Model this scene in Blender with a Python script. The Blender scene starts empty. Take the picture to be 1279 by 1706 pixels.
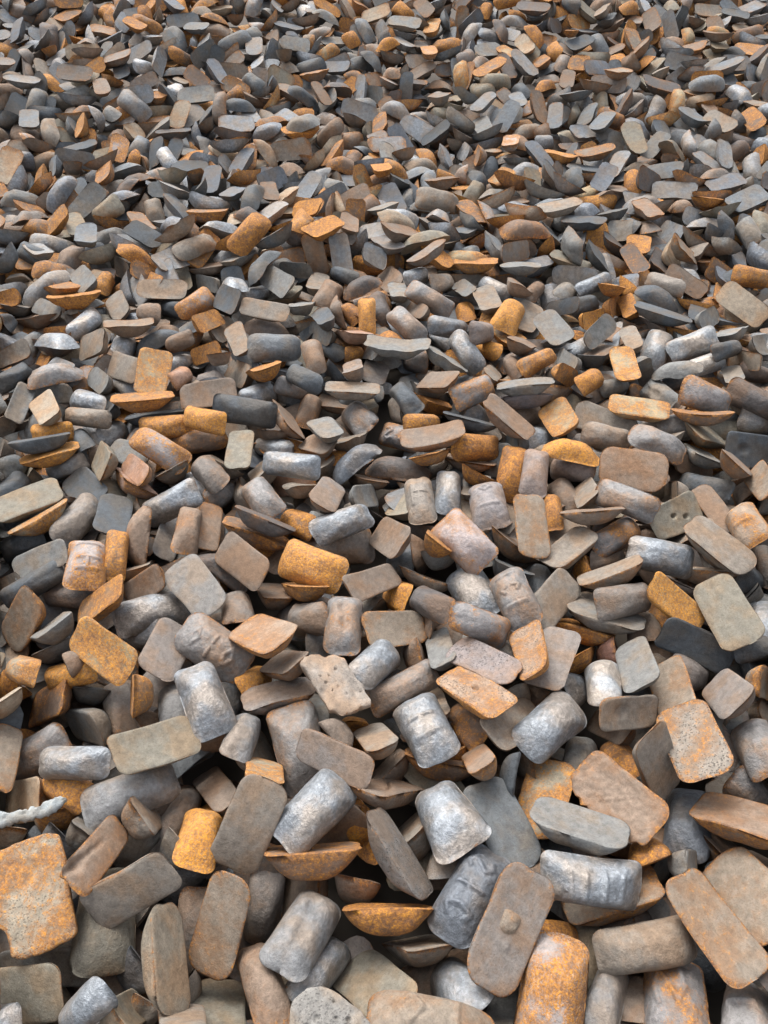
import bpy, math
import numpy as np

# ---------------------------------------------------------------- camera, sky, sun, exposure
sc = bpy.context.scene
COL = sc.collection
PITCH = math.radians(43.6)
CAM = np.array([0.0, 0.0, 1.53])
cd = bpy.data.cameras.new('camera')
cd.sensor_fit = 'VERTICAL'
cd.sensor_height = 24.0
cd.lens = 24.0 * 1284.0 / 1706.0
cd.clip_start, cd.clip_end = 0.05, 500
cam = bpy.data.objects.new('camera', cd)
COL.objects.link(cam)
cam.location = CAM
cam.rotation_euler = (math.pi / 2 - PITCH, 0, 0)
sc.camera = cam
SUN_EL, SUN_AZ = math.radians(58), math.radians(-28)   # azimuth from +Y towards +X
w = bpy.data.worlds.new('World')
sc.world = w
w.use_nodes = True
nt = w.node_tree
sky = nt.nodes.new('ShaderNodeTexSky')
sky.sky_type = 'NISHITA'
sky.sun_disc = False
sky.sun_elevation = SUN_EL
sky.sun_rotation = SUN_AZ
sky.air_density, sky.dust_density, sky.ozone_density = 1.0, 5.0, 1.0
hs = nt.nodes.new('ShaderNodeHueSaturation')
hs.inputs['Saturation'].default_value = 0.32        # overcast: the sky is nearly white
bg = nt.nodes['Background']
bg.inputs['Strength'].default_value = 0.15
nt.links.new(sky.outputs[0], hs.inputs['Color'])
nt.links.new(hs.outputs[0], bg.inputs[0])
sd = bpy.data.lights.new('sun', 'SUN')
sd.energy, sd.angle, sd.color = 0.75, math.radians(30), (1.0, 0.97, 0.93)
sun = bpy.data.objects.new('sun', sd)
COL.objects.link(sun)
sun.rotation_euler = (math.pi / 2 - SUN_EL, 0, math.pi - SUN_AZ)
vs = sc.view_settings
vs.view_transform, vs.look, vs.gamma, vs.use_curve_mapping = 'Standard', 'None', 1.0, False
vs.exposure = 1.2

# ---------------------------------------------------------------- materials
def N(nt, typ, **kw):
    n = nt.nodes.new(typ)
    for k, v in kw.items():
        setattr(n, k, v)
    return n

def iron_material():
    m = bpy.data.materials.new('weathered_iron')
    m.use_nodes = True
    t = m.node_tree
    L = t.links.new
    P = t.nodes['Principled BSDF']
    def math_(op, a, b=None, c=None, clamp=False):
        n = N(t, 'ShaderNodeMath', operation=op, use_clamp=clamp)
        for i, v in enumerate((a, b, c)):
            if v is None: continue
            if isinstance(v, (int, float)): n.inputs[i].default_value = v
            else: L(v, n.inputs[i])
        return n.outputs[0]
    def rng_(v, a, b, c, d, smooth=True):
        n = N(t, 'ShaderNodeMapRange', interpolation_type='SMOOTHSTEP' if smooth else 'LINEAR')
        for i, x in enumerate((v, a, b, c, d)):
            if isinstance(x, (int, float)): n.inputs[i].default_value = x
            else: L(x, n.inputs[i])
        return n.outputs[0]
    def mix_(f, a, b, typ='MIX'):
        n = N(t, 'ShaderNodeMix', data_type='RGBA', blend_type=typ)
        for s, x in ((n.inputs[0], f), (n.inputs[6], a), (n.inputs[7], b)):
            if isinstance(x, (int, float)): s.default_value = x
            elif isinstance(x, tuple): s.default_value = (*x, 1)
            else: L(x, s)
        return n.outputs[2]
    base = N(t, 'ShaderNodeAttribute', attribute_name='base')
    par = N(t, 'ShaderNodeAttribute', attribute_name='par')
    fl = N(t, 'ShaderNodeAttribute', attribute_name='flat')
    sep = N(t, 'ShaderNodeSeparateColor')
    L(par.outputs['Color'], sep.inputs[0])
    pits, rim = sep.outputs[1], sep.outputs[2]
    seed, rust, flat = par.outputs['Alpha'], base.outputs['Alpha'], fl.outputs['Fac']
    sheen = math_('MULTIPLY', sep.outputs[0], math_('SUBTRACT', 1.0, math_('MULTIPLY', flat, .92)))   # cast faces are duller than mould faces
    tc = N(t, 'ShaderNodeTexCoord')
    off = N(t, 'ShaderNodeVectorMath', operation='MULTIPLY_ADD')
    cs = N(t, 'ShaderNodeCombineXYZ')
    for i in range(3): L(seed, cs.inputs[i])
    L(cs.outputs[0], off.inputs[0]); off.inputs[1].default_value = (37, 53, 71); L(tc.outputs['Object'], off.inputs[2])
    co = off.outputs[0]
    def noise(scale, det, rough, dist=0.0):
        n = N(t, 'ShaderNodeTexNoise')
        L(co, n.inputs['Vector'])
        n.inputs['Scale'].default_value, n.inputs['Detail'].default_value = scale, det
        n.inputs['Roughness'].default_value, n.inputs['Distortion'].default_value = rough, dist
        return n.outputs['Fac']
    nD = noise(170, 4, .7)
    nA, nB, nC, nH = noise(13, 4, .55), noise(62, 6, .68, .3), noise(300, 4, .7), noise(105, 3, .6)
    # rust: where and how bright
    field = math_('ADD', math_('ADD', math_('MULTIPLY', nA, .46), math_('MULTIPLY', nB, .32)), math_('MULTIPLY', nD, .22))
    field = math_('ADD', field, math_('MULTIPLY', rim, .19))
    thr = rng_(rust, 0, 1, .76, .29, False)
    msk = rng_(field, math_('SUBTRACT', thr, .06), math_('ADD', thr, .06), 0, 1)
    fleck = rng_(nC, .38, .56, .30, 1.0)
    msk = math_('MULTIPLY', msk, fleck)
    bright = math_('ADD', math_('MULTIPLY', rust, .62), math_('MULTIPLY', math_('SUBTRACT', nB, .5), 1.2))
    bright = math_('ADD', bright, math_('MULTIPLY', math_('SUBTRACT', nD, .5), 1.7))
    rcr = N(t, 'ShaderNodeValToRGB'); L(bright, rcr.inputs[0])
    rcr.color_ramp.elements[0].position, rcr.color_ramp.elements[0].color = .08, (.13, .062, .032, 1)
    rcr.color_ramp.elements[1].position, rcr.color_ramp.elements[1].color = .80, (.68, .30, .034, 1)
    e_ = rcr.color_ramp.elements.new(.40); e_.color = (.36, .155, .038, 1)
    rcol = rcr.outputs[0]
    # iron skin
    tone = rng_(nB, .28, .72, .66, 1.34, False)
    tn = N(t, 'ShaderNodeCombineColor')
    for i in range(3): L(tone, tn.inputs[i])
    c = mix_(1.0, base.outputs['Color'], tn.outputs[0], 'MULTIPLY')
    warm = mix_(1.0, c, (1.13, .93, .75), 'MULTIPLY')
    c = mix_(rng_(nA, .40, .62, 0, .9), c, warm)
    c = mix_(math_('MULTIPLY', rng_(math_('ADD', math_('MULTIPLY', nH, .4), math_('MULTIPLY', nA, .6)), .44, .60, 0, .6), math_('MULTIPLY', rust, 2.0, clamp=True)), c, (.20, .108, .058))
    spk = mix_(1.0, c, (.55, .53, .52), 'MULTIPLY')
    c = mix_(rng_(nC, .52, .68, 0, .65), c, spk)
    pale = mix_(1.0, c, (1.5, 1.48, 1.44), 'MULTIPLY')
    c = mix_(rng_(nC, .44, .32, 0, .35), c, pale)
    # bright worn patches on steel
    worn = math_('MULTIPLY', rng_(math_('ADD', math_('MULTIPLY', nH, .55), math_('MULTIPLY', nC, .45)), .47, .60, 0, 1), sheen)
    c = mix_(math_('MULTIPLY', worn, .8), c, mix_(1.0, c, (1.6, 1.61, 1.63), 'MULTIPLY'))
    c = mix_(msk, c, rcol)
    # pores
    vo = N(t, 'ShaderNodeTexVoronoi', feature='F1'); L(co, vo.inputs['Vector']); vo.inputs['Scale'].default_value = 190
    pore = math_('MULTIPLY', rng_(math_('ADD', vo.outputs['Distance'], math_('MULTIPLY', math_('SUBTRACT', nA, .5), 1.2)), .10, .30, 1, 0), pits)
    c = mix_(math_('MULTIPLY', pore, .7), c, (.04, .034, .03))
    L(c, P.inputs['Base Color'])
    ir = math_('SUBTRACT', 1.0, msk)
    L(math_('MULTIPLY', math_('MULTIPLY', sheen, .45), ir), P.inputs['Metallic'])
    ro = math_('SUBTRACT', .80, math_('MULTIPLY', math_('MULTIPLY', sheen, .34), ir))
    L(math_('ADD', ro, math_('MULTIPLY', math_('SUBTRACT', nB, .5), .35), clamp=True), P.inputs['Roughness'])
    P.inputs['Specular IOR Level'].default_value = .42
    # fine relief
    h = math_('ADD', math_('MULTIPLY', nB, .55), math_('MULTIPLY', nC, .24))
    h = math_('ADD', h, math_('MULTIPLY', math_('MULTIPLY', nH, math_('SUBTRACT', 1.0, flat)), .55))
    h = math_('ADD', h, math_('MULTIPLY', msk, .10))
    h = math_('SUBTRACT', h, math_('MULTIPLY', pore, .8))
    bp = N(t, 'ShaderNodeBump')
    bp.inputs['Distance'].default_value = .005
    L(rng_(flat, 0, 1, .9, .75, False), bp.inputs['Strength'])
    L(h, bp.inputs['Height'])
    L(bp.outputs[0], P.inputs['Normal'])
    return m

IRON = iron_material()

def ground_material():
    m = bpy.data.materials.new('dark_dirt'); m.use_nodes = True
    t = m.node_tree; P = t.nodes['Principled BSDF']
    n = N(t, 'ShaderNodeTexNoise'); n.inputs['Scale'].default_value = 9; n.inputs['Detail'].default_value = 8
    r = N(t, 'ShaderNodeValToRGB'); r.color_ramp.elements[0].color = (.03, .026, .022, 1); r.color_ramp.elements[1].color = (.11, .09, .07, 1)
    t.links.new(n.outputs['Fac'], r.inputs[0]); t.links.new(r.outputs[0], P.inputs['Base Color'])
    P.inputs['Roughness'].default_value = .95
    return m

# code -> (linear base colour, rust, sheen, pits)
PAL = {
 't': (.205,.178,.147,.12,.08,0), 'tan': (.31,.255,.19,.14,.05,0), 'tl': (.27,.195,.14,.22,.05,0), 'ol': (.19,.174,.138,.05,.10,0),
 'tg': (.235,.208,.178,.10,.30,0), 'to': (.222,.182,.14,.36,.08,0), 'top': (.27,.20,.145,.34,.05,0),
 'g': (.166,.166,.158,.03,.15,0), 'gd': (.102,.110,.114,.02,.2,0), 'gm': (.185,.176,.163,.03,.1,0), 'gr': (.17,.163,.155,.05,.1,.2), 'gw': (.16,.157,.152,.02,.25,0),
 'k': (.074,.084,.093,.03,.32,0), 'kb': (.100,.090,.085,.20,.30,0), 'kp': (.12,.115,.11,.10,.1,.9), 'kg': (.135,.148,.158,.03,.40,0), 'mk': (.11,.10,.105,.06,.15,0), 'dk': (.07,.06,.054,.1,.1,0),
 's': (.215,.232,.248,.06,.90,0), 'sd': (.118,.130,.146,.03,.80,0), 'sg': (.19,.192,.192,.05,.50,0), 'sb': (.205,.197,.19,.30,.62,0), 'so': (.215,.205,.20,.48,.55,0),
 'sp': (.32,.275,.262,.42,.5,0), 'sw': (.29,.305,.315,.03,.80,0),
 'b': (.178,.140,.110,.15,.10,0), 'bk': (.19,.166,.146,.24,.12,0), 'bo': (.222,.163,.12,.34,.08,0), 'br': (.18,.125,.09,.50,.1,0), 'bs': (.165,.145,.127,.20,.42,0), 'pk': (.30,.195,.145,.30,.05,0), 'pr': (.195,.165,.125,.16,.1,0),
 'm': (.192,.168,.150,.08,.12,0), 'mb': (.235,.195,.175,.14,.12,0), 'mg': (.225,.205,.20,.06,.22,0), 'mp': (.22,.19,.18,.16,.05,.7),
 'o': (.33,.235,.14,.92,.1,0), 'od': (.28,.21,.14,.84,.1,0), 'of': (.30,.25,.15,.66,.08,0), 'oo': (.33,.29,.27,.62,.4,0), 'oy': (.29,.25,.18,.60,.08,0), 'oyy': (.33,.25,.14,.85,.08,0),
 'oyo': (.30,.24,.15,.55,.08,0), 'oyb': (.33,.22,.11,.72,.08,0), 'or': (.23,.16,.11,.74,.12,0), 'orr': (.30,.23,.17,.55,.2,0),
 'r': (.20,.105,.055,.66,.1,0), 'ro': (.24,.145,.08,.62,.1,0), 'rp': (.24,.13,.10,.40,.1,0),
 'pm': (.235,.205,.17,.44,.10,.75), 'pp': (.29,.21,.15,.48,.05,.65),
 'slab': (.30,.255,.19,.52,.05,.35), 'slag': (.27,.235,.20,.06,.02,.22), 'conc': (.21,.20,.182,.02,.02,.30), 'spl': (.27,.295,.30,0.0,.25,0)}

# ---------------------------------------------------------------- meshes
def sgnpow(v, p): return np.sign(v) * np.abs(v) ** p

def rrect(nth, rc, asp=1.9):
    """Rounded rectangle, half sizes .5, corner radius rc in units of the width; nth points, always in the same places along it."""
    A, B, n = asp / 2, .5, nth // 4
    n2 = max(2, int(n * .42)); n1 = max(1, int((n - n2) * .4)); n3 = n - n2 - n1
    y1 = (np.arange(n1) + .5) / n1 * (B - rc) if n1 > 1 else np.array([(B - rc) * .45])
    a = (np.arange(n2) + .5) / n2 * np.pi / 2
    x3 = (1 - (np.arange(n3) + .5) / n3) * (A - rc)
    x = np.r_[np.full(n1, A), A - rc + rc * np.cos(a), x3]; y = np.r_[y1, B - rc + rc * np.sin(a), np.full(n3, B)]
    x = np.r_[x, -x[::-1], -x, x[::-1]]; y = np.r_[y, y[::-1], -y, -y[::-1]]
    return np.c_[x / asp, y]

def shape_rings(nth, flat_s, ntau, p, q, draft, rc, hard=False):
    """Unit ingot: rim rectangle in z=0 (half size .5), belly down to z=-1. Returns verts (rings*nth + 2), rim weight, flat weight, faces."""
    out0 = rrect(nth, rc)
    rings, rimw, flw = [], [], []
    for s in flat_s:
        rings.append(np.c_[s * out0, np.zeros(nth)])
        rimw.append(max(0, (s - .86) / .14)); flw.append(1.0)
    for tau in np.linspace(0, np.pi / 2, ntau + 1)[:-1]:
        r = np.cos(tau) ** (2 / p); z = -(np.sin(tau) ** (2 / q)) * (1 if hard else .96) - (0 if hard else .04)
        r = r * (1 - draft * (-z))
        rings.append(np.c_[r * rrect(nth, min(.46, rc + .16 * (-z))) * np.array([1 + .13 * z, 1]), np.full(nth, z)])
        rimw.append(max(0, 1 + z * 3.2)); flw.append(0.0)
    V = np.concatenate(rings + [np.array([[0, 0, 0.0], [0, 0, -1.0]])])
    nr = len(rings)
    rimw = np.r_[np.repeat(rimw, nth), 0, 0]
    flw = np.r_[np.repeat(flw, nth), 1, 0]
    i = np.arange(nth); j = (i + 1) % nth
    quads = np.concatenate([np.c_[r * nth + i, (r + 1) * nth + i, (r + 1) * nth + j, r * nth + j] for r in range(nr - 1) if not (hard and r == len(flat_s) - 1)])
    tris = np.r_[np.c_[np.full(nth, nr * nth), i, j], np.c_[np.full(nth, nr * nth + 1), (nr - 1) * nth + j, (nr - 1) * nth + i]]
    return V, rimw, flw, quads, tris

def wave_noise(X, rng, freq, k=5):
    """Smooth bounded noise, X (...,3) in metres."""
    out = np.zeros(X.shape[:-1])
    for _ in range(k):
        d = rng.normal(size=3); d /= np.linalg.norm(d)
        out += np.sin((X @ d) * freq * rng.uniform(.6, 1.7) + rng.uniform(0, 6.28))
    return out / k

def make_mesh(name, V, quads, tris, base, par, flat):
    me = bpy.data.meshes.new(name)
    nq, nt_ = len(quads), len(tris)
    me.vertices.add(len(V)); me.vertices.foreach_set('co', np.ascontiguousarray(V, np.float32).ravel())
    idx = np.concatenate([quads.ravel(), tris.ravel()]).astype(np.int32)
    me.loops.add(len(idx)); me.loops.foreach_set('vertex_index', idx)
    me.polygons.add(nq + nt_)
    me.polygons.foreach_set('loop_start', np.concatenate([np.arange(nq) * 4, nq * 4 + np.arange(nt_) * 3]).astype(np.int32))
    me.polygons.foreach_set('use_smooth', np.ones(nq + nt_, bool))
    me.update(calc_edges=True)
    for nm, arr in (('base', base), ('par', par)):
        a = me.attributes.new(nm, 'FLOAT_COLOR', 'POINT'); a.data.foreach_set('color', np.ascontiguousarray(arr, np.float32).ravel())
    a = me.attributes.new('flat', 'FLOAT', 'POINT'); a.data.foreach_set('value', np.ascontiguousarray(flat, np.float32))
    me.materials.append(IRON)
    return me

def attrs(code, rimw, seed, jit=None):
    r, g, b, ru, sh, pi_ = PAL[code]
    n = len(rimw)
    base = np.tile([r, g, b, ru], (n, 1)); par = np.c_[np.full(n, sh), np.full(n, pi_), rimw, np.full(n, seed)]
    if jit is not None: base[:, :3] *= jit[0]; base[:, 3] = np.clip(base[:, 3] + jit[1], 0, 1)
    return base, par

# worn raised characters, as strokes in a unit cell
ST = {'S': [(.8,.85,.5,1),(.5,1,.2,.8),(.2,.8,.5,.52),(.5,.52,.8,.25),(.8,.25,.5,0),(.5,0,.2,.15)],
      'I': [(.5,0,.5,1)], 'C': [(.8,.85,.45,1),(.45,1,.2,.5),(.2,.5,.45,0),(.45,0,.8,.15)],
      '0': [(.5,1,.15,.5),(.15,.5,.5,0),(.5,0,.85,.5),(.85,.5,.5,1)], 'O': [(.5,.9,.2,.5),(.2,.5,.5,.1),(.5,.1,.8,.5),(.8,.5,.5,.9)],
      'W': [(.1,1,.3,0),(.3,0,.5,.7),(.5,.7,.7,0),(.7,0,.9,1)], 'H': [(.2,0,.2,1),(.8,0,.8,1),(.2,.5,.8,.5)], 'T': [(.1,1,.9,1),(.5,1,.5,0)],
      'Q': [(.5,.8,.25,.5),(.25,.5,.5,.2),(.5,.2,.75,.5),(.75,.5,.5,.8)], '-': [(.5,-.05,.5,1.05)]}

def ingot_mesh(name, code, D, opt, seed, hi):
    rng = np.random.default_rng(seed)
    L, W, H = D
    mark = opt.get('mark')
    nth = 160 if mark else (72 if hi else 40)
    feat = any(k in opt for k in ('knob', 'dent', 'hole', 'ring', 'fold', 'crack', 'torn'))
    fs = tuple(np.linspace(.05, .93, 22)) + (.96, .985) if feat else (.18, .36, .54, .70, .82, .90, .955, .985) if hi else (.35, .65, .85, .94, .985)
    p, q, dr = rng.uniform(2.7, 4.0), rng.uniform(2.1, 3.1), rng.uniform(.24, .36)
    nrim = rng.uniform(.18, .33)
    V, rw, fl, qd, tr = shape_rings(nth, fs, 34 if mark else (14 if hi else 9), p, q, dr, nrim)
    X = V * np.array([L, W, H])
    # drop the rim edge a little so that it is rounded over
    X[:, 2] -= np.where(fl > .5, .0022 * np.clip((rw - .2) / .7, 0, 1) ** 2, 0)
    bel = 1 - fl
    # outline wobble, taper, bend
    ang = np.arctan2(V[:, 1], V[:, 0])
    wob = sum(rng.normal(0, .016 / k ** .6) * np.cos(k * ang + rng.uniform(0, 6.28)) for k in range(2, 8))
    X[:, :2] *= (1 + wob)[:, None]
    X[:, 1] *= 1 + rng.normal(0, .05) * V[:, 0] * 2
    X[:, 1] += rng.normal(0, .012) * (V[:, 0] * 2) ** 2 * W
    X[:, 2] += rng.normal(0, .0035) * (V[:, 0] * 2) ** 2 + rng.normal(0, .002) * V[:, 0] * 2
    # flat faces sink or swell slightly, bellies are lumpy
    rr = np.clip(1 - (np.abs(2 * V[:, 0]) ** 2.5 + np.abs(2 * V[:, 1]) ** 2.5), 0, 1)
    X[:, 2] += fl * (rr * rng.uniform(-.006, .003) + wave_noise(X, rng, 55) * .0016)
    lump = wave_noise(X, rng, 48) * .0030 + wave_noise(X, rng, 120) * .0012
    nrmz = np.c_[V[:, 0] * 1.2, V[:, 1] * 1.2, V[:, 2]]
    nrmz /= np.linalg.norm(nrmz, axis=1)[:, None] + 1e-6
    X += (bel * lump * np.clip(-V[:, 2] * 4, 0, 1))[:, None] * nrmz
    xy = X[:, :2]
    if 'knob' in opt:
        d = np.hypot(xy[:, 0] - .03, xy[:, 1] - .006); X[:, 2] += fl * .005 * np.exp(-(d / .006) ** 2)
    if 'dent' in opt:
        for cx, cy, r, dep in ((-.025, .004, .02, .010), (.03, -.002, .018, .008))[:1 if opt['T'] == 'F' else 2]:
            d2 = ((xy[:, 0] - cx) / r) ** 2 + ((xy[:, 1] - cy) / (r * .7)) ** 2
            X[:, 2] += np.where(fl > .5, -dep, dep) * np.exp(-d2 ** 1.5)
    if 'hole' in opt:
        for cx, cy in ((-.005, .003), (.035, -.012))[:2 if code == 'ol' else 1]:
            d = np.hypot((xy[:, 0] - cx) / 1.3, xy[:, 1] - cy); X[:, 2] -= fl * .014 * np.exp(-(d / .0065) ** 4)
    if 'ring' in opt:
        d = np.hypot(xy[:, 0] + .055, xy[:, 1]); X[:, 2] += fl * .0022 * np.exp(-((d - .017) / .0035) ** 2)
    if 'fold' in opt:
        d = xy[:, 1] + .012 + .15 * xy[:, 0]; X[:, 2] -= fl * .007 * np.exp(-(d / .006) ** 2) * np.clip(.5 + xy[:, 0] * 12, 0, 1)
        d = np.hypot(xy[:, 0] - .055, xy[:, 1] + .02); X[:, 2] -= fl * .012 * np.exp(-(d / .012) ** 2)
    if 'crack' in opt:
        d = xy[:, 1] - .02 * np.sin(xy[:, 0] * 40); X[:, 2] -= fl * .006 * np.exp(-(d / .004) ** 2)
    if 'torn' in opt:
        e = np.clip(-V[:, 1] * 2 - .3, 0, 1)
        X[:, 1] += e * (.012 + .028 * wave_noise(np.c_[X[:, 0], X[:, 0] * 0, X[:, 0] * 0], rng, 150, 7) + .004 * np.sin(X[:, 0] * 330))
        X[:, 2] += fl * wave_noise(X, rng, 170, 7) * .0032 + fl * wave_noise(X, rng, 420, 9) * .0026
    if mark:
        n = len(mark); cell = .72 * L / n; chh = .50 * W
        hmap = np.zeros(len(X))
        for k, ch in enumerate(mark):
            for (a, b, c, d) in ST[ch]:
                A = np.array([-.36 * L + (k + .12 + .76 * a) * cell, (b - .5) * chh]); B = np.array([-.36 * L + (k + .12 + .76 * c) * cell, (d - .5) * chh])
                ab = B - A; t = np.clip(((xy - A) @ ab) / (ab @ ab), 0, 1)
                dd = np.linalg.norm(xy - A - t[:, None] * ab, axis=1)
                hmap = np.maximum(hmap, np.clip(1.5 - dd / .0042, 0, 1))
        wear = np.clip(.9 + .6 * wave_noise(X, rng, 60), .25, 1)
        X[:, 2] -= bel * hmap * wear * .0046
    base, par = attrs(code, rw, rng.random())
    if opt['T'] == 'F' and code in ('t', 'to', 'tan', 'tl', 'top', 'bo', 'b', 'm', 'pp', 'ol', 'pk'):
        base[:, 3] = np.clip(base[:, 3] + bel * .22, 0, 1)      # bellies of the flat-lying ones are rustier
    return make_mesh(name, X, qd, tr, base, par, fl)

def quat_R(q):
    w_, x, y, z = [q[:, i] for i in range(4)]
    return np.stack([np.stack([1 - 2 * (y * y + z * z), 2 * (x * y - z * w_), 2 * (x * z + y * w_)], -1),
                     np.stack([2 * (x * y + z * w_), 1 - 2 * (x * x + z * z), 2 * (y * z - x * w_)], -1),
                     np.stack([2 * (x * z - y * w_), 2 * (y * z + x * w_), 1 - 2 * (x * x + y * y)], -1)], 1)

# ---------------------------------------------------------------- ground
gm = bpy.data.meshes.new('ground')
gm.from_pydata([(-150, -150, -.215), (150, -150, -.215), (150, 150, -.215), (-150, 150, -.215)], [], [(0, 1, 2, 3)])
gm.materials.append(ground_material())
gr = bpy.data.objects.new('ground', gm); COL.objects.link(gr); gr['kind'] = 'structure'

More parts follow.
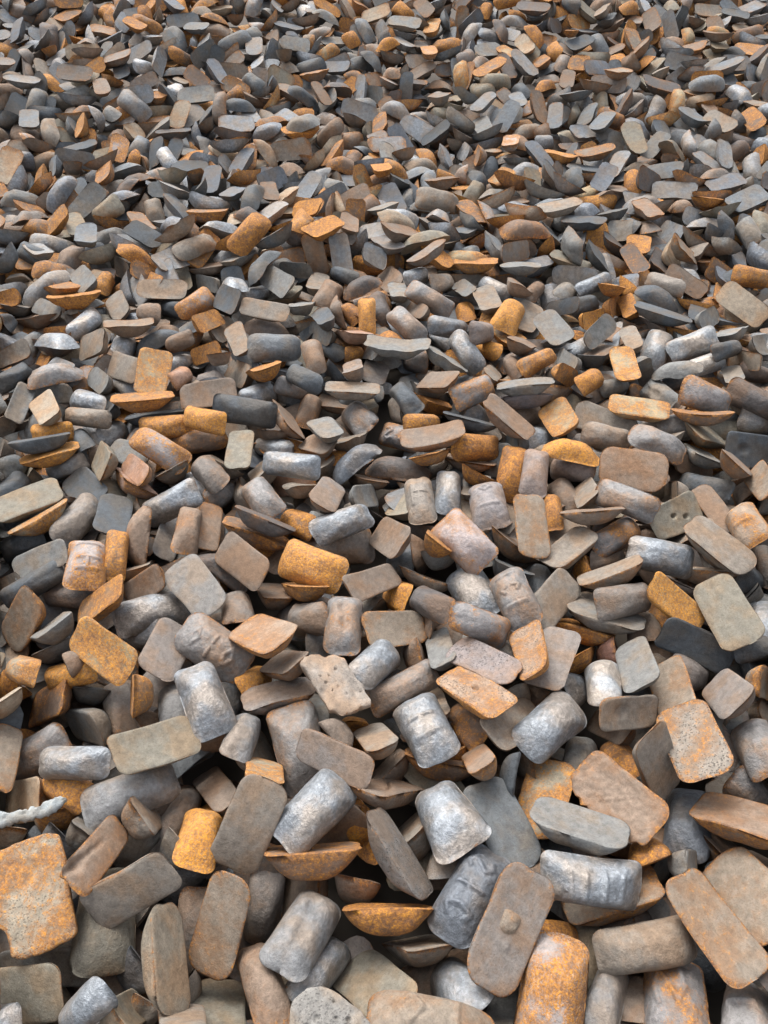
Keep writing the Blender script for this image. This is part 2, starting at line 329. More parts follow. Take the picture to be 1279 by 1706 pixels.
# ---------------------------------------------------------------- the heap: settled ingots, tiled
# settled ingots of one tile: size class, x y z in mm, quaternion in hundredths
TILE = '''
1 -1820 -1752 1 0 56 -82 0 5 -1751 -1622 48 20 0 0 97 3 -1836 -1452 1 0 -20 -97 0 2 -1795 -1215 1 0 91 39 0
0 -1828 -891 53 47 0 0 -87 1 -1824 -745 1 0 -35 93 0 0 -1745 -579 60 75 -11 -9 63 1 -1832 -330 1 0 95 -27 0
3 -1822 -94 1 0 19 -97 0 5 -1778 25 1 0 99 9 0 2 -1838 344 51 87 0 0 -47 5 -1823 534 1 0 -6 -99 0
1 -1797 700 61 85 -17 -9 47 1 -1837 1011 1 0 14 98 0 3 -1831 1215 59 4 0 0 -99 1 -1736 1601 61 57 7 -1 -81
1 -1785 1845 1 0 97 21 0 5 -1599 -1839 48 83 0 0 54 3 -1609 -1608 1 0 77 62 0 5 -1512 -1364 26 18 -80 54 -15
3 -1600 -1237 1 0 38 -91 0 2 -1604 -1072 51 83 0 0 -54 4 -1626 -777 1 0 29 95 0 0 -1602 -547 1 0 29 -95 0
1 -1655 -294 61 93 33 -3 -8 3 -1633 -99 1 0 29 -95 0 2 -1594 117 51 97 0 0 19 0 -1588 293 62 19 4 -23 -94
3 -1692 587 48 36 33 58 64 1 -1630 713 1 0 -13 -98 0 2 -1608 988 1 0 -15 98 0 4 -1605 1199 1 0 -15 -98 0
1 -1628 1377 1 0 -90 -41 0 0 -1605 1552 1 0 -21 -97 0 0 -1393 -1803 1 0 -99 -1 0 0 -1370 -1660 1 0 29 95 0
0 -1394 -1348 1 0 -2 99 0 1 -1327 -1126 53 44 0 0 89 0 -1384 -970 1 0 97 21 0 5 -1400 -746 1 0 96 23 0
1 -1377 -520 1 0 79 59 0 0 -1410 -289 1 0 19 -97 0 0 -1392 -155 1 0 98 16 0 0 -1434 93 1 0 24 -96 0
5 -1403 353 1 0 98 -16 0 3 -1325 507 29 9 -56 78 -22 1 -1385 686 52 19 15 58 76 0 -1381 1029 54 79 60 0 0
1 -1397 1237 56 80 -50 -16 26 3 -1447 1479 50 2 1 -62 -78 1 -1417 1610 1 0 94 30 0 3 -1421 1836 1 0 45 88 0
3 -1214 -1607 49 49 39 -48 -60 2 -1282 -1474 51 88 0 0 -44 2 -1170 -1096 51 48 0 0 -87 2 -1172 -931 1 0 32 94 0
0 -1208 -733 1 0 49 86 0 3 -1203 -463 59 92 0 0 -36 3 -1206 -306 59 21 0 0 -97 1 -1155 -129 1 0 -27 95 0
1 -1249 174 1 0 89 44 0 1 -1271 345 53 70 0 0 70 0 -1162 616 61 98 17 0 2 5 -1173 774 1 0 -26 96 0
2 -1159 946 1 0 -62 77 0 0 -1182 1195 1 0 -97 22 0 0 -1176 1420 1 0 26 -96 0 0 -1137 1653 1 0 -59 79 0
3 -946 -1836 1 0 -98 17 0 1 -1008 -1687 1 0 93 -34 0 4 -916 -1465 1 0 -66 74 0 0 -950 -1181 60 80 -39 18 -39
3 -1001 -936 1 0 -94 31 0 2 -987 -785 51 94 0 0 32 5 -948 -546 48 90 0 0 41 5 -971 -300 1 0 45 88 0
3 -1006 -74 61 68 29 26 61 1 -1015 126 63 84 28 -11 -44 2 -955 330 61 93 22 -6 -23 0 -986 485 53 36 0 0 92
5 -916 727 48 82 0 0 55 0 -1041 995 61 51 10 15 83 1 -991 1281 1 0 -98 -15 0 3 -990 1391 1 0 -99 -4 0
2 -964 1569 1 0 16 -98 0 1 -998 1820 1 0 -96 24 0 2 -739 -1823 1 0 -39 91 0 5 -837 -1563 48 47 0 0 -87
1 -767 -1381 58 80 -37 -19 41 0 -826 -1117 77 23 22 -15 92 4 -783 -1001 1 0 -85 -51 0 5 -764 -784 1 0 95 30 0
4 -670 -454 65 68 18 -21 66 1 -779 -332 1 0 67 -73 0 1 -731 -163 52 76 -58 -15 20 2 -734 99 1 0 97 -22 0
0 -764 368 53 20 0 0 97 3 -738 531 55 55 35 41 62 2 -756 683 1 0 -96 -25 0 4 -742 924 1 0 52 84 0
1 -742 1197 1 0 -97 -19 0 1 -755 1376 1 0 -97 22 0 0 -721 1578 60 83 39 -15 -34 1 -779 1832 1 0 7 -99 0
5 -558 -1835 48 60 0 0 79 0 -498 -1650 53 68 0 0 -72 0 -468 -1449 53 79 0 0 -59 0 -473 -1226 54 56 -46 -43 52
0 -503 -935 1 0 -97 18 0 1 -552 -736 1 0 91 40 0 2 -509 -565 51 47 0 0 -87 1 -543 -289 1 0 42 -90 0
3 -563 -125 59 86 0 0 50 2 -548 126 1 0 -49 -86 0 2 -600 317 1 0 31 -94 0 3 -582 506 61 93 -5 1 -32
1 -529 752 1 0 -9 -99 0 3 -577 1067 1 0 99 7 0 3 -529 1201 1 0 32 -94 0 0 -494 1434 1 0 93 -35 0
0 -544 1548 54 30 -24 55 -73 5 -496 1834 56 26 -5 -20 93 1 -366 -1812 52 50 39 46 60 0 -367 -1624 59 75 -38 24 -47
0 -358 -1309 54 79 -60 -5 7 0 -304 -1197 55 34 -24 -53 73 5 -325 -957 1 0 -76 -63 0 1 -329 -796 52 72 56 -23 -31
3 -336 -480 49 68 -59 -28 30 2 -369 -363 1 0 -16 -98 0 1 -369 -105 1 0 81 -57 0 0 -356 178 61 88 16 8 41
1 -354 360 1 0 -81 -56 0 1 -364 530 1 0 -9 -99 0 1 -301 767 1 0 28 95 0 1 -350 986 1 0 -24 96 0
0 -349 1236 53 99 0 0 2 0 -323 1377 1 0 86 -50 0 3 -316 1684 59 95 0 0 -26 1 -324 1791 1 0 97 -18 0
2 -83 -1571 61 11 -5 -33 93 0 -90 -1434 53 95 0 0 -29 0 -103 -1266 1 0 -59 80 0 0 -52 -974 53 57 0 0 81
0 -31 -772 53 69 0 0 -71 4 -82 -563 1 0 -97 -19 0 1 -135 -267 1 0 -92 37 0 5 -119 -16 48 94 0 0 -30
2 -172 240 51 91 0 0 39 0 -211 358 53 95 0 0 27 0 -67 542 60 48 21 35 76 2 -119 730 51 97 0 0 18
1 -107 1025 1 0 41 -90 0 1 -100 1132 27 27 95 -9 -2 0 -125 1469 66 89 4 11 -41 0 -149 1594 1 0 -99 -2 0
0 -145 1845 54 27 -22 58 -73 5 65 -1758 56 97 17 1 -3 3 106 -1556 49 13 12 65 72 1 9 -1352 57 52 2 6 84
2 190 -1222 51 31 0 0 -94 5 130 -888 1 0 -77 62 0 1 118 -742 1 0 -99 4 0 2 92 -546 1 0 98 -12 0
0 89 -228 54 79 -60 -1 1 2 113 -75 60 14 -6 38 -90 0 120 93 61 59 -22 -28 72 2 108 345 1 0 98 -12 0
3 67 564 49 9 -8 62 -76 0 157 776 60 65 29 -27 -63 1 114 978 1 0 29 -95 0 1 114 1170 1 0 -65 -74 0
0 112 1402 53 60 0 0 -78 2 111 1573 1 0 2 -99 0 2 100 1820 1 0 8 99 0 0 375 -1761 1 0 57 81 0
0 357 -1549 62 49 -7 -16 84 5 390 -1390 48 87 0 0 -46 3 337 -1127 1 0 -26 -96 0 1 342 -869 1 0 17 97 0
0 303 -720 1 0 36 92 0 0 327 -589 1 0 94 -32 0 1 330 -369 1 0 -98 17 0 0 346 -60 1 0 9 99 0
3 378 166 50 31 -24 57 -71 3 260 423 35 12 29 86 36 0 293 473 1 0 -97 20 0 3 319 758 67 7 1 -24 96
2 323 932 1 0 35 93 0 1 288 1183 1 0 -69 -71 0 0 286 1365 53 88 0 0 46 2 298 1603 56 3 3 67 73
2 313 1765 52 66 -1 0 74 5 483 -1766 63 87 -14 19 -41 2 607 -1566 59 79 14 -10 -57 3 557 -1406 1 0 4 -99 0
3 541 -1106 1 0 -99 -10 0 2 564 -907 54 36 -2 -6 92 2 537 -727 1 0 97 21 0 4 495 -547 65 58 -26 -18 -73
1 604 -270 1 0 -82 -55 0 5 548 -120 1 0 -61 78 0 2 541 14 59 97 -18 0 1 2 536 400 51 46 0 0 -88
3 497 475 48 14 -13 65 -72 4 483 703 1 0 -75 64 0 1 541 947 1 0 -57 81 0 3 550 1147 47 21 -27 74 -57
2 530 1462 1 0 30 -94 0 1 552 1606 1 0 98 -15 0 0 495 1826 55 48 34 -48 -64 2 727 -1795 1 0 -16 98 0
1 770 -1618 61 92 23 -7 -28 3 791 -1316 1 0 -22 -97 0 2 749 -1187 1 0 -99 3 0 5 722 -938 1 0 25 -96 0
0 696 -740 54 69 63 22 25 4 767 -415 53 98 0 0 15 1 738 -312 53 98 0 0 11 3 746 -119 1 0 -32 94 0
1 761 66 1 0 91 -39 0 5 754 327 1 0 -3 -99 0 0 718 594 1 0 -2 99 0 1 734 813 53 2 0 0 99
2 763 950 1 0 99 10 0 1 728 1171 53 38 0 0 92 0 757 1349 1 0 25 -96 0 4 801 1580 54 12 11 -65 -73
5 734 1807 56 73 14 12 64 3 1016 -1798 59 10 0 0 -99 3 950 -1677 1 0 -98 -16 0 2 1037 -1457 51 44 0 0 89
3 973 -1221 1 0 3 99 0 2 983 -979 1 0 99 -5 0 3 906 -684 49 27 -22 -58 73 1 993 -574 1 0 99 1 0
1 929 -215 53 30 0 0 -94 0 945 -80 1 0 99 -9 0 2 944 62 51 62 0 0 -77 3 1051 334 49 60 -50 39 -47
1 963 484 1 0 85 50 0 1 980 678 1 0 -42 90 0 0 900 965 61 61 9 12 76 0 982 1198 1 0 48 86 0
1 1019 1391 1 0 49 -86 0 1 967 1665 1 0 -6 -99 0 4 1191 -1819 1 0 57 -81 0 5 1148 -1644 48 82 0 0 56
3 1170 -1391 1 0 20 -97 0 2 1170 -1245 51 73 0 0 -67 2 1193 -960 1 0 -99 9 0 0 1209 -827 1 0 16 -98 0
2 1202 -565 56 52 -39 -45 60 2 1177 -323 1 0 47 -87 0 1 1150 -170 1 0 -24 96 0 1 1176 97 53 81 0 0 -57
0 1131 320 53 45 0 0 88 2 1177 510 51 94 0 0 30 5 1172 778 1 0 -65 -75 0 0 1175 942 1 0 -27 -95 0
1 1203 1193 1 0 31 94 0 3 1157 1445 59 44 0 0 -89 1 1180 1584 1 0 -24 96 0 0 1193 1756 1 0 -78 60 0
4 1397 -1557 1 0 -99 9 0 2 1390 -1356 1 0 -4 99 0 2 1361 -1118 59 96 15 4 18 0 1364 -982 53 96 0 0 23
5 1437 -780 1 0 -59 80 0 1 1326 -535 1 0 49 -86 0 5 1373 -337 48 14 0 0 98 0 1371 -157 1 0 99 -4 0
1 1415 59 51 74 -66 -2 3 5 1349 347 53 45 -30 -48 68 5 1444 538 48 95 0 0 -26 0 1418 806 1 0 -19 -97 0
1 1438 932 61 86 27 -13 -38 4 1330 1269 1 0 -32 94 0 5 1430 1295 51 16 -16 -67 69 4 1401 1591 1 0 44 -89 0
0 1397 1823 1 0 -96 24 0 2 1610 -1835 1 0 -44 -89 0 0 1607 -1694 62 12 3 -22 -96 1 1644 -1382 56 33 -2 -4 93
2 1561 -1182 51 87 0 0 -47 1 1608 -1017 1 0 -22 96 0 0 1595 -790 1 0 96 23 0 0 1658 -517 53 91 0 0 -39
3 1676 -317 1 0 67 73 0 2 1569 -39 1 0 -34 -93 0 0 1631 124 1 0 71 69 0 0 1582 320 53 37 0 0 92
1 1629 536 1 0 -8 99 0 1 1618 838 54 1 0 1 -99 0 1528 1055 54 59 50 40 47 0 1599 1203 1 0 -99 -6 0
5 1628 1416 1 0 67 -73 0 1 1614 1508 51 3 -3 -71 69 1 1577 1769 61 97 -20 0 1 4 1733 -1787 1 0 -22 97 0
5 1818 -1628 1 0 92 38 0 0 1795 -1452 1 0 -58 -80 0 5 1838 -1186 52 77 -57 15 -19 3 1837 -770 1 0 16 -98 0
5 1787 -483 1 0 -71 -69 0 2 1813 -271 1 0 92 37 0 0 1817 -99 1 0 97 -18 0 2 1819 108 1 0 28 -95 0
0 1771 594 53 67 0 0 73 2 1812 1140 1 0 98 -14 0 0 1815 1361 53 99 0 0 -9 5 1826 1630 48 11 0 0 -98
0 1800 1822 1 0 50 -86 0 2 -1720 -1188 103 58 21 -38 -67 2 -1820 -724 57 1 -79 60 -1 1 -1834 -533 33 15 13 97 -1
2 -1832 -420 28 25 -95 13 -3 2 -1804 -96 61 0 92 36 0 0 -1793 305 53 0 -4 -99 0 0 -1822 502 51 1 82 55 -1
0 -1826 759 40 18 22 95 -7 1 -1820 927 36 5 -49 -84 -19 1 -1827 1190 61 0 -95 -27 0 2 -1827 1321 94 41 -12 -12 -88
5 -1819 1607 41 23 8 96 -1 2 -1807 1748 35 11 -76 60 14 2 -1649 -1775 39 20 93 23 16 5 -1620 -1604 61 0 96 -23 0
1 -1619 -1354 83 93 2 -30 17 2 -1584 -1224 61 0 -11 -98 0 0 -1660 -890 67 30 12 3 94 0 -1548 -787 30 19 62 -72 -21
5 -1551 -610 89 56 -3 17 -80 0 -1658 -368 83 94 32 1 5 0 -1606 -191 77 95 -4 26 -1 2 -1618 27 36 4 15 -92 -33
4 -1517 201 59 4 -27 93 -21 1 -1558 477 1 0 -43 -89 0 3 -1635 656 35 2 19 91 33 2 -1565 931 97 41 41 -26 -76
3 -1671 1112 1 0 14 98 0 2 -1602 1411 114 91 39 4 7 1 -1619 1507 49 11 -15 96 17 0 -1550 1759 1 0 99 7 0
3 -1428 -1564 26 27 95 2 1 0 -1408 -1416 100 73 10 -9 66 4 -1383 -1231 1 0 70 -70 0 5 -1400 -962 102 71 0 0 -69
1 -1437 -781 52 4 75 63 15 3 -1441 -574 33 26 -65 65 -25 4 -1427 -386 28 0 32 -91 -23 1 -1332 -204 54 1 -25 -96 -2
5 -1343 62 36 1 -86 46 19 3 -1404 212 65 97 -15 -3 15 0 -1356 529 137 38 -58 -46 54 3 -1384 761 40 44 -85 22 -11
3 -1480 927 59 73 0 0 67 4 -1322 1150 34 15 -80 51 23 1 -1377 1388 51 13 -34 -89 -24 2 -1403 1565 106 67 1 -1 -72
1 -1289 1824 53 78 0 0 61 2 -1137 -1840 56 54 -47 -45 52 1 -1263 -1599 102 69 3 4 -71 1 -1202 -1403 34 18 63 -74 -1
0 -1241 -1157 55 1 84 -52 -1 5 -1167 -912 107 12 -6 43 -88 4 -1197 -621 92 9 -13 2 -98 0 -1082 -621 60 69 10 9 69
2 -1112 -364 1 0 -32 94 0 1 -1062 -92 93 48 50 59 39 3 -1152 2 1 0 21 -97 0 5 -1122 327 48 54 0 0 -83
1 -1127 542 36 12 -71 67 12 1 -1144 778 50 0 73 -67 0 3 -1208 922 101 11 8 -61 -77 0 -1189 1116 99 94 11 -1 -29
2 -1148 1345 38 9 -71 66 17 3 -1258 1560 1 0 64 76 0 2 -1185 1809 72 76 -3 -28 57 1 -1072 -1804 73 34 58 -64 -35
2 -996 -1585 76 90 -19 21 30 2 -973 -1369 73 48 -21 14 83 3 -929 -1182 43 21 -31 -84 37 5 -949 -1042 26 0 0 -96 -25
2 -1007 -790 102 93 0 0 35 0 -978 -544 105 38 -5 2 91 3 -913 -251 34 7 96 19 -15 0 -952 -27 51 1 -96 4 26
5 -1043 99 37 16 26 91 25 0 -988 262 25 22 -94 22 -6 4 -947 594 1 0 -21 -97 0 2 -1018 725 27 13 -54 79 -20
1 -956 982 36 18 48 -85 -1 5 -1031 1181 75 75 45 -4 47 0 -967 1448 54 71 69 -4 -4 1 -1015 1657 31 12 89 41 -8
3 -1098 1777 67 45 -41 -71 33 5 -830 -1732 22 0 -78 59 -12 2 -746 -1655 72 21 24 10 93 1 -785 -1377 40 38 79 42 19
0 -729 -1191 75 56 21 -7 79 2 -746 -919 30 21 96 -8 -8 1 -784 -689 23 22 96 3 1 1 -850 -538 52 61 -47 -38 50
3 -742 -345 55 5 3 -99 -1 2 -783 -108 1 0 95 29 0 4 -677 192 53 55 0 0 -83 1 -768 372 68 7 -98 -14 -7
0 -845 489 87 52 -17 34 75 0 -689 767 31 11 -60 -74 22 0 -779 1057 1 0 -1 -99 0 3 -704 1172 112 73 1 3 -67
1 -759 1316 38 27 -94 6 -10 2 -639 1660 56 54 -40 -43 58 5 -779 1742 33 13 -81 55 12 4 -611 -1684 67 32 -39 47 71
4 -606 -1459 60 26 10 -38 -87 2 -532 -1188 60 67 -28 -26 62 5 -558 -1040 53 7 2 -7 -98 1 -508 -773 34 31 -84 -40 14
3 -638 -540 54 24 54 -67 -42 1 -511 -414 25 3 4 96 22 4 -442 -189 67 77 -8 -26 -56 0 -459 36 81 60 20 22 -73
3 -622 406 33 11 22 95 -14 2 -611 629 41 13 90 35 -16 1 -597 737 124 76 -39 -9 50 0 -579 975 83 53 26 -19 77
0 -550 1200 119 49 -23 -35 75 4 -609 1388 53 66 0 0 -74 0 -491 1674 51 17 -24 77 -55 2 -523 1801 40 17 -40 88 12
0 -306 -1816 57 64 5 5 75 0 -392 -1577 95 51 53 -62 -24 2 -334 -1456 1 0 -56 -82 0 2 -226 -1104 90 42 -43 30 73
1 -331 -946 50 0 17 -98 0 5 -262 -702 48 95 0 0 -28 2 -299 -538 131 3 -11 13 -97 5 -249 -301 1 0 35 92 0
0 -386 -100 114 46 22 37 76 3 -315 116 36 9 -96 15 15 3 -396 384 55 0 -98 15 0 3 -362 627 33 12 59 -78 11
3 -302 753 55 0 9 99 0 4 -409 1071 9 7 96 25 1 0 -327 1131 79 4 24 30 91 0 -354 1392 108 77 0 0 62
1 -351 1528 1 0 -99 -1 0 5 -86 -1656 18 2 12 97 16 2 -131 -1418 55 0 -90 -41 0 5 -25 -1162 26 20 73 -61 -16
1 -66 -1029 108 90 0 0 41 5 -154 -812 31 1 97 6 17 0 -98 -588 115 26 4 -16 -94 1 -142 -419 1 0 -99 -10 0
1 -121 -137 1 0 91 -38 0 0 -23 129 87 47 28 -23 79 0 -51 360 77 83 6 26 -46 1 -213 481 69 94 -7 -15 26
2 -137 832 78 21 -96 -10 -2 1 -145 890 72 39 20 7 89 0 -52 1196 48 12 25 -92 24 3 -11 1410 33 2 77 -60 -18
3 -41 1596 84 61 18 -32 -68 2 -51 1844 64 33 -3 27 -89 2 138 -1823 34 9 -51 83 15 0 93 -1617 73 30 -60 70 18
2 115 -1450 1 0 -51 85 0 2 152 -1121 82 90 28 -27 12 3 111 -1004 70 92 -30 -15 14 3 77 -778 112 93 5 0 -33
4 88 -543 53 0 58 80 0 5 142 -416 52 79 -59 -7 8 0 14 -95 54 62 46 38 49 0 228 85 32 19 -61 -72 23
1 130 245 61 10 3 27 95 1 87 513 56 8 0 -4 -99 4 19 688 61 77 -33 -19 49 3 78 961 56 0 -53 -84 0
2 75 1179 105 68 7 -5 -71 3 112 1387 55 0 -49 -86 0 0 103 1536 105 16 1 5 -98 0 314 -1621 35 15 1 97 11
2 273 -1395 1 0 88 -46 0 1 403 -1119 61 0 99 -3 0 4 248 -1058 35 28 95 -2 9 0 301 -709 55 0 4 99 0
5 282 -541 106 43 -33 -49 66 3 284 -364 58 2 -74 -65 -8 2 359 -176 1 0 11 98 0 2 413 100 1 0 -93 -35 0
4 386 362 67 92 17 -32 8 0 311 582 33 2 13 94 29 1 330 691 33 4 -13 95 24 1 428 1048 1 0 81 -57 0
1 375 1172 81 94 4 28 15 3 261 1461 33 32 83 40 16 2 340 1613 56 74 65 -3 -3 1 230 1742 34 23 -63 71 -18
3 526 -1560 34 16 6 97 7 0 580 -1433 114 47 -45 50 -55 2 566 -1177 34 26 -93 -20 0 1 634 -886 77 5 -93 -33 -11
0 534 -685 50 17 25 92 -20 1 508 -501 32 4 -14 -93 31 0 521 -225 81 18 19 32 -90 2 496 -100 95 9 -18 0 97
2 543 83 35 8 46 -86 16 1 549 271 1 0 19 -97 0 3 512 562 44 52 84 5 3 2 510 804 60 6 -4 41 -90
5 548 967 55 0 87 -48 0 1 549 1142 52 73 -57 -20 27 0 565 1345 53 99 0 0 3 1 565 1542 102 23 -2 -17 95
3 731 -1635 44 24 -72 64 3 0 757 -1402 83 60 24 22 -72 0 740 -1218 105 99 0 0 -2 0 772 -956 45 12 -87 42 19
1 795 -745 1 0 84 53 0 4 699 -609 1 0 75 -65 0 0 765 -275 55 0 79 -59 0 3 702 -29 32 14 -95 -22 -10
1 672 143 35 2 -78 58 -18 1 768 337 50 0 -91 38 0 4 775 455 1 0 -99 7 0 0 742 709 1 0 10 -98 0
2 665 1034 27 18 69 68 11 5 802 1166 109 20 11 1 96 5 760 1416 34 34 90 24 9 1 757 1626 61 15 5 -27 -94
3 787 1834 38 19 -5 -97 -1 0 1011 -1790 61 0 96 25 0 1 919 -1630 104 56 20 63 49 2 975 -1324 29 1 1 96 -25
2 993 -1129 36 7 57 78 -17 0 958 -989 53 0 -25 96 0 2 1012 -814 1 0 11 98 0 3 941 -468 1 0 99 6 0
0 1030 -272 35 7 -86 46 16 5 936 -75 106 33 -25 54 -72 1 955 30 103 70 62 -22 -25 2 1004 405 89 19 -51 82 -8
2 998 543 55 13 96 -15 -11 1 1009 826 1 0 99 6 0 0 989 1007 32 15 6 -98 3 3 1058 1209 29 24 77 -54 -18
5 935 1512 51 78 62 -1 -2 3 965 1560 50 77 62 -2 -1 1 915 1759 71 14 -16 -2 -97 2 1177 -1819 55 0 65 74 0
0 1115 -1593 104 63 5 -10 -75 2 1123 -1384 111 79 0 0 60 0 1169 -1188 53 0 30 94 0 5 1230 -1061 74 47 35 -7 -79
1 1163 -693 1 0 98 -16 0 0 1140 -534 54 60 45 -39 -51 0 1230 -382 35 19 -63 -73 3 0 1098 -73 29 0 59 -78 16
2 1095 79 41 7 -97 3 -20 3 1172 265 55 0 25 -96 0 0 1161 486 53 0 58 80 0 2 1246 776 92 66 -2 -13 -73
1 1170 936 105 7 6 -66 -74 1 1171 1219 55 0 -79 60 0 0 1246 1384 38 16 -12 -97 -9 1 1120 1626 96 79 -25 -1 54
1 1348 -1791 36 3 95 -23 17 1 1444 -1672 1 0 -30 94 0 5 1527 -1468 48 63 0 0 -76 3 1416 -1199 29 15 -77 -60 -4
0 1435 -935 55 0 60 78 0 0 1391 -795 103 6 6 -61 -77 2 1460 -484 23 10 -37 -90 14 1 1328 -315 50 0 77 -62 0
2 1402 -77 35 8 36 -90 17 3 1376 165 1 0 62 -77 0 1 1464 288 93 68 -1 -15 70 0 1357 479 1 0 -94 30 0
4 1433 816 55 0 -99 6 0 1 1372 1089 52 6 3 -61 -78 1 1399 1190 1 0 33 -93 0 3 1435 1468 49 77 62 -3 -3
5 1456 1690 51 68 -57 28 -32 0 1428 1842 108 85 0 0 50 0 1590 -1834 53 0 0 -99 0 5 1623 -1556 1 0 65 74 0
0 1579 -1373 107 73 4 0 -67 3 1675 -1217 54 44 29 -48 -69 1 1635 -948 49 56 77 22 16 2 1559 -653 43 11 22 87 39
0 1565 -636 60 87 40 -10 -24 0 1560 -333 65 37 -16 -23 87 1 1663 -18 36 5 96 19 -16 3 1614 125 55 0 -7 99 0
1 1616 220 105 77 -61 -7 2 5 1553 626 1 0 10 -98 0 5 1578 732 48 98 0 0 -10 4 1573 962 60 45 -6 11 -87
4 1563 1214 55 0 -99 -9 0 0 1608 1317 85 2 -5 -24 96 0 1673 1634 30 5 -91 36 -15 2 1533 1827 38 15 72 -65 13
0 1741 -1605 35 3 80 -56 17 2 1848 -1123 51 25 0 0 96 1 1787 -936 39 30 -65 62 -28 0 1728 -673 81 83 -5 33 -43
0 1798 -55 55 4 61 -78 4 1 1821 127 53 0 -98 15 0 3 1762 294 58 59 -30 34 -65 4 1800 456 105 82 -6 -26 -48
3 1760 871 1 0 -64 -75 0 0 1792 1035 107 74 62 -20 -9 1 1819 1474 45 35 -92 11 7 2 1839 1641 100 99 0 0 2
2 -1804 -1406 59 2 66 -74 1 2 -1773 -937 46 23 -37 -89 -5 0 -1757 -128 76 8 47 -64 -58 1 -1743 171 51 61 -57 -37 39
0 -1765 381 67 21 47 -80 27 0 -1805 865 139 47 -3 -16 86 1 -1786 1104 120 57 61 -12 51 3 -1836 1379 77 17 89 -40 1
0 -1710 1804 39 21 -58 -77 1 3 -1516 -1795 106 35 -7 5 -92 1 -1616 -1497 29 28 95 -4 -1 5 -1697 -1366 83 54 -41 54 -47
2 -1561 -1137 89 22 83 -49 1 2 -1514 -970 65 66 25 34 60 0 -1728 -719 54 41 40 -58 -56 2 -1647 -571 117 59 -12 0 -79
3 -1651 -282 162 11 -7 -38 -90 1 -1582 -34 108 14 7 -66 -72 1 -1615 17 110 34 -91 -17 -6 2 -1524 295 76 12 75 -60 20
0 -1653 422 82 59 77 -13 -15 3 -1544 748 34 11 -63 -72 24 1 -1709 1001 93 81 15 3 54 0 -1585 1209 114 81 -37 -18 38
1 -1602 1343 66 38 -78 -47 -6 0 -1575 1665 24 22 -96 7 -2 1 -1379 -1597 141 61 7 -39 67 1 -1410 -1473 85 0 -1 98 14
1 -1434 -1124 41 3 -93 -28 -19 0 -1264 -961 81 50 20 19 81 1 -1351 -823 102 19 -46 -41 -75 2 -1347 -642 85 91 -3 38 1
0 -1325 -365 107 54 -12 -11 81 0 -1487 -125 100 40 7 12 -89 5 -1445 109 116 29 -8 65 -68 3 -1389 230 63 10 36 91 -11
1 -1422 537 1 0 -63 77 0 3 -1474 820 122 68 38 41 45 2 -1373 930 51 70 0 0 70 1 -1453 1207 52 19 -19 83 -46
1 -1457 1296 63 18 14 90 -35 0 -1467 1575 104 15 41 89 5 3 -1157 -1750 48 14 -18 74 -61 0 -1119 -1556 43 32 -71 -55 27
3 -1160 -1372 120 61 59 -38 -34 3 -1045 -1155 56 45 -63 58 -21 2 -1195 -991 125 22 26 -6 93 4 -1138 -803 34 6 65 -70 -25
4 -1260 -527 33 29 -87 34 -11 1 -1204 -345 111 42 32 51 66 0 -1205 -114 52 21 93 14 22 2 -1203 85 65 85 34 23 32
3 -1176 301 54 2 -7 -99 0 5 -1219 446 39 20 -46 -77 36 3 -1210 804 72 38 9 91 1 1 -1222 983 39 10 97 9 17
4 -1153 1141 110 11 -95 26 -2 1 -1176 1459 129 11 -33 -15 92 0 -1166 1586 48 24 -75 59 8 0 -1197 1729 105 9 -26 49 82
1 -945 -1741 106 92 3 5 -36 3 -883 -1526 54 2 -45 -88 -1 0 -989 -1318 45 14 14 95 -21 0 -803 -1200 100 75 -28 48 -34
2 -917 -921 34 28 86 -38 -12 3 -979 -685 75 24 11 -57 77 3 -1005 -508 151 9 2 68 71 2 -961 -411 26 20 -95 -21 1
1 -947 -132 48 45 -80 -34 13 0 -920 75 77 0 96 -11 -23 4 -934 214 78 15 -30 92 15 3 -1003 490 112 4 3 45 88
3 -1044 805 53 0 -70 63 -30 1 -964 1026 84 5 -11 96 -23 1 -1002 1120 42 19 8 -97 -6 1 -1049 1350 109 56 48 36 55
0 -864 1636 27 18 71 -66 -11 2 -717 -1758 110 88 43 3 -15 0 -717 -1595 52 2 95 7 -26 1 -665 -1436 56 30 -40 83 -18
3 -698 -1262 108 7 15 -10 97 0 -730 -1008 123 45 -7 41 -78 2 -762 -800 50 0 10 98 0 3 -722 -457 63 27 -89 33 7
4 -662 -248 1 0 89 -44 0 1 -747 -141 83 7 -8 95 -26 1 -731 21 29 4 12 94 28 0 -781 255 80 93 24 -23 12
1 -838 583 105 71 -19 1 -67 5 -798 770 92 84 10 -2 51 2 -820 927 36 20 -90 34 -16 5 -795 1162 63 19 66 71 11
2 -721 1386 61 10 63 68 -32 3 -715 1547 42 37 -86 26 -18 4 -635 1843 66 66 31 30 -60 3 -522 -1799 99 77 62 -3 -3
4 -571 -1510 54 20 22 -70 -64 5 -637 -1388 74 86 10 -34 -35 2 -596 -1192 69 77 -23 -31 49 0 -618 -981 96 70 -7 3 70
4 -373 -838 67 17 -30 -8 93 1 -470 -568 53 0 48 -87 0 4 -436 -322 47 45 77 37 21 0 -465 -194 125 34 -23 14 89
2 -561 115 53 0 -94 -32 -2 0 -454 407 53 81 0 0 57 2 -506 639 57 18 91 -28 -18 5 -457 764 49 1 -75 -58 29
1 -493 939 58 67 54 -24 -43 0 -603 1205 67 40 -55 71 -10 5 -595 1420 112 52 -18 32 -75 2 -519 1685 107 0 -23 -96 -2
3 -543 1767 131 13 -20 -78 57 5 -286 -1791 56 3 -79 -59 6 2 -246 -1566 56 73 61 17 20 1 -224 -1363 78 43 5 8 -89
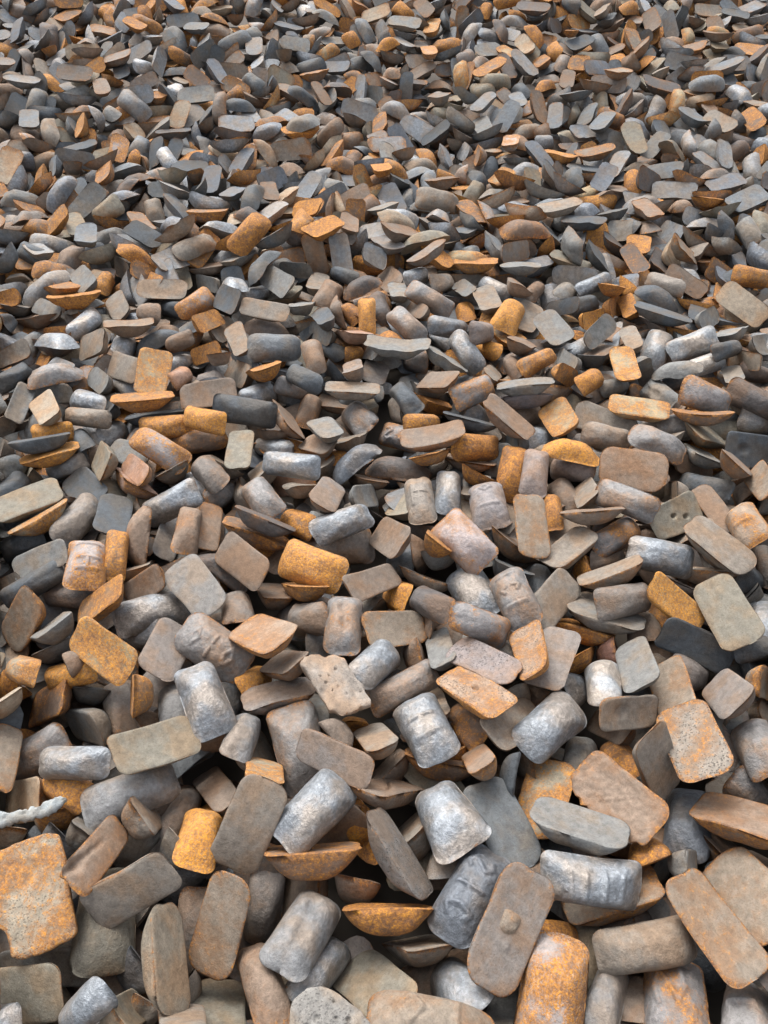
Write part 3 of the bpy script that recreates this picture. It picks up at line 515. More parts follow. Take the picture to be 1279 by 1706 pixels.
0 -356 -1219 64 77 49 -31 -24 5 -268 -1044 80 17 -2 -21 -95 1 -355 -633 38 23 94 14 13 2 -210 -418 152 73 9 49 44
0 -326 -353 53 0 -99 -1 0 3 -258 -46 1 0 73 67 0 4 -344 65 51 57 -80 9 -7 4 -299 202 109 8 14 -10 97
2 -423 530 139 51 20 34 -75 0 -329 835 44 44 88 -7 -3 0 -258 983 33 27 -82 -46 15 0 -261 1177 111 94 -30 -1 7
1 -222 1394 73 75 11 29 57 2 -312 1547 111 0 0 60 79 3 -239 1719 84 51 84 6 -9 2 -117 -1714 42 9 -9 95 26
0 -42 -1526 95 5 2 -92 35 3 -79 -1361 105 17 62 -75 -10 2 -147 -1181 30 14 -50 81 -23 0 -162 -960 1 0 -75 64 0
1 -79 -694 53 24 -11 95 -9 1 -155 -530 90 6 76 -61 15 3 -132 -290 55 0 19 -97 0 4 -145 -150 55 0 -97 22 0
1 -71 92 51 29 26 61 68 0 -45 257 36 7 51 -81 -26 0 -220 571 74 80 44 33 18 0 -133 679 111 25 13 43 85
1 -61 938 37 19 40 -88 -11 0 -116 1287 55 0 -95 -27 0 0 -158 1291 53 50 0 0 -85 0 -159 1636 50 19 77 -57 15
2 -61 1770 35 32 -94 -6 3 0 80 -1747 96 0 -12 -95 25 1 101 -1344 50 9 -28 -93 17 1 54 -1137 95 30 22 13 91
0 92 -914 102 99 0 0 -5 2 63 -775 114 2 -71 -69 -4 0 92 -686 54 68 71 -5 -5 1 130 -349 57 87 46 -3 -6
0 92 -158 74 11 21 7 96 0 103 88 48 17 70 61 31 2 124 380 50 32 87 -35 3 1 110 522 57 0 -11 98 -4
2 137 763 41 28 -66 63 -27 0 126 958 98 38 75 -46 -24 3 184 1209 42 10 75 -58 -26 2 53 1326 143 94 15 -22 17
2 152 1497 103 5 -92 37 2 2 115 1722 32 10 -71 -67 -13 0 344 -1767 55 0 38 91 0 4 184 -1694 67 48 31 1 -81
2 409 -1429 50 0 -91 40 0 0 323 -1232 36 4 -95 20 17 3 255 -991 58 17 73 -61 24 2 452 -700 90 31 68 64 8
2 411 -514 64 52 -63 35 -44 2 268 -371 166 62 8 2 -77 3 308 -59 56 1 2 99 0 4 307 205 49 37 26 86 -17
1 412 327 72 13 -91 -16 -33 3 311 492 71 15 -94 28 -4 1 313 736 91 7 99 3 3 0 265 911 38 30 -78 51 -15
0 376 1143 83 27 25 -92 -7 1 400 1339 53 57 0 0 -81 1 283 1629 112 2 85 -51 3 0 426 1828 53 73 0 0 67
0 535 -1686 1 0 -95 29 0 3 501 -1381 86 50 36 77 4 4 581 -1278 99 7 32 -21 -91 1 541 -1026 78 1 -22 -26 93
1 502 -782 57 8 21 96 1 3 470 -489 91 7 44 88 4 2 545 -391 23 3 12 96 19 4 409 -143 131 78 -8 0 -60
4 566 112 79 18 96 13 -2 2 524 345 54 0 44 -89 1 5 482 472 98 1 76 63 0 2 480 718 66 9 -58 -80 -3
0 566 1051 129 9 5 -80 58 1 664 1144 83 14 -41 -88 11 3 597 1326 55 0 82 -56 0 2 526 1526 155 98 5 -6 -9
0 621 1775 56 29 -73 60 8 1 737 -1803 68 1 33 -92 16 4 802 -1644 91 5 -74 62 20 2 747 -1514 60 9 -2 -39 90
3 779 -1212 107 0 -64 76 0 2 720 -1054 78 38 30 -2 86 3 691 -822 32 5 88 42 17 0 772 -588 47 4 64 71 -25
1 666 -314 121 64 -36 -48 45 1 635 -14 93 16 -90 37 1 0 756 189 35 17 -39 -86 23 3 760 353 104 0 49 -86 0
2 703 546 46 29 -91 -24 -6 3 831 674 37 21 -57 -78 6 2 777 908 109 35 -25 52 -73 3 800 1258 32 11 -23 -95 -12
1 712 1455 49 15 -7 92 -32 2 742 1640 52 21 89 -34 18 1 804 1847 115 23 40 -84 -25 2 1028 -1772 165 95 0 0 29
2 998 -1651 67 22 72 -63 12 2 876 -1415 80 58 26 21 -73 0 921 -1141 60 16 88 33 27 3 904 -880 37 1 -18 92 32
2 1014 -730 85 49 -63 -14 57 1 1019 -565 57 2 -77 -63 1 3 1052 -373 38 7 10 90 40 0 973 -108 158 83 36 26 30
3 1010 188 1 0 -99 9 0 4 906 333 53 54 0 0 83 0 1026 593 146 68 2 18 70 0 981 708 58 7 -30 93 -11
3 947 905 64 5 -98 -3 10 4 942 1121 54 71 -63 17 -20 1 926 1421 64 90 16 1 38 1 959 1628 79 4 25 -94 16
1 970 1848 37 23 95 -6 -11 1 1217 -1749 111 13 3 -93 30 0 1251 -1640 26 14 54 -79 -20 5 1108 -1422 112 0 -92 -36 0
0 1273 -1270 135 76 15 -44 43 5 1210 -866 55 0 28 -95 -2 2 1156 -725 105 90 0 0 40 2 1139 -543 56 44 -61 50 -40
1 1232 -419 139 81 -57 3 6 1 1233 -84 36 6 94 25 -16 5 1240 52 103 45 -63 50 -36 1 1177 212 96 7 31 -86 -38
1 1147 624 1 0 -14 98 0 3 1139 675 75 38 26 87 -11 0 1178 1043 30 6 5 -97 20 1 1131 1224 166 6 -8 -43 88
2 1085 1402 60 0 61 78 0 2 1098 1659 133 77 -25 0 58 0 1372 -1699 68 20 63 73 -10 0 1425 -1457 79 4 -28 4 95
1 1422 -1226 83 15 -95 -21 3 2 1329 -967 55 0 80 -58 0 0 1494 -824 142 13 -94 27 10 0 1423 -565 46 23 -64 72 5
1 1429 -310 53 19 71 -67 5 2 1505 -164 73 80 -14 23 51 1 1271 145 30 15 -68 -67 21 1 1338 264 88 80 34 -45 -16
3 1403 458 55 0 -26 -96 0 2 1432 684 30 14 -25 94 7 1 1432 935 62 16 -93 -15 -26 2 1336 1263 55 0 -99 9 0
1 1446 1397 1 0 98 -12 0 3 1424 1701 129 26 -84 -39 -26 0 1441 1808 110 0 -80 -58 0 0 1571 -1547 118 15 5 48 -85
2 1681 -1436 86 24 -53 -80 3 3 1682 -1109 107 88 4 -26 37 0 1586 -913 54 55 78 19 18 5 1543 -762 114 72 -22 29 -58
4 1619 -523 55 0 -84 -52 0 0 1543 -353 52 28 -54 78 -1 2 1653 -154 51 92 0 0 36 0 1615 75 88 1 9 -88 -45
0 1605 358 55 0 99 7 0 3 1613 474 32 2 8 -93 -34 0 1700 818 59 2 -50 86 0 1 1648 1060 1 0 95 -29 0
3 1657 1172 103 62 48 -26 -55 0 1600 1436 103 98 -1 -1 13 0 1583 1633 61 30 31 89 -4 3 1801 -1757 40 5 94 24 -19
5 1783 -1668 100 6 18 -96 -11 0 1795 -1321 76 83 -22 13 47 1 1838 -1127 53 0 -96 25 0 0 1800 -1007 149 94 -4 22 -22
5 1809 -706 100 97 19 5 6 2 1838 -615 21 2 -14 -97 -16 2 1805 -420 78 0 -30 92 20 5 1750 -54 106 2 -77 60 -16
5 1824 103 107 0 -95 -29 0 1 1793 511 81 10 -37 88 -24 1 1810 700 55 1 58 -81 0 3 1781 963 58 3 93 -34 1
2 1820 1365 105 99 0 0 -1 1 1847 1550 29 3 10 -94 -29 1 -1800 -1543 110 14 8 14 97 4 -1723 -1156 90 39 64 62 19
4 -1738 -1034 44 33 -42 -82 -18 0 -1846 -775 108 1 76 63 1 1 -1794 -363 139 57 9 10 80 2 -1763 -208 103 23 -84 47 3
3 -1807 151 60 52 1 -1 -84 3 -1758 517 103 3 33 -93 -1 5 -1780 1102 105 18 -57 52 60 2 -1770 1435 72 55 3 -29 77
1 -1684 -1550 142 36 -58 50 -52 5 -1611 -1351 92 29 8 94 9 5 -1640 -1079 135 9 50 -60 60 3 -1510 -968 63 23 -68 -58 35
0 -1677 -715 96 2 -96 14 21 0 -1572 -461 31 0 -3 94 -30 2 -1510 -369 115 43 7 -42 -79 5 -1560 -163 137 88 12 -8 42
1 -1603 120 71 14 50 84 -11 1 -1615 349 68 32 27 89 -9 0 -1570 531 57 23 94 5 -19 2 -1663 825 31 11 71 67 -12
0 -1622 963 122 78 -8 -25 55 3 -1635 1209 72 25 90 -4 33 1 -1664 1314 82 4 92 4 37 1 -1639 1660 83 9 -98 -11 -3
0 -1441 -1828 112 29 28 -90 -4 0 -1381 -1671 75 35 -46 78 18 3 -1450 -1380 131 27 45 84 6 4 -1364 -1220 55 0 57 -81 0
2 -1341 -970 114 6 -83 -53 -2 5 -1341 -754 65 9 91 12 -37 0 -1401 -520 79 6 -91 -35 16 1 -1382 -215 110 11 28 94 10
2 -1394 -58 56 7 -5 -58 80 1 -1396 29 130 92 -31 -1 -18 1 -1384 386 101 16 -16 -53 81 0 -1432 539 131 81 -14 -23 -51
0 -1349 787 91 43 39 24 -77 3 -1394 941 110 65 0 0 -75 1 -1485 1133 59 1 -16 87 44 0 -1459 1381 120 16 73 64 10
0 -1411 1683 63 6 -1 -83 54 1 -1224 -1620 102 4 -92 37 2 0 -1155 -1385 133 59 -61 34 -38 5 -1108 -1250 57 11 -88 -32 -30
2 -1175 -981 119 11 59 -75 -24 1 -1195 -809 68 29 -12 94 4 5 -1128 -475 61 2 96 22 -4 3 -1128 -383 141 67 -28 -24 -63
3 -1165 -86 128 10 -11 97 -11 0 -1161 88 111 78 37 17 45 4 -1119 209 122 89 42 11 -8 1 -1151 507 88 33 -77 47 -25
3 -1247 699 96 73 6 53 -39 3 -1117 873 170 87 -35 32 0 1 -1205 1234 84 18 9 88 -40 3 -1216 1407 82 36 -42 82 -7
1 -1292 1571 59 20 -57 77 -11 2 -1214 1785 125 4 21 -15 -96 0 -971 -1582 68 1 -43 -84 28 2 -1017 -1332 98 14 -95 -13 -22
2 -958 -1183 106 2 -56 -81 -1 0 -963 -1028 87 10 -19 96 -8 2 -864 -712 129 65 7 -12 -73 3 -834 -492 85 33 -55 57 -49
0 -875 -308 135 70 -4 26 -66 3 -901 -89 109 5 -62 -77 2 0 -890 114 128 12 -82 -51 16 1 -1000 338 119 14 -2 26 94
5 -943 493 117 25 73 56 -27 5 -931 740 66 12 76 -61 -10 5 -784 1025 104 57 -68 38 25 5 -902 1175 39 31 67 -60 -27
2 -944 1388 67 15 -11 -97 -11 1 -953 1603 110 73 -33 -25 52 2 -907 1806 103 75 35 -13 -53 3 -650 -1631 62 38 -88 -8 25
2 -753 -1482 91 3 11 95 25 0 -676 -1240 109 18 -61 -76 1 0 -707 -1079 114 3 28 -95 8 1 -667 -781 74 19 -53 -77 28
1 -747 -569 52 1 -94 18 25 3 -691 -301 123 10 41 -88 -16 0 -768 -63 163 60 -73 -17 23 3 -824 149 36 17 19 96 -3
5 -607 292 113 31 -18 76 -52 2 -764 661 127 15 5 -25 94 2 -789 802 105 6 -33 -93 -12 3 -863 909 69 6 69 67 25
4 -685 1148 112 2 -90 40 3 1 -772 1452 72 31 6 92 -18 2 -690 1616 90 40 69 -58 -6 0 -481 -1628 108 83 0 0 -53
3 -515 -1402 74 17 64 73 -11 3 -594 -1143 70 11 89 21 37 1 -533 -936 82 18 89 -37 -13 5 -575 -699 48 13 93 -22 23
2 -583 -551 92 22 52 -75 -31 0 -570 -311 108 90 0 0 42 5 -544 -126 77 5 -31 93 -15 3 -523 21 74 7 -21 -92 -29
1 -461 295 53 0 8 98 9 2 -441 662 109 8 29 -94 -6 4 -474 804 151 74 -29 0 59 2 -558 865 61 16 -6 32 -92
2 -537 1118 119 40 -79 45 -1 2 -563 1362 63 6 75 -54 -36 0 -527 1559 81 25 -88 12 37 1 -459 1820 157 8 86 44 -21
3 -312 -1766 160 14 28 65 -67 5 -257 -1634 59 96 -3 11 22 3 -260 -1337 98 7 -15 -97 -6 4 -350 -1239 60 43 -81 17 -35
2 -388 -1007 99 3 -36 91 15 5 -269 -728 118 61 20 -51 -56 2 -180 -430 148 38 68 -59 -13 1 -344 -392 106 4 -92 37 2
2 -270 -238 44 25 95 8 9 0 -424 35 155 91 -31 13 -18 2 -267 396 135 36 26 -21 86 1 -377 486 91 39 -90 11 8
3 -305 808 111 7 87 46 -5 1 -375 980 111 67 3 -2 73 0 -314 1239 78 21 97 5 1 2 -318 1436 110 0 1 -99 0
1 -323 1563 69 57 79 -15 11 1 -328 1825 129 11 68 -70 7 2 -160 -1835 64 27 -7 91 -29 3 -59 -1573 68 33 -93 11 -5
0 -55 -1435 155 11 2 -95 -24 0 -90 -1218 118 76 29 15 54 5 -132 -926 115 57 -15 5 -79 0 -218 -743 111 59 -51 -29 54
3 -51 -441 70 3 -33 -88 -32 2 -29 -356 57 32 -58 -73 2 0 -166 -69 82 28 95 3 -4 3 -143 48 76 11 10 97 15
0 -117 279 127 88 -2 -24 39 2 -181 525 81 10 88 43 14 3 -150 929 128 13 -49 82 -21 2 5 871 52 5 82 -47 -29
5 -182 1272 139 37 48 68 40 2 -140 1422 114 54 -3 12 -82 0 -90 1631 100 25 63 -71 -9 0 -71 1819 101 0 -85 50 4
1 16 -1605 176 69 -19 -39 57 0 26 -1374 90 19 -59 77 0 1 63 -1132 92 14 89 -36 -21 5 161 -901 160 7 -1 -20 97
3 189 -752 138 23 -82 48 -15 0 52 -515 116 8 23 -96 3 4 91 -355 45 4 4 87 46 1 170 -133 44 2 96 -14 -20
3 41 64 140 92 12 -33 -11 0 61 385 82 30 -73 59 -13 0 89 550 109 4 98 16 0 1 23 680 71 36 67 62 13
5 182 1029 76 48 43 -76 -2 1 64 1104 103 2 -99 2 -9 0 52 1324 144 2 61 73 27 3 72 1678 96 3 90 -39 11
5 126 1799 90 2 3 98 -16 1 216 -1666 100 29 -73 59 -10 5 372 -1475 90 17 -95 15 -14 0 269 -1316 100 6 -6 -49 86
0 391 -893 55 0 -69 71 0 0 360 -734 131 11 47 86 13 1 203 -563 80 54 -48 -64 20 2 365 -252 155 83 -38 32 -21
0 323 -182 63 9 -54 -79 -23 1 249 96 82 21 79 -52 -21 0 289 358 115 4 -9 97 -15 2 368 553 98 24 75 -60 -2
1 425 818 108 40 31 81 -27 3 327 995 38 10 -37 -84 35 5 453 1140 164 86 -35 17 31 3 275 1393 73 4 19 -95 -18
0 251 1603 161 1 87 40 27 3 335 1808 75 1 98 4 -10 5 567 -1806 79 18 22 8 94 0 505 -1624 138 73 -45 -43 25
5 452 -1563 136 0 95 29 2 1 495 -1298 83 27 23 82 -42 1 511 -1045 115 26 10 54 78 0 597 -610 124 84 -47 22 5
1 620 -518 75 11 -35 -91 14 5 424 -334 54 27 89 -31 14 3 443 -128 128 4 -10 -98 7 0 535 176 80 7 -15 82 -52
1 609 299 117 15 -30 35 -86 2 552 465 110 35 31 -86 -15 2 574 768 95 16 53 27 78 3 578 954 104 0 50 -85 0
5 533 1240 132 38 -45 -28 75 0 462 1392 125 79 -55 -6 -21 2 591 1614 87 46 61 -59 23 5 851 -1785 54 36 -44 -74 34
3 705 -1578 113 18 58 78 2 0 639 -1377 44 13 -75 -58 26 0 706 -1174 140 4 96 -1 24 0 814 -1047 55 14 -75 58 23
1 840 -787 38 28 -88 -31 16 2 744 -440 55 0 -99 -10 0 1 660 -322 104 43 56 54 42 1 798 -131 53 21 -22 -93 -13
5 758 62 84 15 94 -14 -23 1 762 352 216 98 0 0 14 5 846 486 33 25 -71 -60 22 2 711 724 55 0 -82 -55 0
3 811 1032 63 29 92 5 22 5 883 1294 71 9 -85 -47 17 1 737 1379 83 7 22 -92 -27 2 731 1685 93 26 92 24 -4
2 1036 -1776 167 0 -7 99 0 3 1084 -1558 125 28 23 89 24 5 918 -1494 37 3 27 89 32 1 1047 -1202 128 6 68 61 38
1 928 -973 107 0 95 -29 0 0 925 -778 134 83 -22 -26 41 2 909 -520 107 38 5 10 -91 2 891 -220 106 89 1 1 44
2 955 -257 139 24 -67 -66 19 1 962 171 126 11 -9 -57 -80 1 889 427 120 75 -31 -10 56 1 1115 611 180 5 10 -92 -35
0 913 765 72 2 79 -47 35 0 1044 992 136 63 -48 -16 57 0 976 1164 59 12 -94 25 -12 3 940 1421 124 43 13 -10 88
1 943 1652 181 29 -30 42 -79 5 1052 1748 38 17 -14 -96 -12 2 1164 -1839 107 0 35 92 0 5 1231 -1643 95 17 -4 -97 -5
1 1244 -1443 35 27 -73 -59 16 3 1100 -1206 86 5 71 58 38 0 1120 -945 55 35 -63 67 -11 2 1127 -713 107 0 72 68 0
1 1080 -487 156 54 -6 27 78 1 1168 -318 73 2 81 -45 34 2 1071 -136 142 35 16 3 -91 1 1093 43 93 13 53 81 16
1 1151 356 121 87 47 -8 8 0 1249 620 130 35 5 52 -76 2 1066 775 102 58 71 1 -36 2 1199 1006 78 20 -96 -12 5
2 1120 1167 116 36 -83 40 6 3 1125 1327 164 13 10 -25 94 1 1120 1688 137 6 -32 92 -18 2 1236 1787 96 23 -50 81 -11
3 1382 -1497 96 13 9 78 58 0 1351 -1392 106 63 47 -37 -47 2 1512 -1232 126 16 -94 -27 4 0 1410 -919 110 0 99 -7 0
0 1368 -704 31 13 13 97 -6 0 1447 -620 92 20 -96 9 -12 0 1422 -306 113 1 37 90 -18 3 1359 -48 81 1 6 97 -19
2 1428 99 84 19 88 41 -9 2 1292 366 66 6 -82 41 -37 1 1436 516 93 23 54 -79 11 0 1330 684 40 24 84 41 21
0 1296 873 74 66 44 -50 -32 1 1317 1162 107 25 17 47 82 3 1426 1408 99 1 84 -52 0 0 1313 1700 18 5 -74 65 -11
3 1317 1829 67 26 89 14 33 1 1498 -1790 81 26 69 65 9 1 1527 -1627 114 93 -19 22 -18 2 1692 -1282 142 1 23 79 55
2 1585 -1193 60 3 50 85 5 2 1641 -1022 55 0 -32 94 0 5 1669 -795 54 11 93 -29 -12 3 1626 -562 138 25 34 -77 -46
1 1568 -413 87 4 5 -94 -30 0 1643 -187 53 0 -32 94 0 4 1631 -13 121 7 -43 87 16 0 1575 263 143 9 -14 -4 -98
5 1547 511 124 73 9 40 53 5 1569 738 53 2 -89 44 1 3 1621 925 105 97 9 9 15 2 1595 1165 99 18 -61 -74 -14
5 1580 1348 100 14 -37 88 20 3 1543 1687 144 50 -18 29 -78 1 1698 -1599 152 44 -22 7 -85 0 1791 -1258 123 24 8 12 95
0 1847 -1007 128 21 32 -91 -8 0 1776 -733 96 15 -50 -83 -13 1 1800 -563 78 26 94 -9 -11 1 1820 -214 49 16 14 94 -20
2 1748 528 118 2 -64 70 -27 4 1765 988 116 3 96 -23 1 0 1783 1229 56 27 -27 89 -21 1 1732 1391 107 0 -87 48 0
3 1697 1674 70 33 48 -78 16 1 -1835 -1838 126 21 -3 -17 -95 1 -1824 -1644 111 9 96 -15 -15 1 -1837 -1379 112 0 -35 -93 2
5 -1812 -1189 84 25 -51 73 -35 1 -1793 -1031 159 89 -3 -21 37 3 -1827 -755 163 1 31 94 1 0 -1844 6 104 26 19 -57 -74
2 -1819 149 61 1 -53 83 -2 0 -1787 282 181 21 63 37 63 3 -1751 587 134 12 5 81 -55 0 -1773 748 121 7 -55 -81 -14
2 -1747 1329 154 39 -73 -54 6 1 -1694 -1719 117 17 -13 80 55 1 -1643 -1624 110 4 -74 -65 -10 3 -1603 -1421 101 50 -82 11 -18
1 -1636 -1202 141 19 -68 -70 -1 3 -1681 -902 113 22 -64 69 -22 3 -1551 -722 137 70 55 -30 -32 0 -1538 -569 139 44 -85 24 3
2 -1602 -353 122 1 24 -83 -49 2 -1607 -188 137 14 -98 -1 1 3 -1648 185 160 4 5 32 -93 4 -1639 303 116 4 -81 -32 -47
3 -1563 592 105 11 26 -93 18 1 -1622 754 98 25 -62 -64 35 1 -1690 914 139 55 28 26 73 2 -1675 1196 119 1 -83 -42 -34
0 -1796 1398 145 32 -12 -92 13 1 -1655 1586 105 34 -91 -17 -4 0 -1344 -1817 92 36 62 -60 -33 4 -1496 -1660 56 25 -58 66 39
2 -1301 -1316 67 37 34 -85 -5 1 -1335 -1170 110 2 -66 -74 2 5 -1318 -1085 172 15 -22 93 -21 2 -1272 -726 137 27 60 74 1
1 -1338 -550 106 4 80 -50 -28 3 -1459 -285 78 35 31 84 -22 3 -1351 -102 140 18 -26 -44 -83 2 -1272 75 122 4 60 -70 36
1 -1380 310 84 5 -21 -91 33 0 -1450 617 128 43 81 -37 -9 2 -1384 718 100 3 87 -46 0 0 -1398 993 112 0 97 18 0
0 -1440 1175 120 5 96 24 0 1 -1588 1475 146 19 89 38 -7 2 -1360 1702 171 68 52 -32 -38 1 -1335 1797 126 80 54 0 23
5 -1233 -1793 100 3 -71 67 -17 5 -1226 -1512 127 28 94 -9 3 1 -1124 -1257 153 3 -97 -8 17 1 -1236 -1175 160 56 -45 42 -53
2 -1122 -1004 203 52 -13 23 -80 5 -1156 -699 82 1 -98 -4 13 0 -1127 -590 75 1 -98 -5 13 2 -1057 -265 118 25 93 -24 0
4 -1177 -236 90 55 58 58 -1 0 -1177 47 102 35 -82 -38 20 0 -1126 318 133 18 47 83 -17 5 -1252 464 86 7 71 66 21
5 -1192 702 118 23 -60 74 14 0 -1143 1020 153 23 6 12 95 0 -1247 1211 148 10 -29 90 29 1 -1219 1344 111 2 -12 93 32
0 -1121 1550 82 33 -39 -85 3 0 -1093 -1604 116 14 56 81 4 2 -989 -1398 141 2 18 -94 -26 1 -937 -1097 183 35 70 -46 -40
0 -1006 -930 73 8 -95 -21 -15 2 -938 -726 121 9 -27 95 -2 0 -824 -532 140 7 -86 -48 6 4 -910 -452 149 11 -25 -95 10
1 -999 -123 109 13 -70 68 3 1 -1001 139 139 25 11 87 -38 1 -980 370 102 3 2 -96 25 1 -988 559 100 11 -19 83 -50
2 -1053 692 98 2 -19 -94 -24 3 -979 875 115 15 59 -78 -6 1 -998 1174 151 10 -16 11 -97 2 -948 1344 112 0 72 -65 -18
3 -1018 1572 141 52 25 -33 -74 1 -962 1814 82 24 -84 45 -11 3 -816 -1820 121 25 31 -23 -88 1 -723 -1628 135 6 98 12 1
1 -834 -1385 82 42 60 66 5 0 -697 -1324 138 20 -94 -21 -15 5 -789 -980 120 41 -16 76 -46 3 -679 -851 122 12 -90 38 -11
0 -694 -569 152 71 -6 15 -67 0 -746 -236 80 24 -95 -13 4 0 -797 39 142 63 55 22 49 1 -717 49 136 90 -11 9 38
2 -783 243 73 29 -92 14 -16 1 -696 519 100 10 -54 -1 -82 1 -833 588 129 10 5 -98 -6 1 -713 925 60 28 25 -91 5
5 -766 1026 106 4 -3 -62 77 5 -880 1293 106 31 62 -58 -40 4 -861 1511 96 6 73 66 -5 0 -729 1796 74 7 86 -32 -36
4 -475 -1566 110 0 82 55 0 1 -550 -1376 124 13 80 -55 15 0 -536 -1234 163 12 9 27 94 0 -549 -1006 127 13 -94 26 -9
3 -634 -757 113 26 81 -45 -21 3 -455 -515 110 2 81 -56 13 0 -539 -314 110 0 -60 -78 0 0 -623 -71 144 46 -29 9 82
1 -542 160 106 1 -98 -10 -1 2 -486 246 57 72 -68 6 -7 4 -554 517 61 5 82 -55 0 1 -552 784 128 21 89 -18 34
4 -526 881 67 22 -37 -86 -24 4 -475 1205 102 45 70 -44 -31 3 -450 1369 85 23 64 69 21 5 -464 1550 103 45 -62 -63 2
3 -212 -1639 112 78 2 11 59 0 -334 -1444 111 35 -17 -37 83 1 -378 -1183 108 14 75 63 5 2 -279 -1027 140 40 5 -46 -78
2 -388 -850 58 31 -2 94 2 3 -318 -560 132 4 45 -86 -17 1 -351 -411 159 2 -36 92 4 2 -302 -108 112 80 -33 23 -43
0 -287 101 100 14 -71 -67 9 1 -288 327 96 13 11 -92 -31 1 -400 442 147 14 -70 -68 -8 0 -365 881 184 87 40 -18 17
3 -276 1095 126 26 -5 -85 -43 1 -354 1191 139 4 46 88 2 1 -271 1393 153 4 -17 92 33 3 -343 1672 61 0 -99 -3 0
3 -267 1817 146 46 40 -77 -14 0 -165 -1823 132 8 -95 23 -14 2 -109 -1663 115 11 -74 65 -1 0 21 -1285 201 97 -20 -3 -1
3 -56 -1213 108 27 -17 -93 -9 1 -73 -988 155 39 -61 57 -36 0 -78 -815 87 14 -21 -95 11 2 -108 -626 147 13 -97 -15 7
0 -42 -186 120 44 -89 6 2 1 -76 -102 175 23 17 -14 94 0 -118 122 149 38 -88 9 -23 1 -145 216 103 24 -23 93 3
3 -204 539 177 53 -32 42 -65 3 -15 747 113 39 70 38 43 4 -56 976 88 23 69 67 -8 0 -113 1243 116 4 52 84 -2
2 -57 1442 111 7 -86 48 8 1 -53 1687 152 13 98 -7 2 0 -76 1811 155 2 -99 7 4 1 -5 -1619 160 35 -61 68 -16
2 107 -1439 136 47 44 3 75 1 127 -1215 101 13 7 -88 -43 0 150 -969 133 17 -78 58 10 3 163 -875 189 0 16 96 -19
5 79 -625 144 9 -4 -16 -97 3 118 -391 104 3 -98 10 0 1 98 -53 104 1 36 -92 10 4 -36 4 126 54 -79 -26 -4
1 -15 230 138 11 91 20 -31 1 140 679 94 23 -27 -83 -40 3 54 785 100 28 68 -63 -23 1 244 884 129 27 -65 70 -5
0 65 1171 135 27 95 -3 7 0 53 1535 154 47 -76 40 -14 1 120 1632 160 17 -93 -29 7 1 299 -1606 94 19 62 75 -3
0 217 -1487 32 1 -84 -50 -15 1 323 -1206 167 79 -17 -3 -57 0 311 -927 136 56 12 45 67 1 221 -799 64 0 63 71 29
3 251 -620 129 9 -92 -33 -15 2 243 -269 94 64 34 52 -44 0 252 -48 168 48 -7 1 86 0 374 105 118 41 34 -37 -75
4 277 322 53 26 -92 -5 -27 2 296 537 142 17 62 75 3 0 351 693 128 2 0 -90 -42 4 291 925 94 8 -51 -85 5
3 395 1194 118 36 83 36 -16 2 307 1299 94 17 -47 -84 -13 0 398 1554 82 44 -21 -86 -7 4 375 1710 112 38 4 89 -21
2 606 -1721 61 18 95 -19 -12 0 443 -1618 134 84 -1 -2 52 2 396 -1342 147 73 32 -49 -32 1 541 -1204 158 93 13 -21 -25
2 484 -927 121 61 -9 -21 -74 1 660 -762 115 5 -49 83 -24 1 591 -489 137 11 96 -13 -14 2 551 -332 122 66 -15 12 71
3 412 -284 130 48 42 -75 8 2 466 34 148 78 16 -34 48 1 613 238 149 50 77 25 -28 4 598 618 70 7 34 82 -43
2 635 809 116 70 25 27 59 2 513 996 120 35 19 90 -10 2 536 1237 144 46 34 77 25 1 518 1432 85 31 94 -8 1
3 490 1645 82 34 57 67 -29 0 645 -1580 126 47 -54 62 -29 1 809 -1482 100 10 -78 -61 3 3 693 -1070 144 20 -93 -7 -26
0 804 -1056 118 26 -95 0 3 2 785 -758 133 77 24 41 41 0 748 -503 155 24 -12 -66 69 2 591 -200 176 16 -1 88 43
2 650 -145 143 0 -38 -26 -88 2 849 41 95 19 90 -31 -21 4 789 182 146 76 39 -21 -46 5 694 493 72 26 -81 -48 -14
2 809 644 98 13 -92 33 6 1 685 964 156 84 -13 9 50 0 785 1139 114 6 -88 -43 9 1 830 1338 165 89 -9 -1 42
4 713 1572 106 37 -69 59 11 5 671 1821 125 15 -48 -85 -2 1 984 -1631 124 21 46 85 -9 3 932 -1441 150 38 11 -37 83
2 910 -1263 123 32 15 -90 -22 4 1005 -879 86 8 -66 -69 26 3 889 -757 115 3 -79 53 -27 5 901 -540 105 5 -54 -82 -9
5 872 -396 59 27 17 -92 20 1 870 -216 109 2 -43 -89 0 1 949 224 154 46 -88 2 2 1 918 260 112 16 93 -11 -30
3 1034 678 129 19 54 -81 -1 3 847 840 122 50 -80 -31 -3 3 960 1009 108 19 93 29 4 1 931 1179 111 7 -51 84 -6
0 987 1375 106 14 -60 -77 -7 0 882 1685 199 0 51 -78 34 5 932 1753 127 84 11 11 51 3 1203 -1538 131 14 19 96 8
2 1259 -1373 100 8 -41 -90 4 0 1183 -1215 159 59 0 0 -80 2 1213 -1046 67 10 74 55 34 3 1199 -837 110 5 36 -89 24
0 1234 -526 101 1 95 14 -23 5 1063 -326 141 58 -3 -12 -79 3 1208 -202 100 42 85 15 -25 0 1145 26 156 0 8 -99 0
1 1144 353 118 46 -86 -15 -12 5 1227 497 89 28 52 -77 -20 3 1145 780 112 9 -58 -63 48 3 1158 992 142 3 65 -73 16
2 1311 1088 187 57 23 11 -77 3 1171 1447 100 27 89 -35 -1 3 1253 1575 46 24 -36 -89 4 2 1134 1830 136 85 -18 -42 21
1 1393 -1831 152 38 -80 32 -31 1 1384 -1554 141 16 -34 90 18 2 1413 -1386 133 16 -61 -72 25 0 1297 -1141 73 19 -54 -79 -15
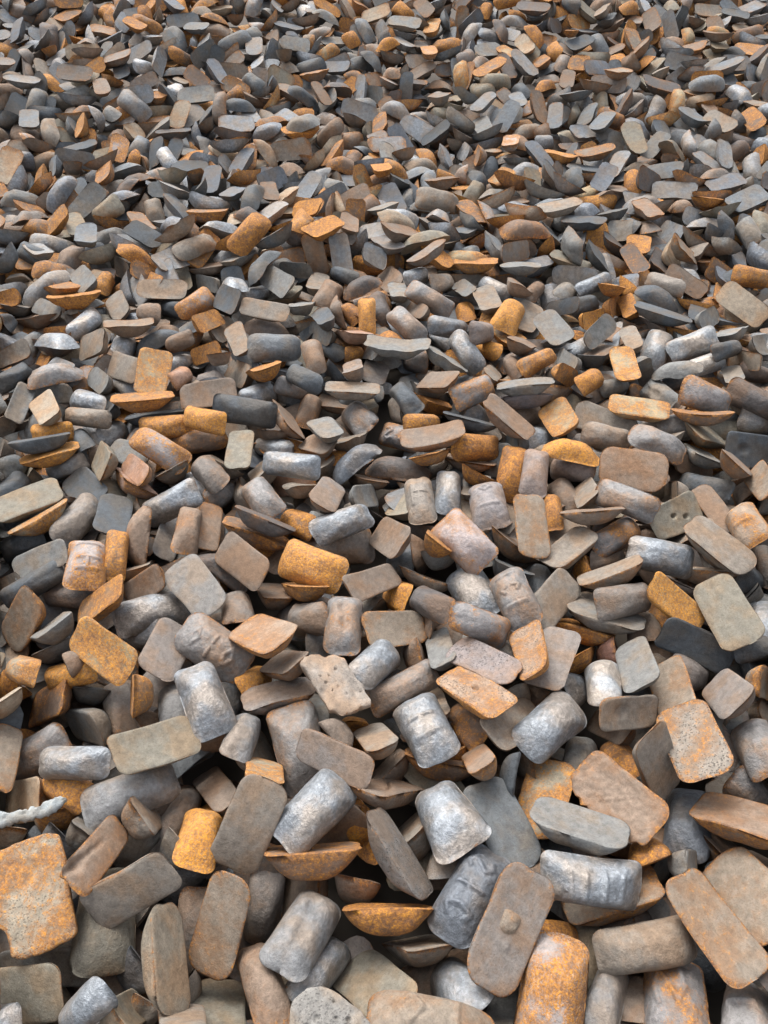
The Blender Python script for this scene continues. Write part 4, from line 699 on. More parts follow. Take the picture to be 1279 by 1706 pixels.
2 1456 -1057 83 9 -5 -97 -16 5 1331 -735 72 32 -92 2 -19 0 1411 -515 175 38 23 -56 -69 3 1328 -332 121 17 -87 38 -21
0 1339 -138 88 29 -85 41 6 1 1344 84 115 23 -42 67 -55 0 1287 246 126 2 -81 44 35 0 1358 594 127 41 -8 -6 -89
0 1316 746 160 97 -10 2 -20 0 1388 988 102 28 94 11 12 4 1443 1171 43 39 -85 -28 16 1 1291 1256 114 23 31 91 6
0 1430 1560 74 5 6 98 -13 0 1360 1754 132 19 88 23 34 0 1619 -1625 127 25 20 20 91 0 1559 -1387 107 4 -77 62 0
1 1665 -1177 126 9 86 -47 8 2 1629 -999 107 0 -15 98 0 3 1650 -737 103 8 -40 -89 15 3 1611 -551 158 70 55 27 34
0 1663 -376 183 54 -45 -9 69 2 1620 -141 93 29 93 -2 18 0 1721 54 196 75 -62 15 -12 4 1731 301 98 31 -48 78 -23
0 1619 595 108 73 -56 21 -31 1 1659 717 98 15 3 -94 -28 1 1605 1021 123 96 19 11 12 2 1585 1126 138 2 12 -96 -23
5 1557 1465 103 0 99 5 1 5 1610 1620 145 8 -82 55 -2 5 1684 1813 101 3 2 8 99 1 1777 -1541 163 11 -23 -83 -48
1 1807 -1463 94 26 -66 67 16 1 1839 -909 134 19 75 -58 23 0 1821 -500 163 12 -17 -24 -94 3 1744 -287 81 9 98 -9 9
2 1801 290 81 11 71 -68 -7 0 1779 1123 184 50 -14 36 76 0 -1846 -1834 126 1 2 97 -18 2 -1837 -1561 144 29 94 -6 -11
3 -1752 -472 121 51 -76 -11 37 0 -1795 -386 143 3 98 3 -13 0 -1766 -34 155 1 -57 -81 2 1 -1839 142 128 13 -48 -86 1
1 -1751 339 144 26 67 -65 -20 1 -1839 1638 126 28 92 -22 -7 2 -1797 1748 130 0 83 -32 -43 5 -1563 -1796 152 20 78 56 -11
3 -1586 -1617 157 53 -49 -46 49 0 -1646 -1391 152 6 -87 46 -8 0 -1748 -1259 138 4 83 49 21 3 -1607 -991 118 2 -61 -66 42
2 -1587 -844 90 7 11 98 -1 1 -1548 -487 156 9 1 40 90 5 -1606 -398 164 1 17 -91 -35 0 -1602 -134 180 2 9 96 -21
3 -1688 117 121 18 -46 84 20 3 -1558 358 143 27 82 -47 -9 1 -1541 533 132 39 -69 -58 -13 4 -1651 711 136 36 -61 26 -64
2 -1647 928 168 57 27 27 71 0 -1611 1065 147 28 95 -7 6 3 -1692 1506 188 40 11 32 -84 5 -1591 1693 146 1 4 -99 -8
3 -1588 1725 98 4 -8 84 -51 3 -1407 -1706 139 12 -15 96 14 5 -1482 -1543 106 14 -63 -70 -27 1 -1291 -1402 162 48 -85 2 -16
3 -1431 -1165 102 16 -72 65 -13 0 -1447 -976 166 62 -31 25 -66 0 -1277 -803 161 70 -27 -5 65 0 -1283 -583 192 94 7 28 -14
4 -1425 -393 113 3 59 -68 -40 1 -1300 -56 174 7 0 99 6 0 -1393 39 150 33 66 64 -12 2 -1414 275 137 6 60 77 13
5 -1467 439 130 48 -32 81 4 0 -1451 766 198 64 9 -20 -72 2 -1374 917 140 25 -94 -18 4 5 -1306 1114 118 0 -18 -86 -46
1 -1383 1423 136 24 -68 -64 23 5 -1429 1672 133 5 61 76 -16 1 -1130 -1808 112 10 71 68 8 2 -1234 -1664 152 6 -95 28 1
3 -1262 -1307 171 12 55 73 36 3 -1183 -1177 99 18 -73 -56 31 2 -1146 -1150 154 10 98 6 -13 1 -1082 -771 124 15 69 -69 -7
2 -1198 -458 140 45 -62 62 -10 2 -1105 -297 83 10 15 -95 23 0 -1090 -248 178 12 -21 96 7 1 -1269 245 123 36 -82 40 15
2 -1207 347 141 32 -28 87 -21 0 -1157 562 134 5 88 40 -20 3 -1230 635 127 32 -36 83 23 5 -1213 978 145 41 -87 -1 -21
2 -1292 1298 149 2 -12 93 32 2 -1265 1419 145 1 74 -30 58 5 -1245 1567 165 66 40 -25 -57 2 -1248 1769 142 25 -24 92 6
1 -1011 -1780 132 5 84 52 -4 5 -871 -1595 119 10 51 -83 -12 1 -1104 -1366 215 7 23 -51 81 1 -890 -1276 210 84 1 23 48
1 -1034 -1052 132 3 93 -22 26 5 -904 -795 153 9 -57 78 21 3 -990 -455 100 13 98 0 -6 0 -982 -388 162 28 93 6 16
0 -950 -166 160 12 -98 -5 -3 0 -1078 36 168 11 -37 23 -89 1 -915 293 160 4 86 49 8 1 -1024 546 162 17 67 71 0
0 -934 722 122 5 -84 -50 17 2 -997 934 151 35 -16 85 -34 2 -966 1137 134 14 26 -94 -13 0 -930 1292 206 66 -2 18 -72
1 -995 1631 156 31 -17 91 -17 3 -993 1769 114 8 57 76 26 1 -715 -1751 179 7 -36 91 -15 2 -672 -1470 141 5 80 -53 -25
1 -811 -1331 145 31 14 90 -22 5 -750 -1174 164 13 44 86 17 3 -677 -1015 217 97 -12 -2 -14 0 -745 -672 144 41 55 45 56
1 -553 -485 148 10 88 -41 16 1 -812 -300 133 9 -80 -58 -4 1 -825 -30 178 13 -94 -28 3 3 -695 89 124 12 68 -71 7
0 -809 305 125 12 -24 95 -9 1 -646 518 145 51 20 4 82 3 -612 937 123 16 40 85 27 5 -809 899 147 6 40 -89 18
2 -781 1258 172 50 -6 19 -83 4 -833 1372 115 31 -21 -86 33 3 -836 1626 107 36 72 -56 -14 3 -696 1815 121 33 -51 -77 15
4 -661 -1847 99 51 85 -5 1 2 -575 -1736 140 13 98 0 -5 2 -540 -1595 136 32 -85 31 -25 3 -470 -1403 111 41 69 -42 -40
0 -535 -1208 150 13 2 -95 25 1 -399 -869 112 5 -94 7 -30 0 -457 -887 146 19 57 77 15 3 -503 -638 117 1 87 -43 -17
1 -381 -333 169 25 92 -9 26 3 -502 -112 131 1 -62 -77 4 4 -607 199 117 48 33 63 -49 0 -459 294 113 1 90 -41 0
1 -537 529 166 78 -5 0 -61 5 -696 784 121 32 66 -63 -21 1 -495 985 119 3 3 98 14 1 -531 1263 160 4 98 14 -3
1 -635 1372 140 4 -20 -96 -11 2 -536 1657 213 59 46 -37 -53 0 -593 1711 164 46 -20 85 -7 1 -355 -1822 122 10 -22 -96 -4
2 -236 -1567 116 8 95 26 2 3 -333 -1437 120 10 48 77 39 0 -283 -1239 131 12 93 16 -28 0 -278 -931 115 6 -87 -39 26
2 -362 -731 101 5 -29 94 -13 1 -214 -610 152 32 -37 80 -32 5 -185 -149 156 29 -23 88 26 3 -295 -70 147 8 49 -86 -3
0 -413 88 148 14 81 52 -18 0 -304 252 134 13 11 -95 -21 1 -270 613 87 53 65 52 -9 4 -181 790 126 38 -81 40 -14
0 -263 989 127 35 -86 -31 12 1 -339 1333 165 12 26 84 44 1 -347 1465 162 2 -12 98 0 3 -282 1668 178 27 26 -41 -82
2 -250 -1689 169 41 89 -1 -15 1 -233 -1337 155 4 27 -95 -8 0 19 -1074 173 18 -50 -82 17 1 -15 -908 136 5 -79 -59 -11
0 -93 -755 142 11 98 -8 -9 0 15 -591 178 2 72 -67 -8 3 -297 -294 139 16 -14 -72 64 4 -39 -94 169 17 -20 -95 -14
0 -39 88 172 88 38 -22 -11 4 -185 376 103 35 -51 -71 32 2 -10 503 119 42 41 75 28 4 -127 740 146 24 50 -31 -76
1 -85 1090 103 24 -93 -4 -24 2 248 1080 104 17 80 -55 -3 1 -88 1395 147 33 -81 44 -13 2 -180 1603 118 28 49 80 15
0 2 -1759 149 29 -93 -13 -11 0 129 -1455 104 38 -76 -46 22 5 176 -1165 133 6 -30 -91 23 5 76 -975 142 4 70 50 49
3 272 -673 195 4 39 -90 -12 2 208 -523 94 80 20 55 5 5 154 -346 136 24 60 65 -36 0 155 -176 95 29 -94 -8 7
2 114 143 127 29 90 -24 14 1 201 257 127 44 -19 33 80 3 170 503 129 4 58 -73 -32 5 236 747 151 39 0 91 7
3 6 906 140 1 -22 96 1 0 46 1191 185 8 7 95 -27 0 245 1357 154 19 95 -11 18 0 229 1460 173 6 -22 95 -16
5 104 1819 175 21 -91 -30 12 0 276 -1848 121 18 10 76 -59 2 181 -1630 160 2 76 55 31 0 238 -1424 111 27 65 -68 -13
2 344 -1100 133 13 98 6 -9 1 423 -954 140 14 53 82 -4 2 293 -851 116 7 -70 -55 43 0 377 -543 176 19 48 84 12
4 253 -431 158 5 -4 99 7 3 234 -16 165 7 33 93 -2 2 325 93 161 60 -23 11 -75 4 332 243 109 5 27 -95 5
3 514 614 116 12 -3 98 4 1 306 836 174 15 -59 -78 4 2 398 1027 135 6 -36 49 -78 2 294 1263 138 22 -89 -38 0
2 322 1462 114 27 94 -9 -11 0 464 1724 111 45 67 55 20 1 291 1815 146 2 -3 -99 1 1 574 -1771 116 10 -71 -68 -4
5 437 -1679 157 7 24 93 22 1 347 -1431 136 14 67 71 -4 3 466 -1195 122 4 -95 -15 -24 4 516 -902 116 14 36 89 -18
3 430 -587 130 19 -29 93 2 0 387 -422 114 22 85 36 27 5 523 -314 115 5 39 -89 18 1 689 -124 168 17 49 84 9
0 437 -60 133 52 82 -21 -1 0 627 182 122 2 98 -6 -13 2 646 616 134 15 48 -76 -38 0 635 789 118 30 48 -79 -21
0 455 948 98 56 -56 59 -3 5 432 1317 140 56 -39 -35 -62 2 466 1486 146 1 72 67 8 2 563 1627 176 4 39 -90 7
5 700 -1735 147 59 -5 -22 -76 3 740 -1417 137 4 -93 29 -18 1 728 -1264 161 21 -85 -28 -36 0 737 -898 129 14 -12 -97 4
4 775 -770 150 23 74 -46 -41 0 785 -537 142 16 20 75 59 2 719 -363 148 12 -94 26 15 1 780 -143 147 0 -96 13 -19
5 787 -47 103 22 92 -12 -28 2 758 340 218 0 3 -99 0 0 812 454 133 4 16 -91 35 5 770 886 100 45 -79 -19 34
2 885 979 160 19 83 47 17 2 642 1255 131 22 -17 -93 20 0 677 1411 121 22 79 56 3 0 763 1664 143 6 -96 13 17
0 618 1751 120 29 -21 90 22 1 929 -1848 133 39 -79 43 -15 0 947 -1534 133 22 95 5 18 1 1022 -1370 138 42 18 33 -81
0 837 -1237 114 47 -46 -71 20 0 1025 -1016 130 33 -76 -50 21 2 855 -670 202 12 -16 11 96 3 923 -554 152 9 -79 59 6
2 918 -395 112 38 85 -33 -6 4 1010 -112 161 23 -80 -54 0 1 959 287 150 17 93 -13 -26 3 849 239 70 2 82 -46 -31
0 947 529 139 12 -83 34 -40 3 977 972 153 5 45 -84 -26 2 850 1157 168 0 -58 -80 7 1 919 1237 185 24 62 -73 3
1 899 1442 164 9 33 93 0 3 1028 1540 134 10 -9 91 36 2 1228 -1510 140 86 12 -11 -45 3 1257 -1384 153 9 -14 -98 1
1 1172 -1201 161 0 -52 84 0 1 1121 -1050 77 21 -89 -18 -32 0 1257 -748 137 23 88 38 -5 3 1258 -604 110 30 1 -90 -29
2 1102 -302 141 9 38 91 -8 0 1194 -225 139 48 -10 47 72 1 1235 94 166 41 43 -79 0 2 1142 236 134 17 96 5 17
0 1163 510 126 6 94 -23 19 5 1036 1178 158 28 -60 73 -5 1 1243 907 140 26 -66 -68 -7 0 1206 1151 196 33 35 13 85
3 1257 1516 89 24 -83 46 18 0 1181 1655 168 16 -95 11 18 0 1031 1808 101 7 -63 -71 27 1 1438 -1802 175 55 56 -56 -21
3 1394 -1642 152 3 3 94 30 1 1432 -1342 174 21 -43 -84 21 3 1503 -1061 146 30 -92 20 8 2 1405 -961 153 40 -90 -1 -6
4 1419 -728 114 29 -5 -94 11 1 1370 -496 118 46 60 63 -7 2 1514 -143 113 18 87 -32 29 0 1391 -30 145 3 0 98 -14
2 1462 135 124 15 68 -69 15 1 1469 351 115 5 -4 98 9 1 1461 617 126 24 87 -42 0 5 1457 769 108 2 -37 -92 -7
0 1371 938 144 19 -83 49 8 0 1422 1170 104 1 -88 46 2 0 1291 1402 108 4 -87 28 37 0 1363 1571 124 7 26 95 -7
1 1570 -1740 165 23 32 56 72 0 1617 -1762 135 33 -21 -79 44 3 1591 -1423 161 2 -93 -35 -4 3 1683 -1060 159 4 -94 32 0
1 1610 -940 139 30 93 12 5 0 1639 -790 132 11 33 81 45 1 1555 -506 151 37 -16 78 -46 3 1738 -222 118 36 88 26 0
1 1558 -37 131 38 4 71 57 2 1725 104 167 16 40 82 -36 2 1636 416 106 6 73 66 -7 2 1647 601 86 49 36 -76 18
0 1571 864 113 43 -88 -7 12 2 1604 963 117 9 -97 -17 9 3 1711 1234 183 69 -53 6 46 5 1626 1262 144 37 88 25 -2
2 1807 1672 161 33 -1 -15 92 2 1794 -1785 131 7 -28 94 -15 0 1757 -1461 154 3 -29 -90 -30 0 1847 -1149 135 21 96 3 7
3 1825 -853 160 9 10 94 -28 2 1757 -402 116 28 -8 89 -32 3 1770 709 129 5 36 -90 -18 0 1713 844 130 16 70 -67 -12
4 1832 1180 151 1 29 -90 28 1 1815 1427 185 22 -28 -12 -91 0 1809 1528 113 31 92 -4 18 2 1705 1803 104 8 98 -14 -1
3 1841 1199 210 8 48 -86 8
'''
# which copies lie near enough to the surface to show, 24 per number, and which sank by one, two or three steps
KEPT = '''
48 8 8458244 198 1331200 13449304 1575945 9800173 4309516 7237259 4312956 12565435 1015283 11944448 16120880 16766175 16580538 16742527 4128424 16775935
16035644 3924191 12324314 860228 4813346 3700392 2074489 16678878 3522407 9157807 14269630 15900667 5109644 13273466 13080929 2320093 7729247 14621944 10480959 16702423
8821057 15522896 9919378 7978868 13500367 15902591 12795655 15756311 4152958 13581823 14231461 4230461 13390536 1216516 5571159 11910132 14942203 12551647 1773539 15716350
7616495 5825683 3922978 10490112 2884120 6818882 3962510 15727269 15792122 1048319 16748543 14827506 5301253 6291680 4722688 3670104 11540864 16272408 14810826 16277500
1179198 16384 2097696 2097280 6291972 4296064 9448488 2835508 137670 7942154 5190322 12501682 15170543 28125 16688767 11530221 11319772 15650173 16250872 16254712
17409 1 0 15677438 14139375 12582782 14679791 4185771 5562331 757774 8232 0 16775166 15990782 16711679 12578815 16777211 15167615 4210368 3073
16252928 16776191 16711679 16777215 16777215 16776959 12648385 24615 0 16728064 16777215 16777215 16777215 16760831 4194303 15732701 12606991 1 16776704 16777215
16777215 16777215 16777215 12582911 8325119 1574272 0 16592864 16252735 16383743 15990773 8255359 16383967 16773055 12574711 16449535 16642047 14678937 14677375 15695868
12580735 16777215 16774015 16777215 16777215 16515055 16777199 16251897 16771071 16744183 16760831 16768879 16515069 16777215 16777215 16777215 16777215 16515071 16777211 16777215
16777215 16777199 16515071 16777215 16777211 16776701 16777215 16777213 16777215 8388607 16646143 16777215 14024703 16777215 16777087 16777215 16777215 16777215 16777215 16777215
16777215 16777215 16777215 12582895 16777215 16777215 16646143 16777215 16777207 16777215 16777215 16777215 16777215 16777215 16777215 16777215 16777215 16752639 16777215 16777214
16776191 16777215 511 2098176 26624 15733308 4427266 7324080 9555806 107 8396800 913421 14689488 15633919 11926515 7814445 239 65536 8257936 978688
15853052 15204203 16711679 8175 0 12058744 949511 16318206 16777211 16728063 1023 6144 5758979 14745584 16764927 16777215 16637695 1 8126816 14745344
16773631 14680053 16777215 1048575 0 0 0 0 0 0 1048576 1433603 384 0 0 0 0 0 0 11403747
22917 0 0 0 0 0 0 999424 7344112 3 0 0 0 0 0 0 16384192 7939 0 0
0 0 0 0 15731200 6207 0 0 0 0 0 0 10488704 4190335 3670784 393600 917728 96 196656 196656
393264 0 3145752 3670016 1573504 917888 98304 16392 12290 12290 524289 8400899 8402947 8402947 4195328 2098688 3147520 1573632 393280 8392720
12589059 525824 393312 65536 98312 49160 4098 918401 196704 98320 32784 16396 4200451 512 192 792672 786624 262336 524736 131136
98352 8196 8400898 8389633 10242 12 0 0 0 0 0 12586752 513 0 0 0 0 0 14687232 12289
0 0 0 0 0 12595200 16387 0 0 0 0 0 8404992 8199 0 0 0 0 0 15731712
1 0 0 0 0 0 11273216 14139640 15768445 16524277 12337041 16264878 4225833 4130816 10605626 4071071 3097561 8364286 7440628 13201
14711868 16269185 1511361 2067444 8290680 14419670 8398689 1443789 15071295 8133511 16650178 14696192 6356231 1442335 12642430 8265639 510448 1032446 258172 4129020
8272641 4129264 12841084 14744591 14711823 12614671 1302559 426496 8273964 16129268 15203103 1568763 12157938 7103661 12648634 12410372 16283361 4054045 8765415 15863705
15018768 196674 445187 14905131 8385021 16285680 12531455 36245 4458522 8521476 15982656 16580526 12844959 16355325 1172391 12589248 20480 16432 9433027 2096639
16615422 14672071 3856 2293767 12583808 16334912 8382461 16719868 1571971 7873023 94208 786488 1312512
'''
SANK = ([375, 381, 388, 394, 397, 398, 404, 408, 409, 410, 412, 427, 428, 429, 430, 435, 437, 441, 443, 444, 447, 451, 453, 457, 458, 459, 460, 469, 471, 472, 474, 478, 485, 489, 503, 518, 520, 536, 614, 628, 629, 639, 640, 644, 652, 657, 658, 660, 671, 672, 673, 674, 678, 684, 692, 706, 709, 713, 723, 725, 733, 736, 739, 755, 765, 777, 778, 780, 795, 796, 797, 815, 886, 899, 900, 913, 929, 938, 942, 944, 947, 953, 955, 957, 968, 972, 988, 994, 1005, 1006, 1007, 1009, 1019, 1024, 1026, 1037, 1041, 1042, 1044, 1047, 1048, 1054, 1058, 1067, 1074, 1106, 1187, 1188, 1209, 1226, 1228, 1229, 1234, 1260, 1271, 1284, 1287, 1312, 1314, 1324, 1325, 1326, 1338, 1341, 1344, 1360, 1375, 1393, 1439, 1443, 1458, 1474, 1478, 1509, 1561, 1579, 1582, 1593, 1596, 1597, 1608, 1613, 1615, 1631, 1690, 1738, 1759, 1774, 1795, 1806, 1821, 1832, 1862, 1888, 1910, 3706, 3724, 3760, 4031, 4278, 4365, 4384, 4893, 5099, 9771, 9773, 9792, 9800, 9801, 9812, 9823, 9835, 9847, 9858, 9860, 9869, 9873, 9883, 9886, 9888, 9900, 9910, 9937, 9939, 9967, 9977, 9987, 9998, 10011, 10047, 10111, 10179, 10204, 10811, 10829, 10840, 10856, 10863, 10869, 10874, 10875, 10890, 10897, 10903, 10980, 10993, 10994, 10997, 11007, 11008, 11010, 11023, 11026, 11038, 11056, 11061, 11148, 11179, 11182, 11184, 11196, 11215, 11233, 11243, 11264, 11350, 11351, 11352, 11368, 11381, 11383, 11384, 11385, 11719, 11788],
 [399, 414, 419, 421, 439, 483, 484, 490, 491, 502, 641, 642, 667, 668, 669, 677, 682, 687, 688, 693, 698, 699, 701, 707, 708, 721, 722, 724, 730, 731, 740, 745, 747, 749, 750, 751, 753, 754, 759, 761, 766, 767, 910, 912, 915, 917, 925, 930, 931, 932, 937, 940, 945, 958, 959, 971, 975, 977, 978, 990, 995, 1002, 1003, 1016, 1020, 1022, 1025, 1034, 1036, 1038, 1040, 1043, 1052, 1059, 1069, 1070, 1086, 1088, 1172, 1173, 1184, 1186, 1189, 1198, 1199, 1200, 1216, 1219, 1220, 1227, 1235, 1246, 1251, 1257, 1262, 1266, 1267, 1274, 1289, 1292, 1296, 1297, 1298, 1300, 1305, 1329, 1335, 1356, 1358, 1359, 1374, 1440, 1442, 1468, 1471, 1479, 1484, 1486, 1489, 1498, 1500, 1503, 1504, 1505, 1520, 1533, 1535, 1545, 1557, 1566, 1581, 1598, 1610, 1624, 1626, 1627, 1645, 1647, 1705, 1716, 1721, 1748, 1750, 1758, 1798, 1831, 1844, 1845, 1847, 1858, 1859, 1873, 1875, 1878, 1879, 1894, 1908, 3742, 4595, 4612, 4791, 5135, 9782, 9783, 9790, 9791, 9820, 9821, 9822, 9824, 9834, 9844, 9848, 9859, 9884, 9885, 9896, 9897, 9899, 9902, 9957, 9978, 9979, 9988, 10009, 10021, 10023, 10034, 10036, 10048, 10063, 10064, 10065, 10101, 10102, 10163, 10201, 10202, 10229, 10230, 10290, 10321, 10337, 10338, 10376, 10389, 10392, 10445, 10475, 10489, 10524, 10653, 10814, 10823, 10824, 10828, 10830, 10841, 10844, 10855, 10857, 10868, 10871, 10872, 10882, 10885, 10886, 10891, 10899, 10900, 11024, 11025, 11036, 11037, 11044, 11051, 11053, 11058, 11062, 11070, 11080, 11081, 11165, 11180, 11193, 11197, 11201, 11207, 11208, 11210, 11212, 11216, 11254, 11258, 11273, 11367, 11411, 11412, 11436, 11535, 11566, 11567, 11613, 11732, 11749, 11776],
 [])
